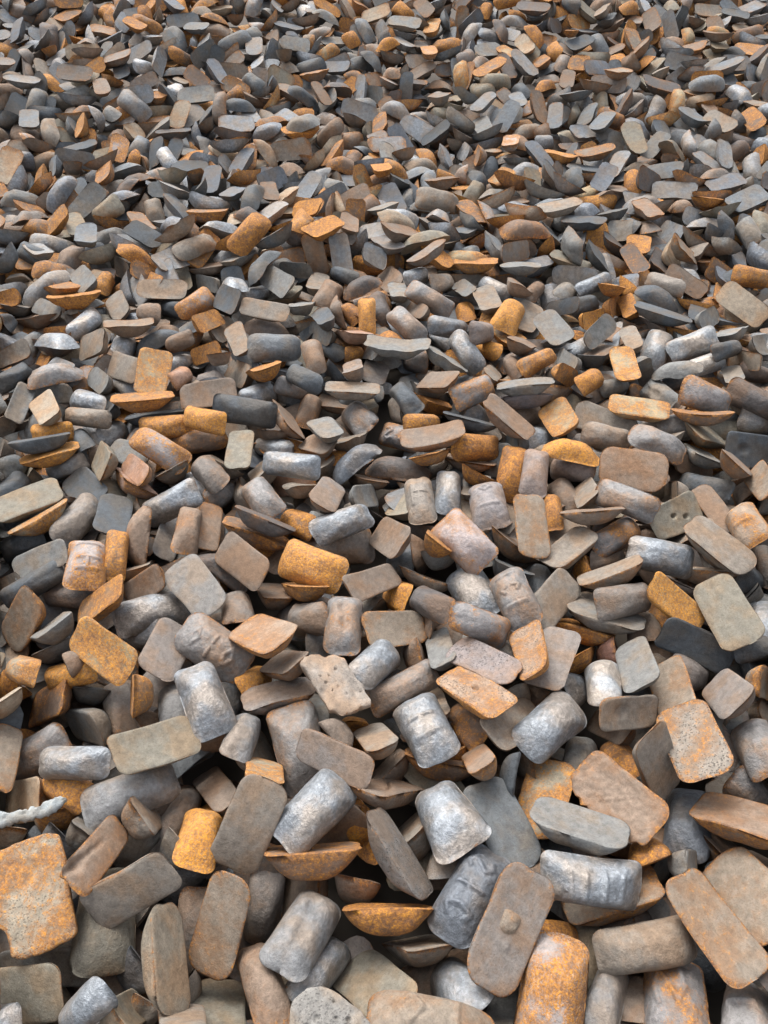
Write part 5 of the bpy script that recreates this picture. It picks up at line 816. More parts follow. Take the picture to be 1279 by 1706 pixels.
NAMED = '''
F -0.4605 0.5379 0.0643 0.847 0.458 -0.129 0.239 0.1867 0.0885 0.0491 t|taupe flat ingot with a rusty lower edge, lying just beside the big broken orange slab
R -0.5292 0.5272 -0.0440 0.144 0.752 -0.633 -0.113 0.2009 0.1114 0.0513 ol|olive-brown ingot tapering to a blunt point, just right of the broken orange slab
F -0.6326 0.4500 -0.0667 0.919 0.378 -0.110 0.025 0.1874 0.0715 0.0478 g|dark grey flat ingot pinned below the broken end of the orange slab
F -0.6441 0.3935 -0.0194 0.923 0.317 -0.214 0.044 0.1972 0.0991 0.0513 ol|wide olive-grey flat ingot cut by the bottom left corner of the photo
R -0.6370 0.3468 0.0023 0.219 -0.856 -0.020 -0.467 0.1784 0.0640 0.0461 s|silvery round end showing only in the extreme bottom left corner
R -0.4908 0.3687 0.0405 0.377 -0.806 -0.245 -0.385 0.1716 0.0624 0.0482 s|slim silver-blue round-backed ingot leaning along the bottom edge near the left corner
F -0.4320 0.3692 0.0048 0.677 -0.123 0.617 0.380 0.1808 0.0633 0.0486 ol|olive flat ingot at the bottom edge, between the slim silver-blue and the prism ingots
F -0.4303 0.4030 -0.0956 0.563 -0.254 0.607 0.500 0.1882 0.0674 0.0528 t|small brown tip poking up under the foot of the tall brown prism
F -0.3661 0.4326 0.0631 0.709 -0.382 0.359 -0.471 0.1775 0.0939 0.0477 pr|tall brown prism-like ingot with a pale worn ridge down its side
R -0.3704 0.5231 -0.1085 0.248 -0.622 0.661 0.338 0.1921 0.0779 0.0523 bs|brown round-backed ingot standing between the tall brown prism and a long flat taupe ingot
F -0.2976 0.4973 0.0243 0.518 0.310 0.187 -0.775 0.1903 0.0919 0.0506 to|long flat taupe ingot with orange down its whole edge, near the bottom edge
R -0.4599 0.4719 -0.1222 0.401 -0.689 -0.142 -0.587 0.1989 0.0932 0.0503 sd|dark silvery round end in the gap by the tall brown prism
F -0.2959 0.3883 -0.0670 0.675 -0.368 -0.215 -0.603 0.2025 0.0989 0.0526 ol|squarish olive-grey flat ingot below the long flat taupe ingot with the orange edge
F -0.3288 0.3427 0.0633 0.666 -0.436 -0.312 -0.519 0.1851 0.0756 0.0486 t|rounded brown tip rising from the bottom edge in front of the squarish olive-grey ingot
R -0.2140 0.4100 -0.0231 0.160 0.819 -0.539 0.115 0.1829 0.0688 0.0501 bo|pinkish brown wedge ingot with a sharp corner and orange streaks, at the bottom edge
R -0.2373 0.5672 -0.0933 0.388 -0.531 0.640 0.396 0.1873 0.0746 0.0515 bs|brown silver-backed ingot upright behind the long flat taupe ingot with the orange edge
R -0.1494 0.4885 -0.0038 0.225 0.518 -0.821 0.083 0.1909 0.0950 0.0506 sg dent=1|grey steel round-backed ingot with two brown hollows worn into its back
R -0.1200 0.4424 -0.0636 0.284 0.451 -0.843 0.074 0.1844 0.0654 0.0513 s|narrow silver round-backed ingot running down into the pitted grey lump
F -0.0186 0.4199 -0.0426 0.861 -0.160 -0.297 -0.381 0.1973 0.1008 0.0514 ol|dark taupe flat ingot between the pitted grey lump and the rusty tan round back
R 0.0768 0.3350 0.0271 0.167 0.981 -0.088 -0.034 0.2198 0.0979 0.0491 to mark=0I|rusty tan round-backed ingot with worn raised characters, cut by the bottom edge
R 0.1411 0.4097 -0.0674 0.151 0.779 -0.429 0.432 0.1927 0.0887 0.0509 s|stubby silver round-backed ingot just under the corner of the knobbed ingot
F 0.0651 0.5005 -0.0713 0.683 -0.404 -0.384 -0.473 0.2009 0.0999 0.0444 t|taupe flat ingot with a drooping corner, beneath the orange-sided ingot seen edge on
F 0.0067 0.5371 0.0054 0.839 -0.544 -0.002 -0.001 0.1717 0.1005 0.0513 r|orange-sided ingot seen edge on, its rusty flank facing out, left of the dark embossed ingot
R 0.1626 0.5523 0.0102 -0.040 0.476 -0.878 0.032 0.1926 0.1012 0.0495 sd mark=SIC|dark blue-grey round-backed ingot with worn embossed characters, next to the knobbed ingot
F 0.2218 0.4767 0.0664 0.515 0.036 0.236 -0.823 0.2107 0.1066 0.0499 bk knob=1|flat brown-grey ingot with a round knob standing on its face
R 0.2907 0.3839 -0.0038 0.147 -0.603 0.783 0.039 0.2106 0.1162 0.0508 oo|big orange and silver round-backed ingot cut by the bottom edge
F 0.2251 0.4040 -0.0937 0.557 -0.267 -0.345 -0.707 0.1887 0.0657 0.0511 g|grey flat ingot in shadow between the knobbed ingot and the big orange and silver one
R 0.3837 0.5678 0.0390 0.328 -0.942 0.063 0.011 0.1911 0.0899 0.0492 s mark=WIII|bright silver round-backed ingot with raised ribs, lying on a flat orange-edged ingot
F 0.4340 0.5629 -0.0122 0.951 -0.245 -0.178 0.068 0.1905 0.0924 0.0473 to|flat taupe ingot with an orange edge, carrying the bright ribbed silver ingot
R 0.4697 0.4670 0.0042 0.245 -0.966 -0.075 -0.028 0.1841 0.0798 0.0491 t|broad brown round-backed ingot with a straight lower rim, below the orange-edged flat one
F 0.5794 0.4783 0.0736 0.863 0.047 0.075 -0.497 0.1929 0.0943 0.0491 to|long slanting taupe flat ingot near the bottom right corner
F 0.6827 0.5564 0.0083 0.763 0.076 -0.364 -0.529 0.1997 0.1214 0.0506 to|wide rusty taupe flat ingot partly covered by the long slanting one at the right edge
R 0.5122 0.3824 -0.0333 0.038 0.599 -0.741 0.301 0.1957 0.1107 0.0508 so mark=S|silver round-backed ingot with an orange flank and a raised mark, cut by the bottom edge
R 0.6300 0.3583 -0.0293 0.192 0.503 -0.718 0.441 0.1867 0.0873 0.0490 sb mark=II|brownish silver round-backed ingot in the bottom right corner
R 0.3943 0.3910 -0.0468 0.163 0.482 -0.834 0.213 0.1802 0.0636 0.0501 sg|grey steel round-backed ingot in the gap beside the big orange and silver one
R 0.4601 0.4004 -0.1094 0.288 0.499 -0.719 0.388 0.1841 0.0933 0.0494 b|rounded brown end in the dark gap below the broad brown round back
R 0.6188 0.4848 -0.1268 0.447 -0.737 0.247 0.443 0.1849 0.0931 0.0497 k|dark steel end wedged under the long slanting taupe flat ingot
R 0.5463 0.5721 -0.1084 0.026 0.870 0.243 -0.428 0.1806 0.0916 0.0488 k|small steel-blue piece in the gap right of the orange-edged flat ingot
F 0.0324 0.6221 0.0405 0.815 -0.329 0.312 -0.360 0.1881 0.0988 0.0475 kp pits=1|dark pitted ingot with a slate side, standing on edge right of the rust-rimmed boat-shaped ingot
F 0.0426 0.7089 -0.0788 0.689 -0.075 -0.516 -0.503 0.2094 0.1134 0.0557 t|square-ended short taupe flat ingot left of the bright rusty-rimmed silver ingot
R 0.1307 0.6253 -0.0879 0.364 0.581 -0.583 0.435 0.1982 0.0923 0.0495 gr|ragged grey broken end below the bright rusty-rimmed silver ingot
R 0.1298 0.6955 0.0161 0.012 0.811 -0.539 0.227 0.1926 0.1101 0.0499 s|bright silver round-backed ingot with a rusty rim and one dark pit at its lower end
F 0.2371 0.6894 0.0189 0.824 -0.027 -0.016 -0.566 0.1952 0.1027 0.0505 gd|dark grey flat ingot leaning between the bright rusty-rimmed silver ingot and an orange-patched one
F 0.3354 0.7594 -0.0231 0.539 0.045 -0.152 -0.827 0.1976 0.1052 0.0511 oy|orange-patched flat ingot standing behind a smooth grey slanting ingot
F 0.3788 0.6686 0.0672 0.941 -0.253 -0.021 -0.224 0.1895 0.1022 0.0498 g|smooth grey slanting ingot with a dull face, lying over the orange-patched one
F 0.4619 0.7196 0.0554 0.872 0.177 -0.179 -0.419 0.1986 0.1155 0.0501 bo torn=1|brown slab-like ingot with a torn ragged edge
R 0.5318 0.6307 -0.0321 0.561 0.587 0.535 -0.235 0.1908 0.0892 0.0457 r|dark orange round end peeping out under the torn-edged brown ingot
R 0.6496 0.7303 -0.0890 -0.050 0.561 -0.799 0.209 0.1953 0.0953 0.0516 sd|dark blue-grey round-backed ingot pointing down into a gap, right of the torn-edged brown ingot
F 0.5795 0.8041 0.0338 0.791 0.253 0.452 -0.325 0.1894 0.1009 0.0505 t|taupe wedge-shaped flat ingot between the torn-edged ingot and the large pitted slab
F 0.6483 0.8414 0.0688 0.707 0.124 -0.236 -0.655 0.1961 0.1177 0.0496 pm pits=1|large pitted slab mottled orange, grey and black
F 0.6655 1.0103 0.0021 0.658 0.142 -0.353 -0.649 0.1944 0.0972 0.0507 to|orange-stained flat ingot sticking out above the large pitted slab
R 0.8211 0.8610 -0.0052 0.068 -0.655 0.619 -0.428 0.1883 0.0983 0.0494 sb|silver and rust round-backed ingot at the right edge, next to the large pitted slab
R 0.8075 0.8030 -0.0887 0.432 -0.816 0.208 0.324 0.1908 0.0832 0.0512 sb|brownish silver round-backed ingot at the right edge, above a long pinkish flat ingot
F 0.7212 0.6993 0.0321 0.910 -0.249 -0.125 -0.308 0.1939 0.1164 0.0570 bo|long pinkish tan ingot with an orange lower flank, running off the right edge
F 0.7232 0.6964 -0.1064 0.860 -0.113 0.404 0.292 0.1914 0.0930 0.0514 b|small brown piece under the long pinkish tan ingot at the right edge
F 0.6012 0.6049 0.0058 0.823 0.191 0.530 0.075 0.1704 0.0633 0.0488 g|thin grey sliver above the top end of the long slanting taupe ingot
R 0.5379 0.8682 -0.0874 0.054 0.666 -0.604 0.435 0.1879 0.0783 0.0502 r|rounded orange-brown end behind the top of the torn-edged ingot
F -0.4783 0.8305 0.0693 0.932 0.030 0.222 0.285 0.1898 0.0968 0.0495 ol|plain olive-taupe flat ingot right of the shiny blue-silver ingot near the left edge
R -0.6490 0.8076 0.0346 0.297 -0.946 0.031 -0.126 0.1782 0.0691 0.0492 s|shiny blue-silver round-backed ingot with its rim along the bottom, near the left edge
R -0.7917 0.8984 -0.0938 0.392 -0.878 -0.197 -0.190 0.1961 0.0973 0.0520 sb|brown-stained steel ingot behind the shiny blue-silver one near the left edge
F -0.8189 0.8435 0.0016 0.720 -0.311 0.146 -0.602 0.1808 0.0639 0.0487 to|orange-edged flat ingot standing upright against the left edge of the photo
R -0.6731 0.7830 -0.0381 0.105 -0.917 0.245 -0.298 0.1837 0.0698 0.0499 or|orange and silver ingot above the pale jagged splinter
F -0.7868 0.7801 -0.0798 0.892 0.232 -0.386 -0.040 0.1904 0.0929 0.0515 tan|smooth tan flat ingot behind the pale jagged splinter
F -0.7040 0.7583 -0.0837 0.708 -0.416 -0.319 -0.473 0.2023 0.0949 0.0457 to|orange-edged flat ingot just under the tip of the pale jagged splinter
F -0.7829 0.7035 -0.0395 0.671 -0.497 -0.267 -0.481 0.1961 0.0906 0.0438 tan|tan flat ingot at the left edge, between the splinter and the big orange slab
R -0.5278 0.7573 -0.0067 0.087 -0.951 -0.259 0.144 0.1971 0.0978 0.0508 sg|large grey-silver round-backed ingot lying above a pink-brown folded ingot
F -0.5365 0.6114 0.0616 0.485 -0.427 0.145 -0.749 0.1821 0.0696 0.0488 bo fold=1|pink-brown flat ingot with a folded crease, beside the big broken orange slab
F -0.6061 0.7103 -0.0376 0.622 -0.126 0.552 0.541 0.1860 0.0642 0.0500 g|grey flat ingot tucked under the large grey-silver round back
R -0.6735 0.7014 -0.0920 0.477 -0.669 -0.125 -0.556 0.1959 0.0930 0.0488 sd|dark steel corner showing behind the top of the big broken orange slab
F -0.4851 0.7265 -0.0138 0.671 -0.040 0.610 0.420 0.1795 0.0887 0.0490 t|brown sliver under the end of the large grey-silver round-backed ingot
R -0.5284 0.7008 -0.0970 0.441 -0.337 0.659 0.508 0.1861 0.0931 0.0507 g|grey triangular end below the pink-brown folded ingot
R -0.4540 0.7465 -0.1042 0.284 0.559 -0.771 -0.109 0.1880 0.0663 0.0517 bs|long narrow grey-brown ingot leaning left of the bright orange dome
R -0.3721 0.6685 -0.0168 0.314 0.661 -0.679 0.066 0.1856 0.0860 0.0495 o|bright orange dome-shaped ingot beside a large plain taupe flat ingot
F -0.2618 0.6565 0.0686 0.498 0.227 0.333 -0.767 0.1919 0.1026 0.0494 t|large plain taupe flat ingot right of the bright orange dome
F -0.2495 0.8001 0.0244 0.654 -0.389 -0.188 -0.621 0.1889 0.0821 0.0494 oy|flat ingot freckled with orange, sticking out above the large plain taupe one
F -0.3725 0.8124 -0.0767 0.854 -0.129 -0.260 -0.431 0.1909 0.0662 0.0515 b|small brown flat ingot above the bright orange dome
R -0.4166 0.6756 -0.0633 0.427 -0.670 -0.114 -0.597 0.1825 0.0898 0.0448 g|small grey rounded bit left of the bright orange dome
R -0.4210 0.6443 -0.1260 0.457 -0.286 0.708 0.457 0.1848 0.0931 0.0507 sd|dark steel ingot in the gap below the bright orange dome
R -0.1390 0.7033 0.0349 0.126 0.420 -0.898 -0.050 0.1903 0.0991 0.0495 s|shiny silver-blue round-backed ingot resting over a rust-rimmed boat-shaped ingot
F -0.1109 0.7007 -0.0561 0.296 0.259 0.502 -0.771 0.1874 0.0911 0.0495 b|brown ingot in the shade under the shiny silver-blue round back
F -0.1406 0.6371 0.0188 0.875 -0.481 0.012 0.050 0.1942 0.1047 0.0556 br|rust-rimmed boat-shaped ingot seen edge on with a pitted brown flank
F -0.0527 0.6168 -0.0909 0.538 -0.463 -0.334 -0.619 0.2028 0.0953 0.0450 b|brown boat-shaped end below the rust-rimmed boat-shaped ingot
F -0.1730 0.6021 -0.1158 0.844 0.124 -0.518 -0.061 0.1889 0.0932 0.0515 b|dark brown flat ingot in the shade under the rust-rimmed boat-shaped ingot
F 0.0092 0.7841 -0.0147 0.805 -0.331 0.285 0.400 0.1960 0.0958 0.0452 b crack=1|pale brown ingot with a cracked maroon side, right of the shiny silver-blue round back
R -0.1884 0.8897 -0.0511 0.122 -0.801 0.574 0.122 0.2033 0.1144 0.0515 sb|silver round-backed ingot with a broad brown rim, half covered by a mauve-grey flat one
F -0.1041 0.8027 0.0589 0.897 0.361 -0.141 -0.211 0.1846 0.0767 0.0489 m|mauve-grey flat ingot lying across the silver ingot with the broad brown rim
F -0.9284 1.2372 -0.0293 0.244 0.395 0.316 -0.827 0.1983 0.1038 0.0521 to|dusty orange-tan flat ingot near the left edge, under a dark boat-shaped one
F -0.8248 1.1890 0.0160 0.859 -0.087 -0.366 -0.347 0.1969 0.1016 0.0514 g|grey boat-shaped ingot left of the orange flat ingot with the grey middle
F -0.8442 1.1796 -0.0662 0.817 -0.196 -0.351 -0.414 0.2016 0.0985 0.0431 g|thin grey boat-shaped ingot below another grey boat, left of the orange flat ingot
R -0.8355 1.0571 0.0034 0.222 -0.891 0.194 -0.346 0.1767 0.0664 0.0477 oy|lumpy orange and grey ingot near the left edge
R -0.7522 1.0807 -0.0428 0.407 -0.871 -0.047 -0.270 0.1860 0.0650 0.0506 oyy|yellow-orange sliver-shaped ingot below the small dark brown wedge
F -0.8106 1.0218 -0.0741 0.907 0.148 -0.393 -0.045 0.1992 0.0880 0.0507 br pits=1|brown flat ingot with pits and a rusty belly, below the yellow-orange sliver
F -0.8777 0.9789 0.0071 0.845 -0.151 -0.381 -0.344 0.1956 0.0962 0.0433 tan|tan ingot end entering from the left edge, above the orange-edged upright one
F -0.7249 1.0864 -0.1068 0.693 -0.428 -0.240 -0.528 0.2011 0.0933 0.0423 gd|dark grey boat in the gap under the orange flat ingot with the grey middle
F -0.7029 0.9611 -0.0843 0.781 0.482 -0.396 -0.035 0.1991 0.0874 0.0504 g|grey hexagonal-looking flat ingot above the shiny blue-silver one
R -0.6336 1.0329 -0.1084 0.127 0.850 -0.508 0.056 0.1873 0.0928 0.0519 bs|narrow brown steel ingot standing below the orange flat ingot's lower end
F -0.5711 0.9774 0.0256 0.768 0.256 -0.565 -0.162 0.1926 0.0944 0.0443 ro|half-moon orange-brown ingot standing on its end, below the mauve flat ingot
R -0.4938 0.9950 -0.0620 0.249 0.766 -0.582 0.110 0.1851 0.0746 0.0499 gw|grey wrinkled ingot left of a bright silver one with a tan rim
F -0.6564 1.0741 0.0625 0.893 0.349 -0.022 -0.282 0.1907 0.0956 0.0496 of|orange flat ingot with a grey middle, left side of the photo
F -0.5251 1.1259 0.0009 0.610 -0.258 0.125 -0.738 0.1970 0.1036 0.0509 m|mauve-grey flat ingot right of the orange flat ingot with the grey middle
R -0.6190 1.2389 -0.0937 0.386 -0.819 -0.012 -0.425 0.1887 0.0740 0.0510 s|silver-grey round back behind the mauve-grey flat ingot
R -0.4147 1.1358 -0.0135 0.230 -0.930 0.273 0.086 0.2014 0.1120 0.0512 sb mark=OIO|brown and purple steel round-backed ingot with worn round impressions
R -0.4019 0.9596 0.0304 0.003 0.850 -0.519 -0.091 0.1908 0.0985 0.0496 s|bright silver round-backed ingot with a tan rim, just below the brown and purple steel one
R -0.3190 0.8953 -0.0232 0.331 0.624 -0.705 0.059 0.1830 0.0728 0.0495 sg|silver wedge with a pointed foot, left of the silver ingot with the broad brown rim
F -0.2891 0.9048 -0.0864 0.768 0.057 0.531 0.354 0.1872 0.0931 0.0515 t|brown sliver under the pointed silver wedge
R -0.3331 1.0899 -0.1003 0.075 -0.746 -0.405 0.524 0.1858 0.0696 0.0501 o|bright orange lump under the orange-edged tan flat ingot
F -0.2421 1.0884 0.0007 0.842 -0.113 -0.388 -0.356 0.1926 0.0837 0.0446 b|brown boat-shaped ingot between the bright orange lump and the pale slag lump
F -0.2886 1.1230 0.0690 0.908 -0.086 -0.216 -0.350 0.1948 0.1118 0.0515 top|flat tan ingot with a bright orange edge and front corner, left of centre
F -0.2494 1.0236 -0.0229 0.963 -0.222 -0.013 0.150 0.1748 0.0961 0.0476 m|grey-mauve boat-shaped ingot running in under the pale slag lump
R -0.0239 1.0747 0.0062 0.286 0.439 -0.847 -0.093 0.1832 0.0846 0.0489 s|silver round-backed ingot right behind the pale slag lump
R 0.0434 1.0356 -0.0326 0.305 -0.916 -0.251 0.071 0.1883 0.0742 0.0510 sb|long silver ingot with a rusty lower rim, right of the pale slag lump
R -0.0992 1.1754 0.0276 -0.033 -0.698 0.714 0.034 0.1870 0.0910 0.0495 sb dent=1|upright silver and rust round-backed ingot above the pale slag lump
R -0.1767 1.1858 -0.0946 0.224 -0.739 -0.209 0.600 0.1863 0.0929 0.0497 sg|small grey round back just above the pale slag lump
R -0.1863 1.2265 -0.0148 0.317 -0.826 0.119 -0.451 0.1866 0.0873 0.0495 bs|brown steel round-backed ingot left of the upright silver and rust one
F -0.0215 0.8867 0.0104 0.766 -0.193 -0.322 -0.521 0.1878 0.0746 0.0489 t|taupe wedge with a sharp lower corner, below the pale slag lump
R -0.1182 0.8947 -0.0238 0.600 0.433 -0.671 0.037 0.1931 0.0936 0.0463 b|brown wedge edge below the pale slag lump
F 0.0294 1.1856 0.0045 0.940 0.139 0.254 0.182 0.1932 0.0937 0.0507 to|tan flat ingot with one small hole, right of the upright silver and rust one
R 0.0933 0.9031 0.0058 -0.048 0.813 -0.559 0.155 0.1934 0.1068 0.0503 s mark=III|bright silver round-backed ingot with rounded rings, in the lower middle of the photo
R 0.1979 0.9589 -0.0871 -0.036 0.795 -0.433 0.424 0.1897 0.0809 0.0508 br|dark rusty ingot in shade below the orange pitted flat ingot
F 0.2038 0.9664 0.0694 0.890 -0.114 -0.113 -0.427 0.1880 0.0959 0.0495 pp pits=1 hole=1|orange pitted flat ingot with a hole in its middle and a maroon side
F 0.2296 1.0550 0.0567 0.931 -0.013 -0.131 -0.340 0.1847 0.0847 0.0488 mp pits=1|mauve pitted flat ingot above the orange pitted one
R 0.2329 1.1658 0.0418 0.312 -0.905 0.081 0.279 0.1857 0.0784 0.0493 so|orange to silver round-backed ingot above the mauve pitted flat ingot
F 0.3369 1.0790 0.0623 0.680 0.109 -0.348 -0.636 0.1868 0.0838 0.0492 pp pits=1|small upright pitted orange ingot with black holes, lying on a mauve flat one
F 0.3982 1.0864 0.0220 0.526 0.051 -0.098 -0.843 0.1935 0.1003 0.0503 m|mauve flat ingot under the small upright pitted orange one
F 0.2933 0.9178 0.0117 0.930 -0.002 0.198 0.310 0.1925 0.0931 0.0505 t|tan flat ingot partly under the broad bluish silver ingot
R 0.3638 0.9060 0.0125 0.066 0.342 -0.931 -0.109 0.1918 0.0997 0.0501 s|broad bluish silver round-backed ingot lying across a tan flat one
R 0.4564 1.0737 -0.1008 0.124 -0.807 -0.263 0.513 0.1869 0.0929 0.0474 s|small silvery end beside the upright white-silver ingot
R 0.4429 0.8767 -0.1063 0.161 0.537 -0.802 0.205 0.1892 0.0745 0.0513 g|grey rounded ingot behind the torn-edged brown one
F 0.2894 0.8149 -0.0341 0.717 0.259 0.643 0.074 0.1930 0.0852 0.0381 k|slate-dark wedge standing beside the orange-patched flat ingot
F 0.1957 0.8244 0.0333 0.703 -0.127 -0.452 -0.534 0.1775 0.0625 0.0487 bo|pinkish broken-off piece above the dark grey leaning flat ingot
F 0.1304 0.8668 -0.0523 0.900 -0.424 0.051 -0.089 0.1739 0.1029 0.0491 br|maroon-brown boat-shaped ingot under the ringed bright silver one
F 0.0041 0.8886 -0.1130 0.726 -0.094 -0.525 -0.434 0.1896 0.0931 0.0513 b|small reddish brown piece beside the maroon-brown boat-shaped ingot
R 0.5148 1.0269 -0.0102 0.045 0.630 -0.730 0.261 0.1871 0.0819 0.0500 sw|upright white-silver round-backed ingot left of a grey flat one
F 0.5909 1.0692 0.0238 0.656 0.101 -0.369 -0.650 0.1934 0.0911 0.0507 g|smooth grey flat ingot standing right of the upright white-silver one
F 0.5372 0.9109 0.0587 0.879 0.391 0.263 0.071 0.1838 0.0741 0.0488 t dent=1|tan flat ingot with a dark dent, below the smooth grey flat one
F 0.5288 0.9685 -0.0854 0.756 0.036 -0.506 -0.414 0.1900 0.0662 0.0510 b|brown ingot under the tan flat one with the dark dent
R 0.7513 1.1198 -0.0952 0.367 -0.847 -0.026 0.385 0.1927 0.0923 0.0509 m|matte mauve round back between the orange-stained flat ingot and a mauve diamond
F 0.7705 0.9842 0.0339 0.658 0.057 -0.521 -0.541 0.1932 0.0966 0.0499 m|mauve diamond-lying flat ingot near the right edge
F 0.8978 1.0226 0.0002 0.838 0.333 0.431 0.020 0.1856 0.0737 0.0487 to|rusty tan flat ingot at the right edge behind the mauve diamond
F 0.7682 1.1457 -0.0141 0.814 0.536 0.027 -0.223 0.1922 0.0899 0.0508 k|large dark grey slanting ingot under the bright orange flat one at the right
F 0.5190 1.2528 -0.0651 0.920 -0.348 0.054 -0.174 0.1708 0.1020 0.0489 ro|rust-bottomed boat-shaped ingot below a grey boat, left of the smooth grey flat ingot
R 0.9110 1.1447 -0.0307 0.317 -0.901 -0.113 0.275 0.1768 0.0645 0.0483 k|dark steel ingot at the right edge under the big grey-olive flat one
F 0.8350 1.1915 0.0624 0.729 0.263 -0.162 -0.612 0.1957 0.1085 0.0498 ol|big grey-olive flat ingot with a shallow dip, near the right edge
F 0.7257 1.2246 0.0526 0.913 0.229 0.254 -0.224 0.1871 0.0786 0.0474 oyy|bright orange flat ingot near the right edge, left of the big grey-olive one
R 0.9945 1.2531 -0.0644 -0.012 0.544 -0.796 0.266 0.1888 0.0771 0.0509 s|silver end cut by the right edge beside the big grey-olive flat ingot
R -0.7854 1.3780 0.0247 0.146 0.768 -0.617 -0.089 0.1895 0.1028 0.0496 oo mark=IH|orange and silver round-backed ingot with worn raised marks, in the upper left half
R -0.7299 1.4338 -0.0008 0.134 0.739 -0.639 -0.167 0.1786 0.0631 0.0496 or|upright orange ingot touching the orange and silver one with worn marks
R -0.6761 1.5187 -0.0157 0.492 -0.465 0.735 -0.029 0.1806 0.0862 0.0458 bo|tall pink-brown ingot right of the upright orange one
F -0.7749 1.6032 0.0010 0.742 -0.199 0.059 -0.638 0.1958 0.0988 0.0507 k|dark slate flat ingot behind the orange and silver one with worn marks
R -0.8906 1.6029 -0.0318 0.237 0.525 -0.736 -0.355 0.1935 0.0922 0.0510 sg|grey wrinkled round-backed ingot left of the dark slate flat one
F -0.9886 1.5853 0.0033 0.907 -0.241 -0.175 0.298 0.1844 0.1030 0.0484 oy|orange edge-on ingot under a thick grey-olive slab near the left edge
F -1.0443 1.6556 0.0068 0.959 0.017 0.007 0.284 0.2007 0.1151 0.0538 ol|thick grey-olive slab-like ingot at the left edge
R -1.0520 1.5640 -0.0858 0.451 -0.842 -0.121 -0.271 0.1845 0.0754 0.0514 k|dark steel ingot below the orange edge-on one at the left edge
F -0.9172 1.3953 0.0236 0.939 0.266 -0.200 0.091 0.1855 0.0780 0.0484 g|plain grey flat ingot left of the orange and silver one with worn marks
R -0.9280 1.3445 -0.0168 0.407 -0.876 -0.223 -0.131 0.1921 0.0646 0.0507 k|dark boat-shaped ingot seen edge on below the plain grey flat one
R -0.8385 1.3415 -0.0539 0.449 -0.865 0.068 -0.213 0.1879 0.0707 0.0500 kb|dark brown boat-shaped ingot under the orange and silver one with worn marks
F -0.7180 1.2503 0.0334 0.931 0.079 -0.353 0.044 0.1865 0.0850 0.0460 ro|pinkish rust ingot leaning up from the orange flat ingot with the grey middle
F -0.6334 1.3286 -0.0053 0.847 0.372 -0.374 0.069 0.1860 0.0707 0.0499 bo|brown flat ingot with orange lower edge, left of the flat grey ring-marked one
R -0.6003 1.2650 -0.0357 0.191 -0.955 -0.195 0.116 0.1956 0.0992 0.0509 s|long bright silver ingot above the mauve-grey flat one
F -0.4800 1.2885 0.0438 0.892 0.156 -0.024 -0.425 0.1965 0.1044 0.0505 gm ring=1|flat grey ingot with a faint ring mark near its upper end
F -0.6234 1.5789 -0.0671 0.646 -0.250 0.228 -0.684 0.1938 0.0763 0.0516 sg|grey steel flat ingot beside the tall pink-brown one
R -0.5509 1.5267 0.0026 0.141 0.707 -0.673 -0.164 0.1822 0.0715 0.0496 bo|pale pink-brown upright round back left of a rusty flat one
F -0.5047 1.5828 -0.0334 0.711 -0.183 0.167 -0.658 0.1892 0.0727 0.0505 bo|rusty pink flat ingot upright behind a brown flat one
F -0.3748 1.3761 0.0425 0.864 0.328 -0.176 -0.340 0.1929 0.0978 0.0503 b|plain brown flat ingot right of the flat grey one with the ring mark
R -0.4477 1.4135 -0.0541 0.255 0.917 -0.092 -0.292 0.1717 0.0884 0.0455 kb|dark brown boat-shaped ingot below the plain brown flat one
F -0.3561 1.5402 -0.0015 0.944 -0.258 0.205 -0.027 0.1973 0.1056 0.0521 br|rust-flanked boat-shaped ingot above the plain brown flat one
F -0.3253 1.5296 0.0536 0.918 -0.334 0.214 -0.016 0.1808 0.1006 0.0445 kb|thin dark boat-shaped ingot lying over the rust-flanked one
R -0.2421 1.6021 -0.0459 0.263 -0.843 0.292 -0.368 0.1878 0.0782 0.0505 or|small orange wedge between the thin dark boat and a wavy silver ingot
R -0.1185 1.5377 0.0186 0.227 -0.936 -0.254 0.088 0.1892 0.0819 0.0496 s|wavy silver ingot with a pointed end, above a brown-silver round back
R -0.1317 1.5381 -0.0754 0.317 -0.945 -0.079 0.019 0.2060 0.1110 0.0524 bs|brown-silver round-backed ingot behind the orange dome with grey flecks
R -0.1862 1.3633 0.0310 0.305 -0.921 0.220 -0.100 0.1934 0.1088 0.0497 od|orange domed ingot flecked with grey, just left of the centre of the photo
F 0.0110 1.4981 0.0109 0.814 0.183 -0.377 -0.403 0.1942 0.1003 0.0500 b|brown broken ingot with a jagged corner, right of the brown-silver round back
F -0.0282 1.3281 0.0163 0.899 0.134 0.263 0.323 0.1873 0.0764 0.0498 b|brown flat ingot running right from the orange domed ingot's lower end
R 0.0491 1.3664 -0.0942 0.160 -0.756 0.342 -0.534 0.1895 0.0851 0.0491 od|orange rounded lump at the end of the brown flat ingot, near the centre
F -0.2068 1.3303 0.0029 0.741 -0.318 -0.222 -0.548 0.1973 0.1006 0.0434 ro|small boat-shaped ingot with an orange flank, right under the orange domed one
F -0.2966 1.3719 -0.0695 0.747 -0.280 -0.169 -0.579 0.2004 0.0903 0.0511 b|brown flat ingot in shade left of the small orange-flanked boat
R -0.3816 1.2735 -0.0421 0.185 0.762 -0.594 0.182 0.1827 0.0827 0.0482 bs|brown steel round back above the orange-edged tan flat ingot
R 0.2164 1.4595 0.0288 0.279 -0.849 0.441 -0.080 0.1950 0.1126 0.0498 sp|big pinkish silver round-backed ingot edged with orange, right of centre
F 0.1564 1.4863 0.0096 0.515 -0.450 -0.044 -0.728 0.1951 0.0913 0.0522 ro|orange-bottomed half-round ingot left of the big pinkish silver one
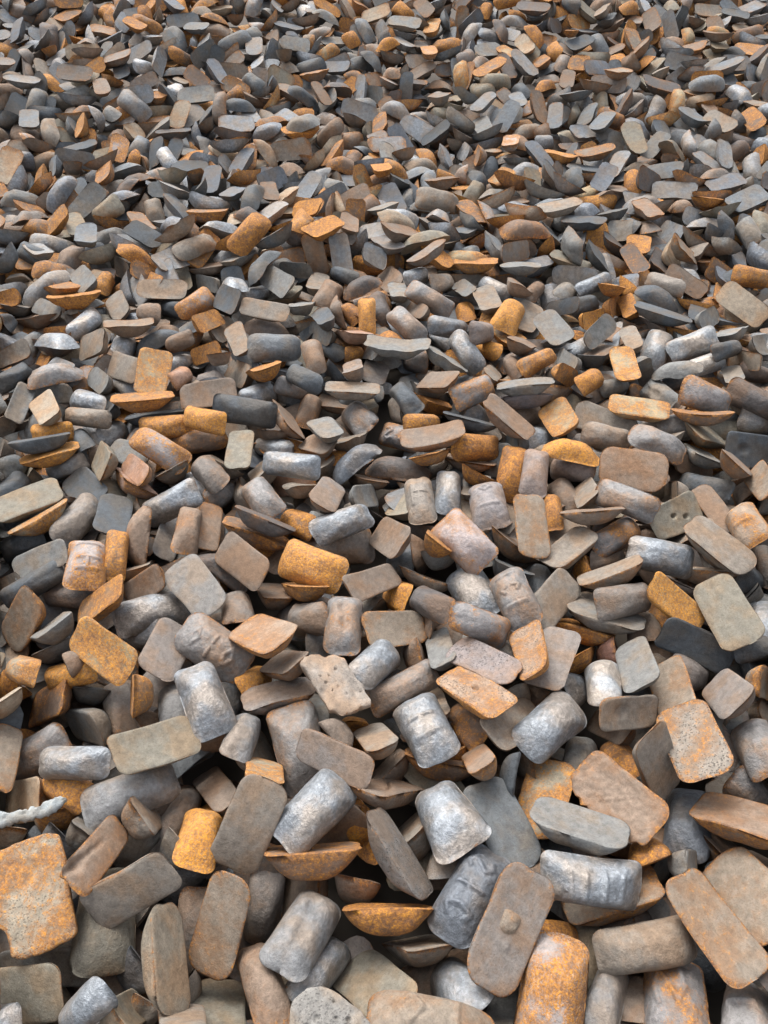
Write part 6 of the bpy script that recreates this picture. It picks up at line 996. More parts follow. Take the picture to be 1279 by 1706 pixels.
R 0.0847 1.5313 -0.1132 0.127 -0.735 -0.191 0.638 0.2000 0.0997 0.0483 b|narrow brown edge left of the small grey boat-shaped ingot
R 0.2429 1.3447 -0.0546 0.153 -0.804 0.550 -0.165 0.2011 0.1112 0.0523 s|broad silver round-backed ingot just below the big pinkish silver one
R 0.3328 1.2653 0.0237 0.154 -0.765 0.611 -0.132 0.1892 0.0964 0.0497 sb mark=ICI|steel round-backed ingot with a brown rim and worn marks, right of the broad silver one
F 0.4351 1.2701 0.0154 0.416 -0.123 0.281 -0.856 0.1926 0.0948 0.0504 t|tan flat ingot right of the steel ingot with worn marks
R 0.4256 1.4245 -0.1022 0.231 0.543 -0.802 0.093 0.1892 0.0826 0.0500 gd|dark grey round back above the tan flat ingot beside the marked steel one
F 0.5041 1.4622 0.0064 0.933 -0.098 -0.037 0.346 0.1906 0.0877 0.0490 t|tan boat-shaped ingot below a long orange-edged upright flat one
F 0.3733 1.5225 -0.0413 0.873 -0.131 0.386 0.268 0.2026 0.1054 0.0477 b|brown boat-shaped ingot right of the big pinkish silver one
R 0.1225 1.2581 0.0065 0.185 -0.828 0.356 -0.390 0.1804 0.0740 0.0488 kb|dark blue steel ingot with a brown top, left of the broad silver one
F 0.1192 1.4308 -0.0791 0.907 -0.389 0.136 -0.094 0.1678 0.1022 0.0408 t|thin brown-grey edge above the dark blue steel ingot
R 0.0580 1.5115 -0.1193 0.246 -0.776 0.280 -0.509 0.1868 0.0746 0.0502 k|dark bluish ingot in the gap below the brown broken one
F 0.1343 1.1374 -0.0059 0.725 0.007 -0.329 -0.605 0.1847 0.0680 0.0493 g|grey flat ingot standing left of the mauve pitted one
F 0.1022 1.1695 -0.0855 0.750 0.152 0.581 0.277 0.1916 0.0929 0.0511 b|brown end below the tan flat ingot with the small hole
R 0.7426 1.4141 0.0169 0.326 -0.939 0.077 0.075 0.1894 0.0930 0.0501 s|blue-silver round-backed ingot in the right half, above the bright orange flat one
R 0.6582 1.5376 -0.0329 0.275 -0.913 -0.282 0.108 0.1874 0.0795 0.0507 so|half-orange steel ingot left of the tan flat one with small holes
F 0.5802 1.5626 0.0522 0.931 -0.339 -0.081 -0.109 0.1782 0.1004 0.0427 b|thin mauve-brown boat-shaped ingot above the half-orange steel one
F 0.8424 1.5961 -0.0058 0.917 0.302 0.104 0.239 0.1979 0.1041 0.0511 ol hole=1|olive-tan flat ingot with two small dark holes
F 0.8906 1.4175 0.0647 0.921 0.028 0.123 -0.369 0.1996 0.1104 0.0518 t|long tan flat ingot with a thick side, right of the olive-tan one with holes
R 0.9867 1.4035 -0.0643 0.433 -0.779 -0.054 0.450 0.1871 0.0858 0.0477 k|dark blue round back under the long tan flat ingot
R 1.0077 1.5252 0.0260 0.184 -0.651 0.651 -0.345 0.1862 0.0932 0.0491 orr mark=II|orange-tan round-backed ingot at the right edge above the long tan flat one
F 0.9662 1.6412 -0.0150 0.769 0.168 -0.113 -0.607 0.1877 0.0646 0.0495 b|brown blade-like ingot left of the orange-tan round back at the right edge
R 1.0862 1.4788 -0.0959 0.094 -0.655 0.718 -0.216 0.1865 0.0658 0.0518 bs|grey-brown ingot cut by the right edge below the orange-tan round back
F 0.8813 1.4166 -0.0315 0.915 -0.347 -0.030 -0.205 0.1827 0.1039 0.0460 t|thin tan boat-shaped ingot above the big grey-olive flat one
F 0.5894 1.3553 0.0307 0.927 -0.283 -0.247 -0.020 0.1756 0.0997 0.0472 t|brown-sided boat-shaped ingot left of the bright orange flat one
R 0.6057 1.2618 0.0160 0.315 -0.917 -0.150 0.193 0.1861 0.0826 0.0500 bs|smooth brown-grey round back under the brown-sided boat
F 0.5652 1.2427 -0.0056 0.959 -0.201 0.023 -0.197 0.1989 0.1046 0.0502 g|grey boat-shaped ingot under the smooth brown-grey round back
R 0.6865 1.2510 -0.0982 0.129 0.583 -0.728 0.336 0.1874 0.0925 0.0493 b|brown end between the grey boat and the bright orange flat ingot
F -1.0978 2.0397 0.0532 0.858 0.152 -0.146 -0.469 0.1897 0.0870 0.0495 tan|light tan flat ingot above an orange sliver boat near the left edge
F -1.1764 2.2570 -0.0468 0.802 0.573 -0.168 -0.029 0.1886 0.0695 0.0506 g|grey flat ingot behind the top of the light tan one near the left edge
F -1.2386 2.1597 -0.0109 0.646 0.303 0.202 0.671 0.1847 0.0643 0.0508 g|grey blade-like ingot left of the light tan flat one near the left edge
R -1.0165 2.1807 -0.0301 0.333 -0.892 0.237 -0.193 0.1866 0.0808 0.0501 s|plump light grey round-backed ingot left of a long orange-stained boat-shaped one
F -0.8052 2.1283 0.0381 0.973 -0.177 0.026 0.147 0.2082 0.1078 0.0550 ro|long orange-stained boat-shaped ingot below an upright speckled orange flat one
R -0.9755 2.0546 0.0022 0.463 -0.877 0.094 -0.089 0.1829 0.0633 0.0494 t|brown-grey boat-shaped ingot below the plump light grey round back
R -1.0903 2.0233 -0.0336 0.501 -0.843 0.039 -0.192 0.1824 0.0648 0.0501 o|orange sliver boat lying on a grey one near the left edge
F -1.0648 1.8847 0.0534 0.937 -0.270 -0.006 0.221 0.1837 0.1019 0.0486 k|dark grey boat-shaped ingot stacked between two orange ones near the left edge
F -1.0412 1.8645 0.0159 0.957 -0.172 -0.035 0.231 0.1835 0.1018 0.0470 oyb|orange-topped boat-shaped ingot, lowest of the three stacked near the left edge
R -1.0091 1.8862 -0.0663 0.537 -0.802 -0.064 -0.252 0.1844 0.0663 0.0510 sg|grey knobbly ingot below the orange-topped boat-shaped one
F -0.8744 1.8286 0.0093 0.802 0.282 -0.362 -0.381 0.1955 0.0959 0.0504 ol|olive-grey flat ingot with a small pit, above a dark slate flat one
R -0.9233 2.0747 -0.0844 0.250 -0.680 -0.485 0.490 0.1895 0.0807 0.0506 sg|grey round back behind a smooth blue-grey flat ingot
F -0.8137 1.9000 -0.0160 0.932 0.187 -0.152 -0.271 0.1926 0.0819 0.0509 g|smooth blue-grey flat ingot left of the mottled orange round-backed one
R -0.6906 1.8548 0.0263 0.212 -0.938 0.224 0.160 0.1927 0.0895 0.0496 oo|mottled orange and lilac round-backed ingot in the left half
R -0.7241 2.0475 -0.0302 0.517 -0.853 -0.006 -0.077 0.1902 0.0767 0.0509 or|orange round-backed ingot just behind the mottled orange and lilac one
R -0.5755 2.0023 0.0309 0.447 -0.851 0.188 -0.203 0.1830 0.0764 0.0497 od|orange ingot with a silvery left half, lying on a brown boat-shaped one
R -0.6143 2.0207 -0.0676 0.515 -0.850 -0.038 -0.103 0.2025 0.0805 0.0522 br|rusty brown boat-shaped ingot under the orange ingot with the silvery half
F -0.7490 1.7648 0.0278 0.852 0.241 -0.279 -0.372 0.1877 0.0693 0.0497 pk|pink-brown pentagonal flat ingot sitting on a boat-shaped one
F -0.7615 1.7818 -0.0298 0.772 -0.420 0.065 -0.473 0.2015 0.1033 0.0496 pk|pink-brown boat-shaped ingot holding the pentagonal one
F -0.6764 1.8579 -0.0535 0.826 -0.088 -0.326 -0.452 0.2054 0.1053 0.0482 t|brown boat-shaped ingot under the lower end of the mottled orange and lilac one
F -0.9152 1.7518 -0.0379 0.892 0.156 -0.123 -0.406 0.2010 0.1044 0.0519 k|dark slate square-ended flat ingot in the left half, above the grey wrinkled round back
R -1.1322 1.7412 -0.0359 0.228 -0.657 -0.583 0.421 0.1813 0.0711 0.0493 k|slate-blue ingot near the left edge above the thick grey-olive slab
R -1.1931 1.8713 -0.0665 0.133 -0.597 -0.590 0.526 0.1831 0.0911 0.0485 gd|grey rounded piece at the left edge beside the orange-topped boat
R -0.6183 1.6518 -0.0079 0.392 -0.885 -0.162 -0.191 0.1889 0.0865 0.0502 s|broad pale silver round back above the pale pink-brown upright one
F -0.5941 2.1588 0.0280 0.954 0.284 0.019 0.096 0.1927 0.0967 0.0498 b|brown-grey flat ingot right of the upright speckled orange one
R -0.4544 2.0487 0.0330 0.570 -0.815 0.051 0.087 0.2124 0.0946 0.0498 k|long dark grey boat-shaped ingot right of the orange one with the silvery half
R -0.4452 2.2590 -0.0535 0.385 -0.802 -0.309 0.336 0.1878 0.0813 0.0507 s|silver striped round back above the long dark grey boat
R -0.3323 2.2954 -0.0467 0.504 -0.703 -0.059 0.499 0.1824 0.0660 0.0505 sb|steel boat-shaped ingot with a rusty rim, above a leaning brown blade
F -0.3116 2.0609 -0.0077 0.732 -0.389 0.214 -0.518 0.1951 0.0989 0.0436 b|leaning brown blade-like ingot right of the long dark grey boat
R -0.2670 2.2187 -0.0959 0.125 0.651 -0.741 -0.105 0.1894 0.0784 0.0511 bo|curved brown-orange ingot right of the leaning brown blade
F -0.1836 1.9370 0.0568 0.819 -0.092 -0.118 -0.553 0.1902 0.0830 0.0484 g|plain grey boat-shaped ingot above a brown flat one, near the middle of the photo
R -0.0835 2.1579 -0.0810 0.175 -0.809 0.503 -0.249 0.1972 0.1034 0.0515 sb|squarish brown-grey round back right of the plain grey boat
F -0.1069 2.1977 0.0282 0.992 -0.116 0.039 -0.005 0.1905 0.0974 0.0441 t|long cream-grey boat-shaped ingot above the squarish brown-grey round back
F -0.2146 1.9321 -0.0057 0.883 0.054 -0.256 -0.390 0.1902 0.0736 0.0467 b|brown flat ingot with a rust edge under the plain grey boat
R -0.0843 1.8249 -0.0049 0.110 0.938 0.209 0.254 0.1750 0.0886 0.0477 sd|slanting dark steel ingot with a thin rusty rim, near the middle of the photo
R 0.0664 2.0503 -0.0798 0.313 -0.893 0.252 -0.204 0.1932 0.0871 0.0515 so mark=SS|silvery lilac ingot with two dark curled marks under a mauve-brown flat one
F -0.4469 1.8630 0.0304 0.717 0.001 -0.019 -0.697 0.1881 0.0818 0.0496 ol|upright grey-taupe flat ingot left of a speckled silver round back
R -0.3616 2.0004 -0.0828 0.417 -0.850 0.185 -0.261 0.1841 0.0657 0.0512 s|blue-silver ingot just above the speckled silver round back
R -0.2765 1.7737 0.0350 0.459 -0.881 0.085 -0.073 0.1870 0.0764 0.0495 s|speckled silver round-backed ingot above a rosy orange flat one
R -0.5280 1.7783 -0.0053 0.151 -0.864 0.449 -0.168 0.1829 0.0808 0.0491 bs|brown-grey round-backed ingot left of the upright grey-taupe one
R -0.5110 1.7766 -0.0903 0.243 -0.760 -0.423 0.430 0.1903 0.0796 0.0511 sb|silver and brown round back left of a long rosy-grey one
R -0.3522 1.6478 0.0111 0.149 -0.856 0.482 -0.113 0.1871 0.0871 0.0500 sb|rosy-grey round-backed ingot slanting above the rust-flanked boat
F -0.2878 1.8211 -0.0787 0.798 0.515 -0.308 -0.063 0.1916 0.0924 0.0509 pk|rosy orange flat ingot behind a small cream boat
F -0.1568 1.6262 0.0580 0.575 -0.293 0.075 -0.760 0.1891 0.0868 0.0494 m|mauve-taupe flat ingot with rounded corners, above the wavy silver ingot
F -0.0483 1.6789 -0.0017 0.795 0.219 0.471 0.312 0.1877 0.0721 0.0497 g|smooth grey flat ingot right of the mauve-taupe one with rounded corners
R 0.0452 1.8591 -0.0731 0.116 0.990 -0.080 -0.015 0.2126 0.0981 0.0491 kb|long dark steel ingot left of an upright grey-tan round back
F 0.1502 1.8948 0.0585 0.993 -0.026 -0.101 0.045 0.2037 0.1028 0.0486 b|mauve-brown flat ingot with a dimpled end lying on a rusty one
R 0.2888 1.9285 -0.0228 0.349 -0.904 -0.112 0.220 0.1897 0.0901 0.0506 r|broad rust-brown round back right of the mauve-brown flat one
F 0.1425 1.8578 0.0157 0.737 -0.334 0.113 0.577 0.1953 0.1005 0.0381 ro|orange sliver under the mauve-brown flat ingot
F 0.2751 1.9141 -0.0575 0.963 -0.251 0.051 -0.081 0.1781 0.1020 0.0434 b|brown edge below the broad rust-brown round back
R 0.3981 1.8234 -0.0454 0.112 -0.621 0.751 0.198 0.1941 0.0880 0.0512 r|upright rust-brown round back left of a pale mauve-brown one
R 0.4576 1.7759 0.0026 0.073 -0.628 0.772 0.056 0.1866 0.0804 0.0503 mb|upright pale mauve-brown round-backed ingot, right of centre
R 0.1072 1.6578 -0.0123 0.065 -0.729 0.681 -0.032 0.1890 0.0853 0.0507 tg mark=T|upright grey-tan round-backed ingot, left one of an upright pair
R 0.1909 1.6979 -0.0129 -0.015 -0.679 0.732 0.062 0.1867 0.0774 0.0507 s|upright silver round-backed ingot, right one of an upright pair
R 0.3008 1.6160 0.0129 0.098 -0.717 0.686 -0.072 0.1914 0.1051 0.0500 mg mark=Q-|grey-mauve round-backed ingot with a small ring and a raised bar
F 0.4036 1.4960 0.0559 0.709 0.082 0.188 -0.675 0.1911 0.0936 0.0498 to|long upright tan flat ingot edged with orange, right of centre
R 0.4967 1.6496 -0.0492 0.022 0.665 -0.741 0.094 0.1788 0.0640 0.0497 ro|rusty ingot right of the long upright tan flat one
R 0.5652 1.7695 -0.0957 0.175 -0.741 0.598 -0.252 0.1905 0.0819 0.0513 b|brown ingot right of the pale mauve-brown upright one
R 0.6008 1.8757 -0.0689 0.301 -0.839 0.256 -0.373 0.1912 0.0795 0.0519 mb|mauve-brown round back under the bright orange one
R 0.5809 1.8594 0.0016 0.097 0.980 -0.168 -0.038 0.1797 0.0933 0.0484 o|bright orange round-backed ingot left of the large plain tan rectangle
F 0.5729 2.0507 0.0091 0.731 0.177 -0.234 -0.616 0.1959 0.1046 0.0504 oyo|olive and orange flat ingot above the bright orange round back
F 0.4021 1.9903 0.0578 0.941 -0.036 0.243 -0.234 0.1927 0.1046 0.0511 b|brown prism-like ingot slanting beside stacked dark bars
F 0.2877 2.0627 -0.0054 0.954 -0.270 0.092 -0.095 0.1919 0.1040 0.0401 k|thin dark blue blade left of the brown prism-like ingot
F 0.4768 2.1901 0.0543 0.977 -0.186 -0.081 -0.058 0.1916 0.1023 0.0481 g|grey bar with a rough front, uppermost of the stack by the brown prism
F 0.4823 2.1858 0.0045 0.956 -0.276 -0.075 -0.067 0.1862 0.1035 0.0499 mk|dark mauve bar, middle one of the stack by the brown prism
R 0.1249 2.0384 -0.0103 0.355 -0.858 -0.184 0.323 0.1811 0.0673 0.0500 or|creamy orange round back above the mauve-brown flat ingot
R 0.0770 2.1635 -0.0053 0.213 -0.808 0.525 -0.163 0.1822 0.0723 0.0497 k|blue-grey tapered ingot left of the rust-bottomed boat
R 0.2974 2.1704 0.0206 0.354 -0.874 -0.288 0.169 0.1879 0.0899 0.0499 so|orange and white-silver ingot left of the grey rough-fronted bar
F 0.1822 2.2159 0.0462 0.876 0.048 -0.293 -0.381 0.1874 0.0869 0.0460 b|brown boat-shaped ingot above the creamy orange round back
F 0.8418 2.0825 0.0288 0.986 0.041 -0.026 -0.157 0.1991 0.0974 0.0463 oyo|tan flat ingot dusted with orange, above a rusty-rimmed silver one
F 1.0242 2.0173 0.0511 0.947 -0.257 -0.057 -0.183 0.1929 0.1030 0.0451 br|rusty tan slab seen edge on, over a greenish-grey boat
F 1.0592 2.0049 -0.0212 0.937 0.002 0.265 0.226 0.2016 0.0985 0.0495 ol|greenish-grey boat-shaped ingot under the rusty tan slab
R 0.8646 1.9168 0.0012 0.176 -0.954 0.234 0.064 0.1872 0.0925 0.0494 sb|blue-silver round-backed ingot with a rust rim, above the large plain tan rectangle
F 0.7486 1.7685 0.0237 0.894 0.383 -0.164 -0.162 0.2026 0.1234 0.0510 tl|large plain tan rectangle of an ingot with an orange stain in one corner
R 0.6945 1.6199 0.0332 0.452 -0.832 0.265 -0.180 0.1890 0.0848 0.0498 sb|silver ingot with a rusty end, just below the large plain tan rectangle
F 0.6010 1.7192 -0.0190 0.661 0.114 -0.424 -0.609 0.1932 0.0815 0.0507 t|taupe ingot left of the silver one with the rusty end
F 0.7395 2.0841 -0.0393 0.929 0.276 -0.006 -0.248 0.2101 0.1077 0.0515 t|wide taupe flat ingot behind the dusty orange tan one
R 0.7254 1.9883 -0.0279 0.407 -0.898 0.018 0.166 0.1884 0.0809 0.0507 tg|brown-grey round back lying above the large plain tan rectangle
R 0.9928 1.7742 -0.0612 0.284 -0.830 0.329 -0.350 0.1910 0.0805 0.0517 k|dark blue-silver round back right of the large plain tan rectangle
F 1.1575 1.8934 -0.0063 0.892 0.420 0.164 0.023 0.1990 0.1109 0.0509 k dent=1|large slate-grey flat ingot at the right edge
R 1.2852 2.1411 -0.0820 0.457 -0.849 -0.003 0.266 0.1918 0.0904 0.0511 sg|grey lumpy ingot at the right edge behind the slate-grey flat one
R 1.0779 2.1433 0.0226 0.443 -0.877 0.119 0.146 0.1919 0.0990 0.0501 so|silver and orange round-backed ingot above the rusty tan slab
R 0.9717 2.2438 -0.0491 0.363 0.522 0.711 0.301 0.1919 0.0927 0.0509 g dent=1|grey folded ingot above the dusty orange tan flat one
R 1.2514 2.1550 0.0035 0.562 -0.781 0.265 -0.066 0.1962 0.0918 0.0500 kb|dark olive-brown boat at the right edge
F 1.0137 1.8971 -0.0199 0.611 -0.265 -0.038 -0.745 0.1995 0.1001 0.0415 g|grey boat with a bright tip under the greenish-grey one
F 1.0595 1.7668 0.0519 0.861 0.025 0.360 0.360 0.1957 0.1025 0.0467 b|small tan-rimmed brown boat left of a rusty flat one at the right edge
F 1.1008 1.7000 0.0430 0.615 0.221 -0.478 -0.587 0.1893 0.0855 0.0496 to|rusty tan flat ingot at the right edge below the slate-grey one
F -0.7994 2.2674 0.0409 0.703 0.001 0.226 -0.675 0.1982 0.1124 0.0505 oyo|upright flat ingot speckled with orange, in the left half of the photo
F -0.9324 2.3403 0.0138 0.866 0.337 -0.240 -0.281 0.1931 0.0964 0.0500 t|plain tan flat ingot left of the upright speckled orange one
R -0.4034 2.4602 0.0161 0.367 -0.927 -0.043 0.058 0.1997 0.1058 0.0503 kg|broad slate-grey round back with a flat base, under a pinkish-rimmed flat one
F -0.4620 2.7033 0.0396 0.964 0.241 0.011 -0.113 0.1979 0.0814 0.0480 t|pinkish-rimmed tan flat ingot above two grey round backs
'''
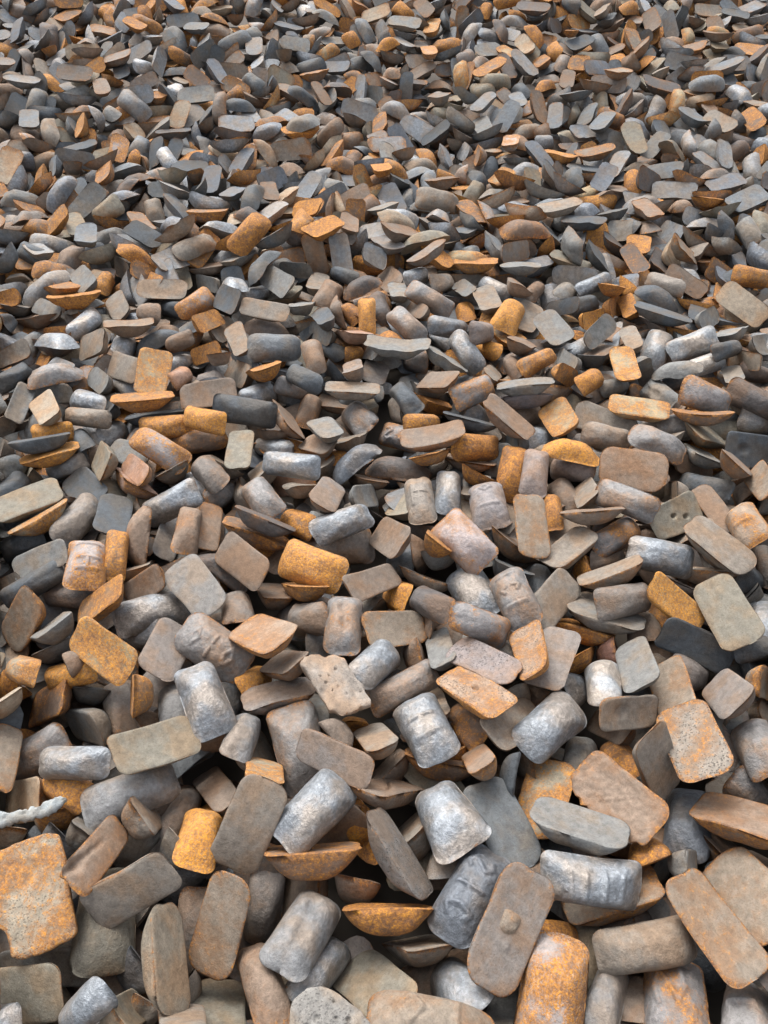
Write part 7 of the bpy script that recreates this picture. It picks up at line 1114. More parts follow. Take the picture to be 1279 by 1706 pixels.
REST = '''
F -0.3760 0.4310 -0.1004 0.771 -0.122 -0.572 -0.253 0.1900 0.0674 0.0377 t
F 0.5431 0.6623 -0.1207 0.682 -0.089 -0.608 -0.397 0.1855 0.0931 0.0456 g
R -0.4800 0.7800 -0.1345 0.333 0.585 -0.739 -0.020 0.1927 0.0833 0.0521 dk
F -0.0677 0.7549 -0.1139 0.547 -0.452 -0.264 -0.653 0.1903 0.0932 0.0515 o
R -0.7552 1.0941 -0.0190 0.075 -0.624 -0.430 0.648 0.1768 0.0640 0.0461 b
F -0.9159 1.1082 -0.1108 0.544 -0.048 0.636 0.544 0.1891 0.0927 0.0513 r
F -0.5791 0.9751 -0.1204 0.670 0.443 -0.595 0.031 0.1907 0.0929 0.0495 b
F -0.3978 0.9480 -0.0830 0.541 -0.342 0.347 0.686 0.1993 0.0930 0.0465 b
R -0.3901 1.0500 -0.1167 0.050 -0.633 -0.365 0.681 0.2001 0.0929 0.0510 k
F -0.1849 1.0248 -0.0997 0.761 -0.218 -0.191 -0.581 0.1975 0.0864 0.0518 g
F -0.0618 0.9446 -0.1252 0.570 0.562 0.458 -0.387 0.1904 0.0930 0.0480 r
F 0.1053 1.0034 -0.0489 0.726 -0.182 -0.262 -0.610 0.1946 0.0852 0.0511 t
F 0.2556 1.1582 -0.0292 0.912 0.056 -0.177 -0.367 0.1801 0.0640 0.0475 g
F 0.4788 1.1564 -0.0826 0.612 -0.529 0.088 0.581 0.2040 0.1038 0.0418 r
F 0.3037 1.0482 -0.0680 0.633 -0.164 -0.487 -0.579 0.1893 0.0921 0.0509 t
R 0.3697 1.0505 -0.1276 0.068 0.666 -0.517 0.533 0.1884 0.0929 0.0477 b
F 0.3485 0.8758 -0.0884 0.799 0.155 0.554 0.174 0.1886 0.0931 0.0511 t
F 0.1560 0.9197 -0.1093 0.676 -0.188 -0.458 -0.545 0.1945 0.0696 0.0512 ro
F 0.9224 1.0020 -0.0746 0.883 0.193 0.382 0.194 0.1901 0.0660 0.0510 t
R 0.7327 1.1722 -0.1016 0.272 0.927 -0.257 0.000 0.1674 0.0881 0.0461 b
F 0.6029 1.1884 -0.1091 0.792 0.181 0.535 0.230 0.1888 0.0927 0.0510 rp
F 0.9456 1.1272 -0.0730 0.921 0.116 0.338 0.157 0.1924 0.0927 0.0491 k
F -1.0329 1.3851 -0.0783 0.841 0.399 -0.365 0.005 0.1850 0.0658 0.0500 t
F -0.7013 1.4625 -0.0702 0.567 -0.311 0.178 0.741 0.2031 0.1035 0.0455 t
R -0.2113 1.3151 -0.1021 0.288 0.939 0.158 0.098 0.1782 0.0963 0.0464 kb
F -0.4303 1.2766 -0.1180 0.580 0.315 0.747 0.084 0.1891 0.0925 0.0505 b
R -0.4867 1.4142 -0.1160 0.063 -0.626 -0.438 0.642 0.1967 0.0926 0.0481 o
F -0.0243 1.3275 -0.1222 0.575 0.459 0.673 -0.080 0.1902 0.0927 0.0511 g
F 0.1601 1.5116 -0.0703 0.686 -0.297 0.257 0.612 0.2046 0.1072 0.0483 g
F 0.3499 1.4283 -0.0296 0.616 -0.357 -0.144 -0.688 0.1991 0.1041 0.0456 k
F 0.1518 1.2586 -0.0859 0.774 0.286 0.556 0.103 0.1885 0.0928 0.0515 b
R 0.1728 1.2429 -0.1251 0.527 0.424 -0.736 0.021 0.1956 0.0928 0.0491 b
R 0.6301 1.5100 -0.0952 0.276 -0.854 -0.226 0.378 0.1833 0.0659 0.0504 b
F 0.5893 1.4562 -0.0869 0.797 0.165 0.490 0.311 0.1887 0.0917 0.0507 r
R 0.7633 1.3174 -0.1205 -0.048 0.638 -0.526 0.560 0.1847 0.0926 0.0486 ro
F 0.9945 1.3933 -0.1051 0.561 0.023 -0.615 -0.554 0.1917 0.0925 0.0513 g
F -0.9557 2.1543 -0.0301 0.373 -0.309 -0.164 0.860 0.1857 0.0642 0.0498 k
R -1.0354 1.9449 -0.0852 0.473 -0.857 -0.019 -0.201 0.1858 0.0922 0.0516 k
R -0.9820 1.9810 -0.0482 0.024 0.848 -0.501 0.172 0.1788 0.0647 0.0486 k
R -0.9795 2.0511 -0.0836 -0.032 0.847 -0.457 0.270 0.1836 0.0662 0.0477 sg
F -0.7895 2.1652 -0.0600 0.956 -0.248 -0.016 0.157 0.2094 0.1078 0.0441 k
F -1.1478 1.8673 -0.0905 0.865 0.142 -0.346 -0.334 0.1907 0.0656 0.0512 ol
F -1.2674 1.9688 -0.0619 0.858 0.264 -0.338 -0.281 0.1957 0.0817 0.0512 g
R -0.5873 1.8187 -0.0935 0.246 -0.846 0.314 -0.354 0.1872 0.0924 0.0502 s
F -0.6796 2.2180 -0.0530 0.851 0.161 -0.325 -0.380 0.1920 0.0662 0.0497 t
F -0.1159 1.9893 -0.0321 0.705 -0.294 0.094 0.639 0.2008 0.1000 0.0402 t
F -0.3845 2.0697 -0.0664 0.786 -0.295 -0.148 -0.523 0.2039 0.1068 0.0413 b
F -0.3851 1.8398 -0.0354 0.799 0.026 -0.344 -0.493 0.1873 0.0906 0.0503 t
F -0.4992 1.8712 -0.0467 0.691 -0.433 -0.007 -0.579 0.1989 0.0993 0.0396 t
F -0.4102 1.7492 -0.0699 0.577 -0.546 0.152 -0.588 0.2033 0.1055 0.0474 t
F -0.2466 1.7365 -0.0185 0.784 -0.218 -0.237 -0.531 0.1990 0.0994 0.0409 t
F -0.0541 1.8366 -0.0659 0.748 -0.305 -0.121 -0.576 0.2023 0.1027 0.0407 b
R -0.1485 1.9351 -0.0955 0.158 0.707 -0.614 0.313 0.1970 0.0923 0.0494 r
F -0.2083 1.9103 -0.0658 0.781 0.013 -0.329 -0.531 0.1909 0.0924 0.0514 t
R 0.3787 1.9543 -0.0993 0.059 0.639 -0.766 -0.022 0.1876 0.0923 0.0512 g
F 0.2961 1.7840 -0.0080 0.799 -0.132 0.351 0.470 0.1986 0.1030 0.0388 r
R 0.5176 2.0493 -0.0872 0.327 -0.793 -0.271 0.437 0.1878 0.0922 0.0496 s
F 0.4259 2.0085 -0.0720 0.647 0.325 -0.637 -0.266 0.1877 0.0663 0.0514 gd
R 0.4978 2.2030 -0.0929 0.216 -0.869 -0.329 0.300 0.1929 0.0921 0.0477 b
F 0.1737 2.2488 -0.0596 0.745 -0.284 -0.037 -0.602 0.2028 0.1050 0.0480 r
F 0.0615 2.2134 -0.0725 0.390 -0.580 0.272 -0.661 0.2034 0.1057 0.0480 t
F 0.2849 2.1892 -0.0777 0.700 0.414 0.560 0.158 0.1910 0.0922 0.0510 g
R 0.3129 2.1821 -0.0882 0.496 -0.658 -0.081 0.560 0.1854 0.0914 0.0489 s
F 0.1575 2.3144 -0.0503 0.721 -0.282 -0.065 -0.630 0.2047 0.1053 0.0434 g
F 0.9984 1.8914 -0.0721 0.869 0.388 0.305 0.021 0.1874 0.0656 0.0503 b
R 1.1399 1.7668 -0.0855 0.569 0.631 0.528 0.009 0.2009 0.0944 0.0507 b
F 0.8873 1.7606 -0.0817 0.625 0.252 -0.673 -0.305 0.1903 0.0923 0.0511 t
F 1.1462 1.7195 -0.0678 0.543 0.142 -0.677 -0.475 0.1947 0.0686 0.0516 g
R -1.0087 2.5989 -0.0664 0.265 0.713 -0.644 -0.084 0.1870 0.0876 0.0491 s
F -1.0798 2.4820 0.0199 0.870 0.310 -0.353 -0.147 0.1959 0.0937 0.0502 t
R -1.1583 2.2966 -0.0066 0.035 0.979 0.199 -0.010 0.1882 0.0932 0.0484 sb
R -1.3254 2.3338 -0.0252 0.381 -0.696 -0.470 0.386 0.1832 0.0655 0.0504 k
F -1.2559 2.5908 -0.0284 0.895 -0.242 -0.069 -0.368 0.2045 0.1086 0.0658 kb
R -1.2038 2.4715 0.0168 0.242 0.908 -0.332 0.084 0.1938 0.1005 0.0469 s
R -1.1725 2.6921 -0.0200 0.289 0.483 -0.710 -0.424 0.1881 0.0774 0.0505 s
F -1.2224 2.7914 0.0535 0.965 -0.179 -0.005 0.190 0.2059 0.1058 0.0535 r
F -1.3093 2.8992 0.0411 0.904 -0.123 -0.097 -0.397 0.1961 0.0992 0.0474 ro
F -1.2508 2.9811 0.0289 0.847 0.223 -0.122 -0.466 0.1933 0.0895 0.0504 g
R -1.1973 3.0557 -0.0399 0.139 -0.668 -0.702 0.204 0.1861 0.0749 0.0500 or
F -1.0736 2.8168 -0.0004 0.824 0.204 -0.106 -0.517 0.1917 0.0831 0.0504 t
F -0.9686 2.6124 0.0301 0.982 -0.127 0.024 0.138 0.1861 0.1022 0.0463 t
F -0.9045 2.9019 0.0225 0.960 0.250 0.086 0.088 0.1987 0.0903 0.0488 t
R -0.9223 2.7499 -0.0069 0.357 0.282 0.804 0.383 0.1862 0.0856 0.0489 b
R -0.8732 2.6067 -0.0594 0.087 0.954 0.224 0.181 0.2021 0.0878 0.0465 k
R -0.7639 2.5405 -0.0033 0.504 -0.778 0.050 -0.371 0.1743 0.0636 0.0490 b
R -0.8734 2.8951 -0.0671 0.366 -0.826 0.284 -0.322 0.1842 0.0699 0.0499 k
R -0.7618 2.8295 -0.0092 0.354 -0.822 -0.416 0.161 0.1907 0.0854 0.0510 oo
R -1.4167 2.9862 -0.0233 0.124 -0.921 -0.348 -0.125 0.2290 0.1003 0.0490 sg
F -1.3578 2.8038 -0.0123 0.908 0.221 -0.134 -0.330 0.1883 0.0714 0.0498 g
F -1.3968 2.7802 -0.0387 0.918 -0.159 -0.144 -0.334 0.2035 0.1063 0.0451 b
F -1.5332 2.8426 0.0075 0.867 0.454 -0.201 -0.044 0.1789 0.0678 0.0489 r
F -1.5110 2.9048 -0.0514 0.727 -0.229 -0.098 -0.640 0.2003 0.1006 0.0485 g
F -1.3765 2.4629 -0.0123 0.883 0.404 -0.226 0.079 0.1816 0.0669 0.0483 t
R -1.4863 2.6963 -0.0208 0.169 -0.510 -0.558 0.633 0.1926 0.0774 0.0456 k
F -1.0031 2.2808 -0.0044 0.839 0.287 -0.269 -0.377 0.1893 0.0737 0.0501 g
R -0.9359 2.3419 -0.0784 0.243 -0.855 0.366 -0.274 0.1844 0.0669 0.0498 s
R -0.7819 2.5075 -0.0816 0.265 -0.670 -0.480 0.501 0.1829 0.0655 0.0496 s
R -0.7370 2.3270 -0.0283 0.239 -0.675 -0.500 0.488 0.1810 0.0700 0.0484 pk
R -0.4727 2.7081 -0.0620 0.056 0.994 0.017 -0.092 0.1903 0.0927 0.0486 m
F -0.6223 2.7894 0.0383 0.830 0.322 -0.268 -0.369 0.1944 0.1013 0.0500 k
F -0.4431 2.9720 0.0206 0.845 0.326 -0.160 -0.392 0.1930 0.0968 0.0501 g
F -0.4296 2.9927 -0.0428 0.924 0.024 -0.235 -0.299 0.1942 0.0945 0.0463 ol
F -0.3288 2.7892 0.0183 0.694 -0.174 0.134 0.686 0.1996 0.1013 0.0470 g
R -0.5501 3.0312 -0.0710 0.446 -0.715 -0.329 0.426 0.1829 0.0653 0.0505 s
R -0.6233 2.9547 -0.0107 0.222 0.785 -0.571 0.093 0.1984 0.1012 0.0496 s
F -0.7588 3.0554 -0.0345 0.739 0.525 -0.347 -0.240 0.1847 0.0651 0.0492 g
F -0.6735 2.6615 0.0174 0.770 0.248 0.338 0.481 0.1863 0.0731 0.0494 ro
F -0.6347 2.7223 -0.0575 0.770 0.231 0.348 0.482 0.1969 0.0931 0.0514 t
F -0.5434 2.5194 0.0151 0.790 0.192 -0.099 -0.574 0.1903 0.0739 0.0507 t
F -0.6690 2.4973 -0.0288 0.819 0.435 -0.362 -0.090 0.1901 0.0660 0.0516 ro
F -0.5887 2.3779 0.0433 0.605 -0.194 0.184 0.750 0.1926 0.0888 0.0379 b
F -0.5384 2.4092 -0.0591 0.826 0.283 -0.321 -0.367 0.1972 0.0914 0.0514 t
F -0.4245 2.2973 0.0456 0.822 -0.113 -0.245 -0.502 0.1973 0.1038 0.0526 ro
F -0.4172 2.5224 -0.0550 0.607 -0.198 0.184 0.747 0.2013 0.0997 0.0471 r
R -0.2762 2.2424 0.0300 0.415 -0.834 0.306 -0.198 0.1825 0.0704 0.0496 k
R -0.2521 2.3981 0.0154 0.069 -0.778 0.622 0.054 0.1829 0.0739 0.0496 b
F -0.2460 2.6290 -0.0221 0.771 0.397 -0.333 -0.371 0.1867 0.0647 0.0503 g
F -0.1145 2.5667 0.0231 0.789 -0.209 -0.119 -0.565 0.1989 0.1032 0.0447 pk
R -0.1967 2.5847 -0.0750 0.257 -0.824 0.415 -0.287 0.1874 0.0666 0.0513 k
R -0.1268 2.5514 -0.0681 0.345 -0.694 -0.347 0.528 0.1836 0.0660 0.0492 or
F -0.0477 2.4985 -0.0142 0.768 0.224 -0.417 -0.432 0.1915 0.0768 0.0501 g
F -0.1104 2.3232 0.0213 0.725 -0.023 -0.241 -0.644 0.1881 0.0741 0.0494 m
F -0.0300 2.4265 -0.0544 0.636 -0.173 0.049 -0.751 0.1984 0.0958 0.0515 m
F -0.1698 2.4053 -0.0403 0.555 -0.474 0.098 -0.677 0.2019 0.0991 0.0463 k
R -0.0669 2.7180 0.0004 0.177 -0.697 0.689 0.086 0.1889 0.0683 0.0504 o
R -0.0214 2.8463 -0.0373 0.171 -0.769 0.616 -0.011 0.1890 0.0853 0.0507 kb
R -0.1322 2.8228 -0.0501 0.177 -0.785 0.539 -0.251 0.1832 0.0690 0.0495 r
F -0.1662 2.7261 0.0178 0.530 -0.529 0.350 -0.563 0.1983 0.1038 0.0406 b
R -0.0889 2.9480 -0.0065 0.027 0.976 0.120 0.181 0.1724 0.0877 0.0470 kb
R -0.2315 2.9267 -0.0230 0.090 0.606 -0.765 -0.201 0.1888 0.0936 0.0498 b
F -0.2783 3.0380 -0.0155 0.687 -0.081 -0.012 -0.722 0.1953 0.0871 0.0510 t
R -0.1685 3.1084 -0.0240 0.367 -0.835 0.350 -0.214 0.1828 0.0643 0.0501 k
F -0.3867 3.1655 -0.0253 0.716 0.640 -0.241 -0.144 0.1879 0.0645 0.0485 g
F -0.2328 2.6370 0.0494 0.795 0.058 -0.192 -0.573 0.1863 0.0710 0.0493 k
R 0.1843 2.8470 0.0022 0.330 -0.906 0.249 0.098 0.2023 0.0894 0.0501 sb
R 0.0881 2.6583 -0.0029 0.305 -0.855 0.419 0.021 0.1929 0.0854 0.0509 sb
F 0.0498 2.4208 0.0551 0.997 -0.054 0.003 -0.060 0.2293 0.1031 0.0468 g
R 0.3057 2.4856 -0.0145 0.391 -0.753 0.529 -0.031 0.1957 0.0824 0.0512 s
R 0.2446 2.6330 0.0002 0.460 -0.849 -0.063 0.251 0.1843 0.0755 0.0500 s
R 0.2278 2.6803 -0.0832 0.267 -0.777 0.448 -0.353 0.1858 0.0673 0.0504 s
F 0.2259 2.4106 0.0085 0.944 -0.197 0.234 -0.124 0.1847 0.1032 0.0446 g
R 0.1272 2.4996 -0.0678 0.373 -0.739 0.308 -0.469 0.1908 0.0823 0.0509 kb
R 0.3576 2.5672 0.0156 0.415 -0.756 -0.259 0.436 0.1847 0.0852 0.0488 mg
R 0.4118 2.5844 -0.0706 0.276 -0.755 0.431 -0.411 0.1876 0.0691 0.0510 o
R 0.4851 2.6949 0.0103 0.040 0.550 -0.816 -0.171 0.1896 0.1024 0.0496 o
F 0.5682 2.7361 -0.0066 0.554 -0.060 0.147 -0.817 0.1963 0.0979 0.0509 t
F 0.5097 2.4898 0.0252 0.522 -0.261 -0.042 -0.811 0.1977 0.0967 0.0487 b
F 0.6391 2.5862 0.0277 0.801 0.198 -0.060 -0.561 0.1949 0.0974 0.0509 g
F 0.4137 2.8214 0.0220 0.747 0.079 -0.085 -0.654 0.1942 0.0903 0.0508 t
F 0.3308 2.9737 -0.0079 0.776 0.125 -0.240 -0.570 0.1882 0.0680 0.0487 g
R 0.4642 3.0063 -0.0343 0.345 -0.819 0.408 -0.207 0.1870 0.0773 0.0506 s
R 0.2423 3.0712 -0.0424 0.373 -0.795 -0.315 0.359 0.1888 0.0831 0.0504 tg
R 0.1310 3.0513 -0.0038 0.344 -0.806 -0.366 0.311 0.1847 0.0740 0.0499 s
F 0.0602 2.9268 0.0023 0.683 -0.049 0.071 0.725 0.1918 0.0813 0.0503 g
F 0.0232 3.1006 -0.0340 0.783 0.234 -0.228 -0.530 0.1965 0.0997 0.0508 b
F 0.3931 3.1358 0.0287 0.992 -0.116 -0.029 -0.045 0.1920 0.1044 0.0506 ro
F 0.5768 3.0751 0.0453 0.990 -0.120 -0.024 -0.071 0.1739 0.0996 0.0456 g
F 0.5448 2.8780 0.0470 0.652 -0.268 0.047 -0.708 0.1959 0.1005 0.0465 b
F 0.6175 3.1372 -0.0425 0.557 -0.236 -0.054 -0.794 0.2023 0.0994 0.0402 g
R 0.6223 2.9525 -0.0213 0.164 -0.818 -0.514 0.201 0.1801 0.0649 0.0494 b
R 0.7086 3.0129 -0.0738 0.070 -0.679 0.717 -0.141 0.1910 0.0863 0.0506 sd
R 0.7689 3.0239 -0.0700 0.201 -0.823 -0.471 0.245 0.1915 0.0934 0.0499 g
F 0.7160 2.8004 -0.0036 0.784 0.379 -0.442 -0.216 0.1824 0.0658 0.0493 k
R 0.3419 2.8844 -0.0909 -0.041 0.709 -0.688 0.146 0.1868 0.0779 0.0498 r
R 0.5527 2.3816 0.0092 0.295 -0.892 -0.324 0.106 0.1848 0.0665 0.0498 or
R 0.4776 2.4009 -0.0323 0.118 -0.711 0.618 -0.313 0.1792 0.0642 0.0487 b
F 0.6328 2.2639 0.0301 0.713 0.521 0.468 0.039 0.1759 0.0633 0.0479 ro
F 0.6612 2.4140 -0.0063 0.665 0.350 -0.448 -0.485 0.1857 0.0650 0.0484 g
F 0.3915 2.3378 -0.0060 0.792 0.096 0.341 0.496 0.1885 0.0668 0.0501 t
R 0.5099 2.3602 -0.0825 0.269 0.722 0.621 -0.147 0.1995 0.0937 0.0501 r
F 0.1318 2.7999 -0.0125 0.779 0.229 -0.320 -0.487 0.1836 0.0644 0.0492 b
R 1.1478 2.5047 -0.0007 0.345 -0.924 -0.150 -0.063 0.1947 0.0965 0.0508 sw
R 1.0330 2.5428 -0.0421 0.092 -0.542 0.819 0.162 0.1933 0.0981 0.0510 sw
F 0.8452 2.3188 0.0403 0.692 0.069 -0.012 -0.719 0.1919 0.0897 0.0503 oyo
F 1.4190 2.7722 0.0249 0.856 0.356 0.038 -0.374 0.2122 0.1032 0.0508 tan
R 1.1043 2.8555 -0.0055 -0.045 0.954 -0.255 -0.151 0.1881 0.0942 0.0488 k
F 1.0842 2.6998 0.0317 0.967 -0.117 0.093 -0.206 0.2248 0.1092 0.0511 k
F 1.2599 2.6763 0.0181 0.823 0.378 0.267 0.329 0.1893 0.0727 0.0502 g
R 1.1695 2.9672 0.0054 0.521 -0.747 0.304 -0.279 0.1893 0.0749 0.0507 tg
F 1.2751 3.0301 -0.0111 0.897 0.320 0.114 -0.283 0.1898 0.0831 0.0481 b
R 0.8890 3.0271 -0.0233 0.360 -0.889 -0.269 0.088 0.1878 0.0677 0.0514 s
F 0.9278 2.9027 0.0368 0.804 -0.132 0.174 0.552 0.1975 0.1019 0.0446 ro
F 0.9824 2.8233 -0.0084 0.644 0.189 -0.270 -0.690 0.1860 0.0643 0.0499 r
R 0.8214 2.8887 -0.0501 0.366 -0.848 -0.278 0.266 0.1900 0.0855 0.0506 k
F 0.8253 2.7231 -0.0126 0.784 0.453 0.322 0.277 0.1857 0.0643 0.0501 o
F 0.8140 2.5715 0.0192 0.828 0.388 0.084 0.396 0.1898 0.0753 0.0504 g
F 0.9206 2.5273 0.0202 0.684 0.121 -0.193 -0.693 0.1831 0.0643 0.0502 t
F 1.3229 2.6174 -0.0020 0.860 -0.275 0.010 0.429 0.1981 0.1002 0.0470 g
R 1.2360 2.4311 0.0246 0.327 -0.887 -0.255 0.202 0.1711 0.0633 0.0477 k
R 1.1842 2.4166 -0.0226 0.297 -0.916 -0.239 0.127 0.1822 0.0710 0.0499 sw
R 1.0330 2.2995 0.0105 0.143 0.967 -0.138 0.161 0.1695 0.0814 0.0440 g
R 1.0742 2.3620 -0.0609 0.338 -0.890 -0.222 0.209 0.1827 0.0658 0.0507 k
F 1.3110 2.4157 -0.0048 0.658 0.423 -0.534 -0.322 0.1847 0.0657 0.0501 to
F 1.4317 2.5222 -0.0038 0.287 -0.250 0.254 -0.889 0.1921 0.0828 0.0502 g
R 1.3671 2.4160 -0.0621 0.489 -0.832 -0.036 0.260 0.1830 0.0659 0.0511 kb
F 1.2384 2.3190 -0.0015 0.604 0.016 -0.246 -0.758 0.1854 0.0642 0.0501 g
F 0.7681 2.4612 -0.0137 0.759 -0.199 0.182 0.592 0.2045 0.1075 0.0461 k
R 0.7040 2.2479 0.0083 0.256 -0.852 -0.375 0.263 0.1828 0.0739 0.0491 r
R 0.8256 2.3327 -0.0702 0.311 -0.854 -0.279 0.311 0.1849 0.0668 0.0504 g
F 0.9440 2.3729 -0.0287 0.556 0.632 0.497 -0.210 0.1810 0.0645 0.0489 g
R 1.5810 3.0866 -0.0226 0.438 -0.894 0.070 0.065 0.1937 0.0856 0.0506 ro
'''

S = np.array(TILE.split(), float).reshape(-1, 8)
S[:, 1:4] /= 1000.
S[:, 4:8] /= np.linalg.norm(S[:, 4:8], axis=1)[:, None]
DV = np.array([(.2 * a, .097 * b, .051 * c) for a, b, c in ((1, 1, 1), (1.05, .95, 1), (.95, 1.05, .95), (1, .9, 1.1), (.62, 1, 1), (.9, .95, .9))])
def heap_instances():
    T, OFF = 3.7, -.148
    SR = quat_R(S[:, 4:8])
    P, R, Vv = [], [], []
    for ty in range(3):
        for tx in range(-1, 2):
            c, s = ((1, 0), (0, 1), (-1, 0), (0, -1))[(tx * 3 + ty * 2 + tx * ty) % 4]
            q = np.array([[c, -s, 0], [s, c, 0], [0, 0, 1.]])
            P.append(S[:, 1:4] @ q.T + np.array([tx * T + .3 * ty, 1.2 + ty * T, OFF])); R.append(q @ SR); Vv.append(S[:, 0].astype(int))
    n1 = sum(map(len, P))
    for tx in range(-1, 2):                             # more of them wedged in between near the camera
        c, s = ((0, 1), (-1, 0), (0, -1))[tx + 1]
        q = np.array([[c, -s, 0], [s, c, 0], [0, 0, 1.]])
        P.append(S[:, 1:4] @ q.T + np.array([tx * T + 1.7, 1.15, OFF + .05])); R.append(q @ SR); Vv.append(S[:, 0].astype(int))
    P, R, Vv = np.concatenate(P), np.concatenate(R), np.concatenate(Vv)
    k = ((np.arange(len(P)) < n1) | (P[:, 1] < 2.9)) & (P[:, 1] > -.3) & (P[:, 1] < 9.2) & (np.abs(P[:, 0]) < .465 * P[:, 1] + 1.9)
    P, R, Vv = P[k], R[k], Vv[k]
    P[:, 2] += .035 * np.sin(P[:, 0] * 1.7 + P[:, 1] * .9) + .03 * np.sin(P[:, 1] * 2.1 - P[:, 0] * .8 + 1) * (P[:, 1] > 3)
    far_ = np.clip(P[:, 1] - 3.1, 0, 4.5); P[:, 2] += .045 * far_ ** 2
    sl = np.arctan(.09 * far_); cs_, sn_, zz = np.cos(sl), np.sin(sl), np.zeros(len(P))
    R = np.stack([np.stack([zz + 1, zz, zz], -1), np.stack([zz, cs_, -sn_], -1), np.stack([zz, sn_, cs_], -1)], 1) @ R
    D = DV[Vv] * np.random.default_rng(2).normal(.99, .06, (len(P), 1))
    g_ = np.random.default_rng(7)
    flip = (g_.random(len(P)) < .6) & (R[:, 2, 2] < 0); tilt = g_.normal(0, .17, (len(P), 3)); tilt[:, 0] += np.where(flip, np.pi, 0)
    a_ = np.linalg.norm(tilt, axis=1); tq = np.c_[np.cos(a_ / 2), tilt / a_[:, None] * np.sin(a_ / 2)[:, None]]
    R2 = R @ quat_R(tq); h_ = np.zeros((len(P), 3)); h_[:, 2] = -.5 * D[:, 2]
    P = P + np.einsum('nij,nj->ni', R - R2, h_); R = R2
    return P, R, D
P_, R_, D_ = heap_instances()
k_ = np.array([(int(v) >> j) & 1 for v in KEPT.split() for j in range(24)][:len(P_)], bool)
for steps, ids in enumerate(SANK): P_[ids, 2] -= .035 * (steps + 1)
P_, R_, D_ = P_[k_], R_[k_], D_[k_]

HEAPCOL = ['kg', 'kg', 'sg', 'sd', 's', 'sg', 'bs', 'br', 'g','g','g','gd','gd','k','k','k','kg','kg','kg','s','s','sd','sd','sg','sg','sg','t','t','t','ol','ol','m','b','b','b','bs','bo','bo','tan','br','br','br','r','r','ro','or','oo','oyo','to','sb','kb','kb']
heap = dict(V=[], q=[], t=[], base=[], par=[], fl=[], n=0)
def heap_add(X, qd, tr, base, par, fl):
    n, v = X.shape[0], X.shape[1]
    o = heap['n'] + np.arange(n) * v
    heap['V'].append(X.reshape(-1, 3)); heap['q'].append((qd[None] + o[:, None, None]).reshape(-1, 4)); heap['t'].append((tr[None] + o[:, None, None]).reshape(-1, 3))
    heap['base'].append(base.reshape(-1, 4)); heap['par'].append(par.reshape(-1, 4)); heap['fl'].append(np.tile(fl, n)); heap['n'] += n * v

def heap_batch(P, R, D, codes, nth, fs, ntau, rng, nvar):
    var = rng.integers(0, nvar, len(P))
    for k in range(nvar):
        i = np.nonzero(var == k)[0]
        if not len(i): continue
        V, rw, fl, qd, tr = shape_rings(nth, fs, ntau, rng.uniform(2.7, 4.2), rng.uniform(2.2, 3.4), rng.uniform(.24, .36), rng.uniform(.2, .42), True)
        X = V[None] * D[i][:, None]
        ang = np.arctan2(V[:, 1], V[:, 0])
        wob = np.zeros((len(i), len(V)))
        for h in range(2, 6): wob += rng.normal(0, .022 / h ** .5, (len(i), 1)) * np.cos(h * ang[None] + rng.uniform(0, 6.28, (len(i), 1)))
        X[:, :, :2] *= (1 + wob)[..., None]
        X[:, :, 1] *= 1 + rng.normal(0, .06, (len(i), 1)) * V[None, :, 0] * 2
        X[:, :, 2] += rng.normal(0, .004, (len(i), 1)) * (V[None, :, 0] * 2) ** 2
        rr = np.clip(1 - (np.abs(2 * V[:, 0]) ** 2.5 + np.abs(2 * V[:, 1]) ** 2.5), 0, 1)
        X[:, :, 2] += fl * rr * rng.uniform(-.006, .003, (len(i), 1))
        for _ in range(3):
            d = rng.normal(size=(len(i), 3, 1)) * 38
            X[:, :, 2] += (1 - .6 * fl) * .0022 * np.sin((X @ d)[..., 0] + rng.uniform(0, 6.28, (len(i), 1)))
        X = np.einsum('nij,nvj->nvi', R[i], X) + P[i][:, None]
        base = np.empty((len(i), len(V), 4)); par = np.empty_like(base)
        for a, ii in enumerate(i):
            base[a], par[a] = attrs(codes[ii], rw, rng.random(), (rng.uniform(.82, 1.18), rng.normal(0, .05)))
        heap_add(X, qd, tr, base, par, fl)

rngh = np.random.default_rng(11)
DULL = ['g','gd','gd','k','t','t','ol','b','b','bs','bs','m','sd','sg','dk','r','kb']
codes_ = [HEAPCOL[i] if P_[j, 1] > 2.3 else DULL[i % len(DULL)] for j, i in enumerate(rngh.integers(0, len(HEAPCOL), len(P_)))]
far = P_[:, 1] > 4.0
mid = ~far & (P_[:, 1] > 1.6)
near = ~far & ~mid
for msk_, nth_, fs_, nt2 in ((far, 20, (.6, 1.), 5), (mid, 28, (.45, .85, 1.), 6), (near, 36, (.35, .65, .88, 1.), 8)):
    ii = np.nonzero(msk_)[0]
    heap_batch(P_[ii], R_[ii], D_[ii], [codes_[i] for i in ii], nth_, fs_, nt2, rngh, 6)

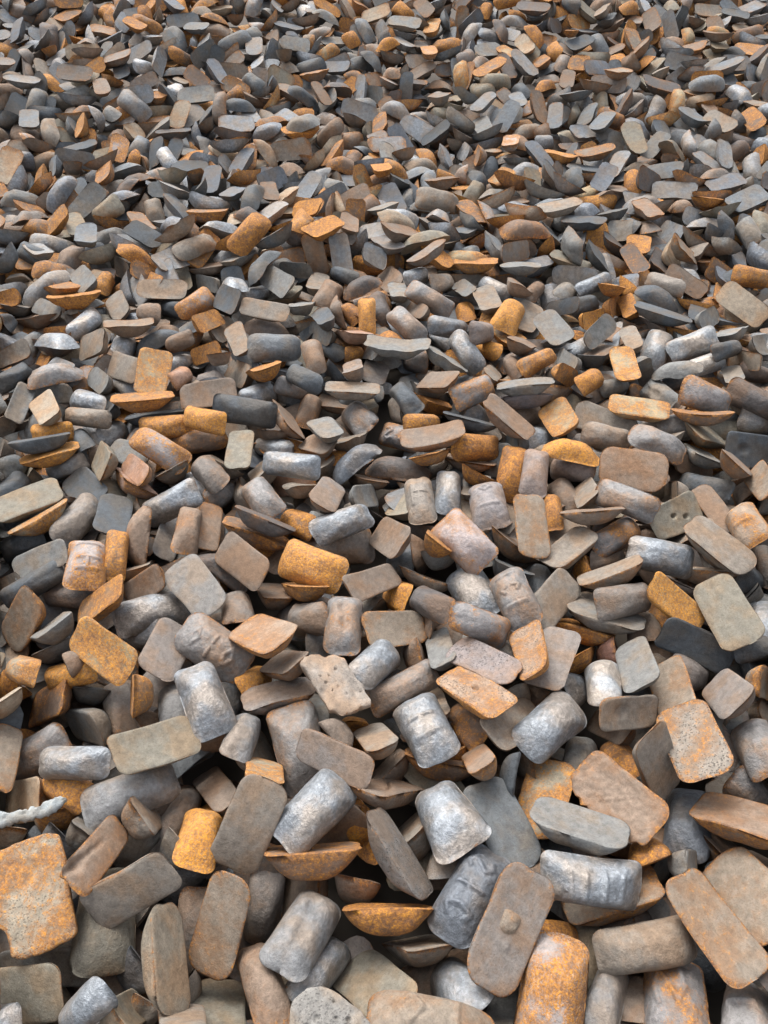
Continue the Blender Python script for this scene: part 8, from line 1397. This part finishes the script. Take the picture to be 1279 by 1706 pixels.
# ---------------------------------------------------------------- the ingots one can point at
# type | x y z | quaternion | length width depth | colour | options | label
def parse(line):
    a, _, lab = line.partition('|')
    f = a.split()
    opt = {'T': f[0]}
    for o in f[12:]:
        k, v = o.split('='); opt[k] = v
    return np.array(f[1:4], float), np.array(f[4:8], float), np.array(f[8:11], float), f[11], opt, lab
GROUP = 'cast iron ingots heaped in the open'
for k, line in enumerate(NAMED.strip().split('\n')):
    p, q, D, code, opt, lab = parse(line)
    me = ingot_mesh('iron_ingot', code, D, opt, 1000 + k, True)
    o = bpy.data.objects.new('iron_ingot', me); COL.objects.link(o)
    o.location = p; o.rotation_mode = 'QUATERNION'; o.rotation_quaternion = q
    o['label'] = lab; o['category'] = 'ingot'; o['group'] = GROUP
    if 'knob' in opt:                                   # a round blob of iron frozen onto the cast face
        rk = np.random.default_rng(77)
        Vk, rwk, flk, qk, tk = shape_rings(48, (.3, .6, .85, .97), 9, 3.0, 2.2, .1, .45)
        Xk = Vk * np.array([.044, .037, .0125]); Xk[:, :2] *= (1 + .06 * np.sin(3 * np.arctan2(Vk[:, 1], Vk[:, 0]) + 1))[:, None]
        Xk += wave_noise(Xk, rk, 260)[:, None] * np.array([0, 0, .0016])
        Xk[:, 1:] *= -1                                 # dome upwards
        bk_, pk_ = attrs('to', np.zeros(len(Vk)), .61)
        ko = bpy.data.objects.new('knob', make_mesh('knob', Xk, qk, tk, bk_, pk_, np.zeros(len(Vk))))
        COL.objects.link(ko); ko.parent = o; ko.location = (-.008, -.004, -.0055)
rest = [parse(l) for l in REST.strip().split('\n')]
Pr = np.array([r[0] for r in rest]); Rr = quat_R(np.array([r[1] for r in rest])); Dr = np.array([r[2] for r in rest])
heap_batch(Pr, Rr, Dr, [r[3] for r in rest], 40, (.3, .6, .82, .94, 1.), 10, rngh, 8)

hm = make_mesh('ingot_heap', np.concatenate(heap['V']), np.concatenate(heap['q']), np.concatenate(heap['t']),
               np.concatenate(heap['base']), np.concatenate(heap['par']), np.concatenate(heap['fl']))
ho = bpy.data.objects.new('ingot_heap', hm); COL.objects.link(ho)
ho['kind'] = 'stuff'; ho['label'] = 'the rest of the heap of rusty and grey iron ingots'; ho['group'] = GROUP

# ---------------------------------------------------------------- odd pieces: slab, slag, lump, splinter
def cam_ray(x, y):
    Fv = np.array([0, math.cos(PITCH), -math.sin(PITCH)]); Uv = np.array([0, math.sin(PITCH), math.cos(PITCH)])
    return Fv + np.array([1., 0, 0]) * (x - 639.5) / 1284 + Uv * (853 - y) / 1284

def chunk(name, label, cat, code, poly, lift, nrm, thick, seed, rough=.004, inset=.2, dome=0.0):
    """A broken lump: outline given by where its corners lie on a tilted plane, with real thickness below."""
    rng = np.random.default_rng(seed)
    poly = np.array(poly, float)
    c = poly.mean(0)
    d0 = cam_ray(*c); p0 = CAM + d0 * (CAM[2] - lift) / -d0[2]
    n = np.array(nrm, float); n /= np.linalg.norm(n)
    W3 = np.array([CAM + cam_ray(*q) * ((p0 - CAM) @ n) / (cam_ray(*q) @ n) for q in poly])
    # resample and roughen the outline
    seg = np.linalg.norm(np.roll(W3, -1, 0) - W3, axis=1); tot = np.r_[0, np.cumsum(seg)]
    m = 110
    s = np.linspace(0, tot[-1], m, endpoint=False)
    Wc = np.r_[W3, W3[:1]]
    O = np.stack([np.interp(s, tot, Wc[:, i]) for i in range(3)], -1)
    for _ in range(1): O = (np.roll(O, 1, 0) + 2 * O + np.roll(O, -1, 0)) / 4
    ctr = O.mean(0)
    u = O[0] - ctr; u /= np.linalg.norm(u); v = np.cross(n, u)
    A = np.stack([(O - ctr) @ u, (O - ctr) @ v], -1)
    A *= (1 + (wave_noise(np.c_[A, A[:, :1] * 0], rng, 160, 7) + .6 * wave_noise(np.c_[A, A[:, :1] * 0], rng, 420, 7)) * rough * (9 if rough > .007 else 5))[:, None]
    rings, rw, fl = [], [], []
    holes = [(A[g_ % m] * rng.uniform(.15, .85), rng.uniform(.002, .006), rng.uniform(.003, .008)) for g_ in rng.integers(0, m, 9)]
    for sc_ in np.r_[np.linspace(.04, .9, 22), .94, .97, .99]:
        B = A * sc_
        z = wave_noise(np.c_[B, B[:, :1] * 0], np.random.default_rng(seed + 5), 70, 7) * rough + wave_noise(np.c_[B, B[:, :1] * 0], np.random.default_rng(seed + 6), 210, 7) * rough * .7 + dome * (1 - sc_ ** 2) - .003 * max(0, (sc_ - .9) * 10) ** 2
        if rough > .004:
            for hc, hr, hd in holes: z = z - hd * np.exp(-(np.linalg.norm(B - hc, axis=1) / hr) ** 4)
        rings.append(np.c_[B, z]); rw.append(max(0, (sc_ - .85) / .15)); fl.append(1)
    for k, t in enumerate((.08, .25, .45, .65, .82, .94, 1.0)):
        B = A * (1 - inset * t ** 1.5 - (.35 if t == 1 else 0))
        j = 1 + wave_noise(np.c_[A, np.full(m, t * thick)], np.random.default_rng(seed + 9), 90, 7) * rough * 5
        rings.append(np.c_[B * j[:, None], np.full(m, -thick * t) - .003]); rw.append(max(0, 1 - t * 3)); fl.append(0)
    V = np.concatenate(rings + [np.array([[0, 0, dome], [0, 0, -thick - .004]])])
    rw = np.r_[np.repeat(rw, m), 0, 0]; fl = np.r_[np.repeat(fl, m), 1., 0.]
    i = np.arange(m); j = (i + 1) % m; nr = len(rings)
    qd = np.concatenate([np.c_[r * m + i, (r + 1) * m + i, (r + 1) * m + j, r * m + j] for r in range(nr - 1)])
    tr = np.r_[np.c_[np.full(m, nr * m), i, j], np.c_[np.full(m, nr * m + 1), (nr - 1) * m + j, (nr - 1) * m + i]]
    if np.sum(A[:, 0] * np.roll(A[:, 1], -1) - np.roll(A[:, 0], -1) * A[:, 1]) < 0: qd = qd[:, ::-1]; tr = tr[:, ::-1]
    base, par = attrs(code, rw, rng.random())
    me = make_mesh(name, V, qd, tr, base, par, fl)
    o = bpy.data.objects.new(name, me); COL.objects.link(o)
    from mathutils import Matrix
    M = Matrix([[u[0], v[0], n[0], ctr[0]], [u[1], v[1], n[1], ctr[1]], [u[2], v[2], n[2], ctr[2]], [0, 0, 0, 1]])
    o.matrix_world = M
    o['label'] = label; o['category'] = cat
    return o

chunk('broken_slab', 'big broken slab, bright orange and grey, at the left edge near the bottom', 'slab', 'slab',
      [(-22,1425),(8,1412),(40,1398),(75,1387),(97,1389),(106,1420),(116,1490),(127,1552),(120,1562),(96,1576),(66,1592),(38,1598),(16,1597),(14,1572),(6,1552),(-20,1540)], .062, (.05, -.25, 1), .042, 1, .0032, .12)
chunk('slag_lump', 'pale pitted slag lump with a torn corner, near the middle of the lower half', 'slag', 'slag',
      [(497,1104),(510,1092),(535,1089),(560,1091),(575,1097),(583,1115),(600,1136),(608,1141),(607,1152),(619,1166),(616,1177),(592,1184),(570,1190),(549,1184),(538,1165),(522,1140),(511,1120)], .062, (.1, -.15, 1), .05, 2, .0085, .25)
chunk('pitted_lump', 'pale grey pitted lump with small dark pores at the bottom edge of the photo', 'lump', 'conc',
      [(480,1712),(482,1680),(490,1664),(512,1644),(535,1641),(556,1650),(602,1684),(622,1712),(600,1740),(520,1745)], .055, (0, -.1, 1), .055, 3, .0055, .2)
def splinter():
    """Torn sheet of pale metal: a ragged strip with a crumpled ridge."""
    rng = np.random.default_rng(4)
    ends = []
    for px in ((-30, 1381), (110, 1333)):
        d = cam_ray(*px); ends.append(CAM + d * (CAM[2] - .062) / -d[2])
    A, B = np.array(ends); u = (B - A) / np.linalg.norm(B - A); up = np.array([0, -.35, 1.]); v = np.cross(up, u); v /= np.linalg.norm(v); n = np.cross(u, v)
    m, Lg = 34, np.linalg.norm(B - A)
    bm_v = []
    for k in range(m):
        t_ = k / (m - 1)
        half = (.0125 * min(1, (1 - t_) * 5 + .25)) * (1 + .1 * np.sin(9 * t_))
        g = lambda f, ph, k_=1.0: math.sin(f * t_ * k_ + ph) * .6 + math.sin(f * 2.3 * t_ + ph * 1.7) * .4
        c = A + u * Lg * t_ + v * .004 * np.sin(7 * t_)
        top = [(-half + .003 * g(31, 1) + rng.normal(0, .0012), -.001), (-.55 * half, .0025 + .0022 * g(23, 2)), (-.1 * half, .004 + .003 * g(17, .5)), (.3 * half, .002 + .003 * g(27, 4)), (.65 * half, .003 + .002 * g(35, 3)), (half + .0042 * g(37, 5) + rng.normal(0, .0016), -.001 + .0015 * g(29, 1))]
        bot = [(a_, b_ - .006) for a_, b_ in top[::-1]]
        bm_v += [c + v * a_ + n * b_ for a_, b_ in top + bot]
    V = np.array(bm_v); w_ = 12
    i = np.arange(w_); j = (i + 1) % w_
    qd = np.concatenate([np.c_[r * w_ + i, r * w_ + j, (r + 1) * w_ + j, (r + 1) * w_ + i] for r in range(m - 1)])
    tr = np.array([(0, b_ + 1, b_) for b_ in range(1, w_ - 1)] + [((m - 1) * w_, (m - 1) * w_ + b_, (m - 1) * w_ + b_ + 1) for b_ in range(1, w_ - 1)])
    ctr = V.mean(0)
    base, par = attrs('spl', np.zeros(len(V)), .37)
    me = make_mesh('metal_splinter', V - ctr, qd, tr, base, par, np.ones(len(V)))
    o = bpy.data.objects.new('metal_splinter', me); COL.objects.link(o); o.location = ctr
    o['label'] = 'pale jagged metal splinter sticking in from the left edge'; o['category'] = 'splinter'
splinter()
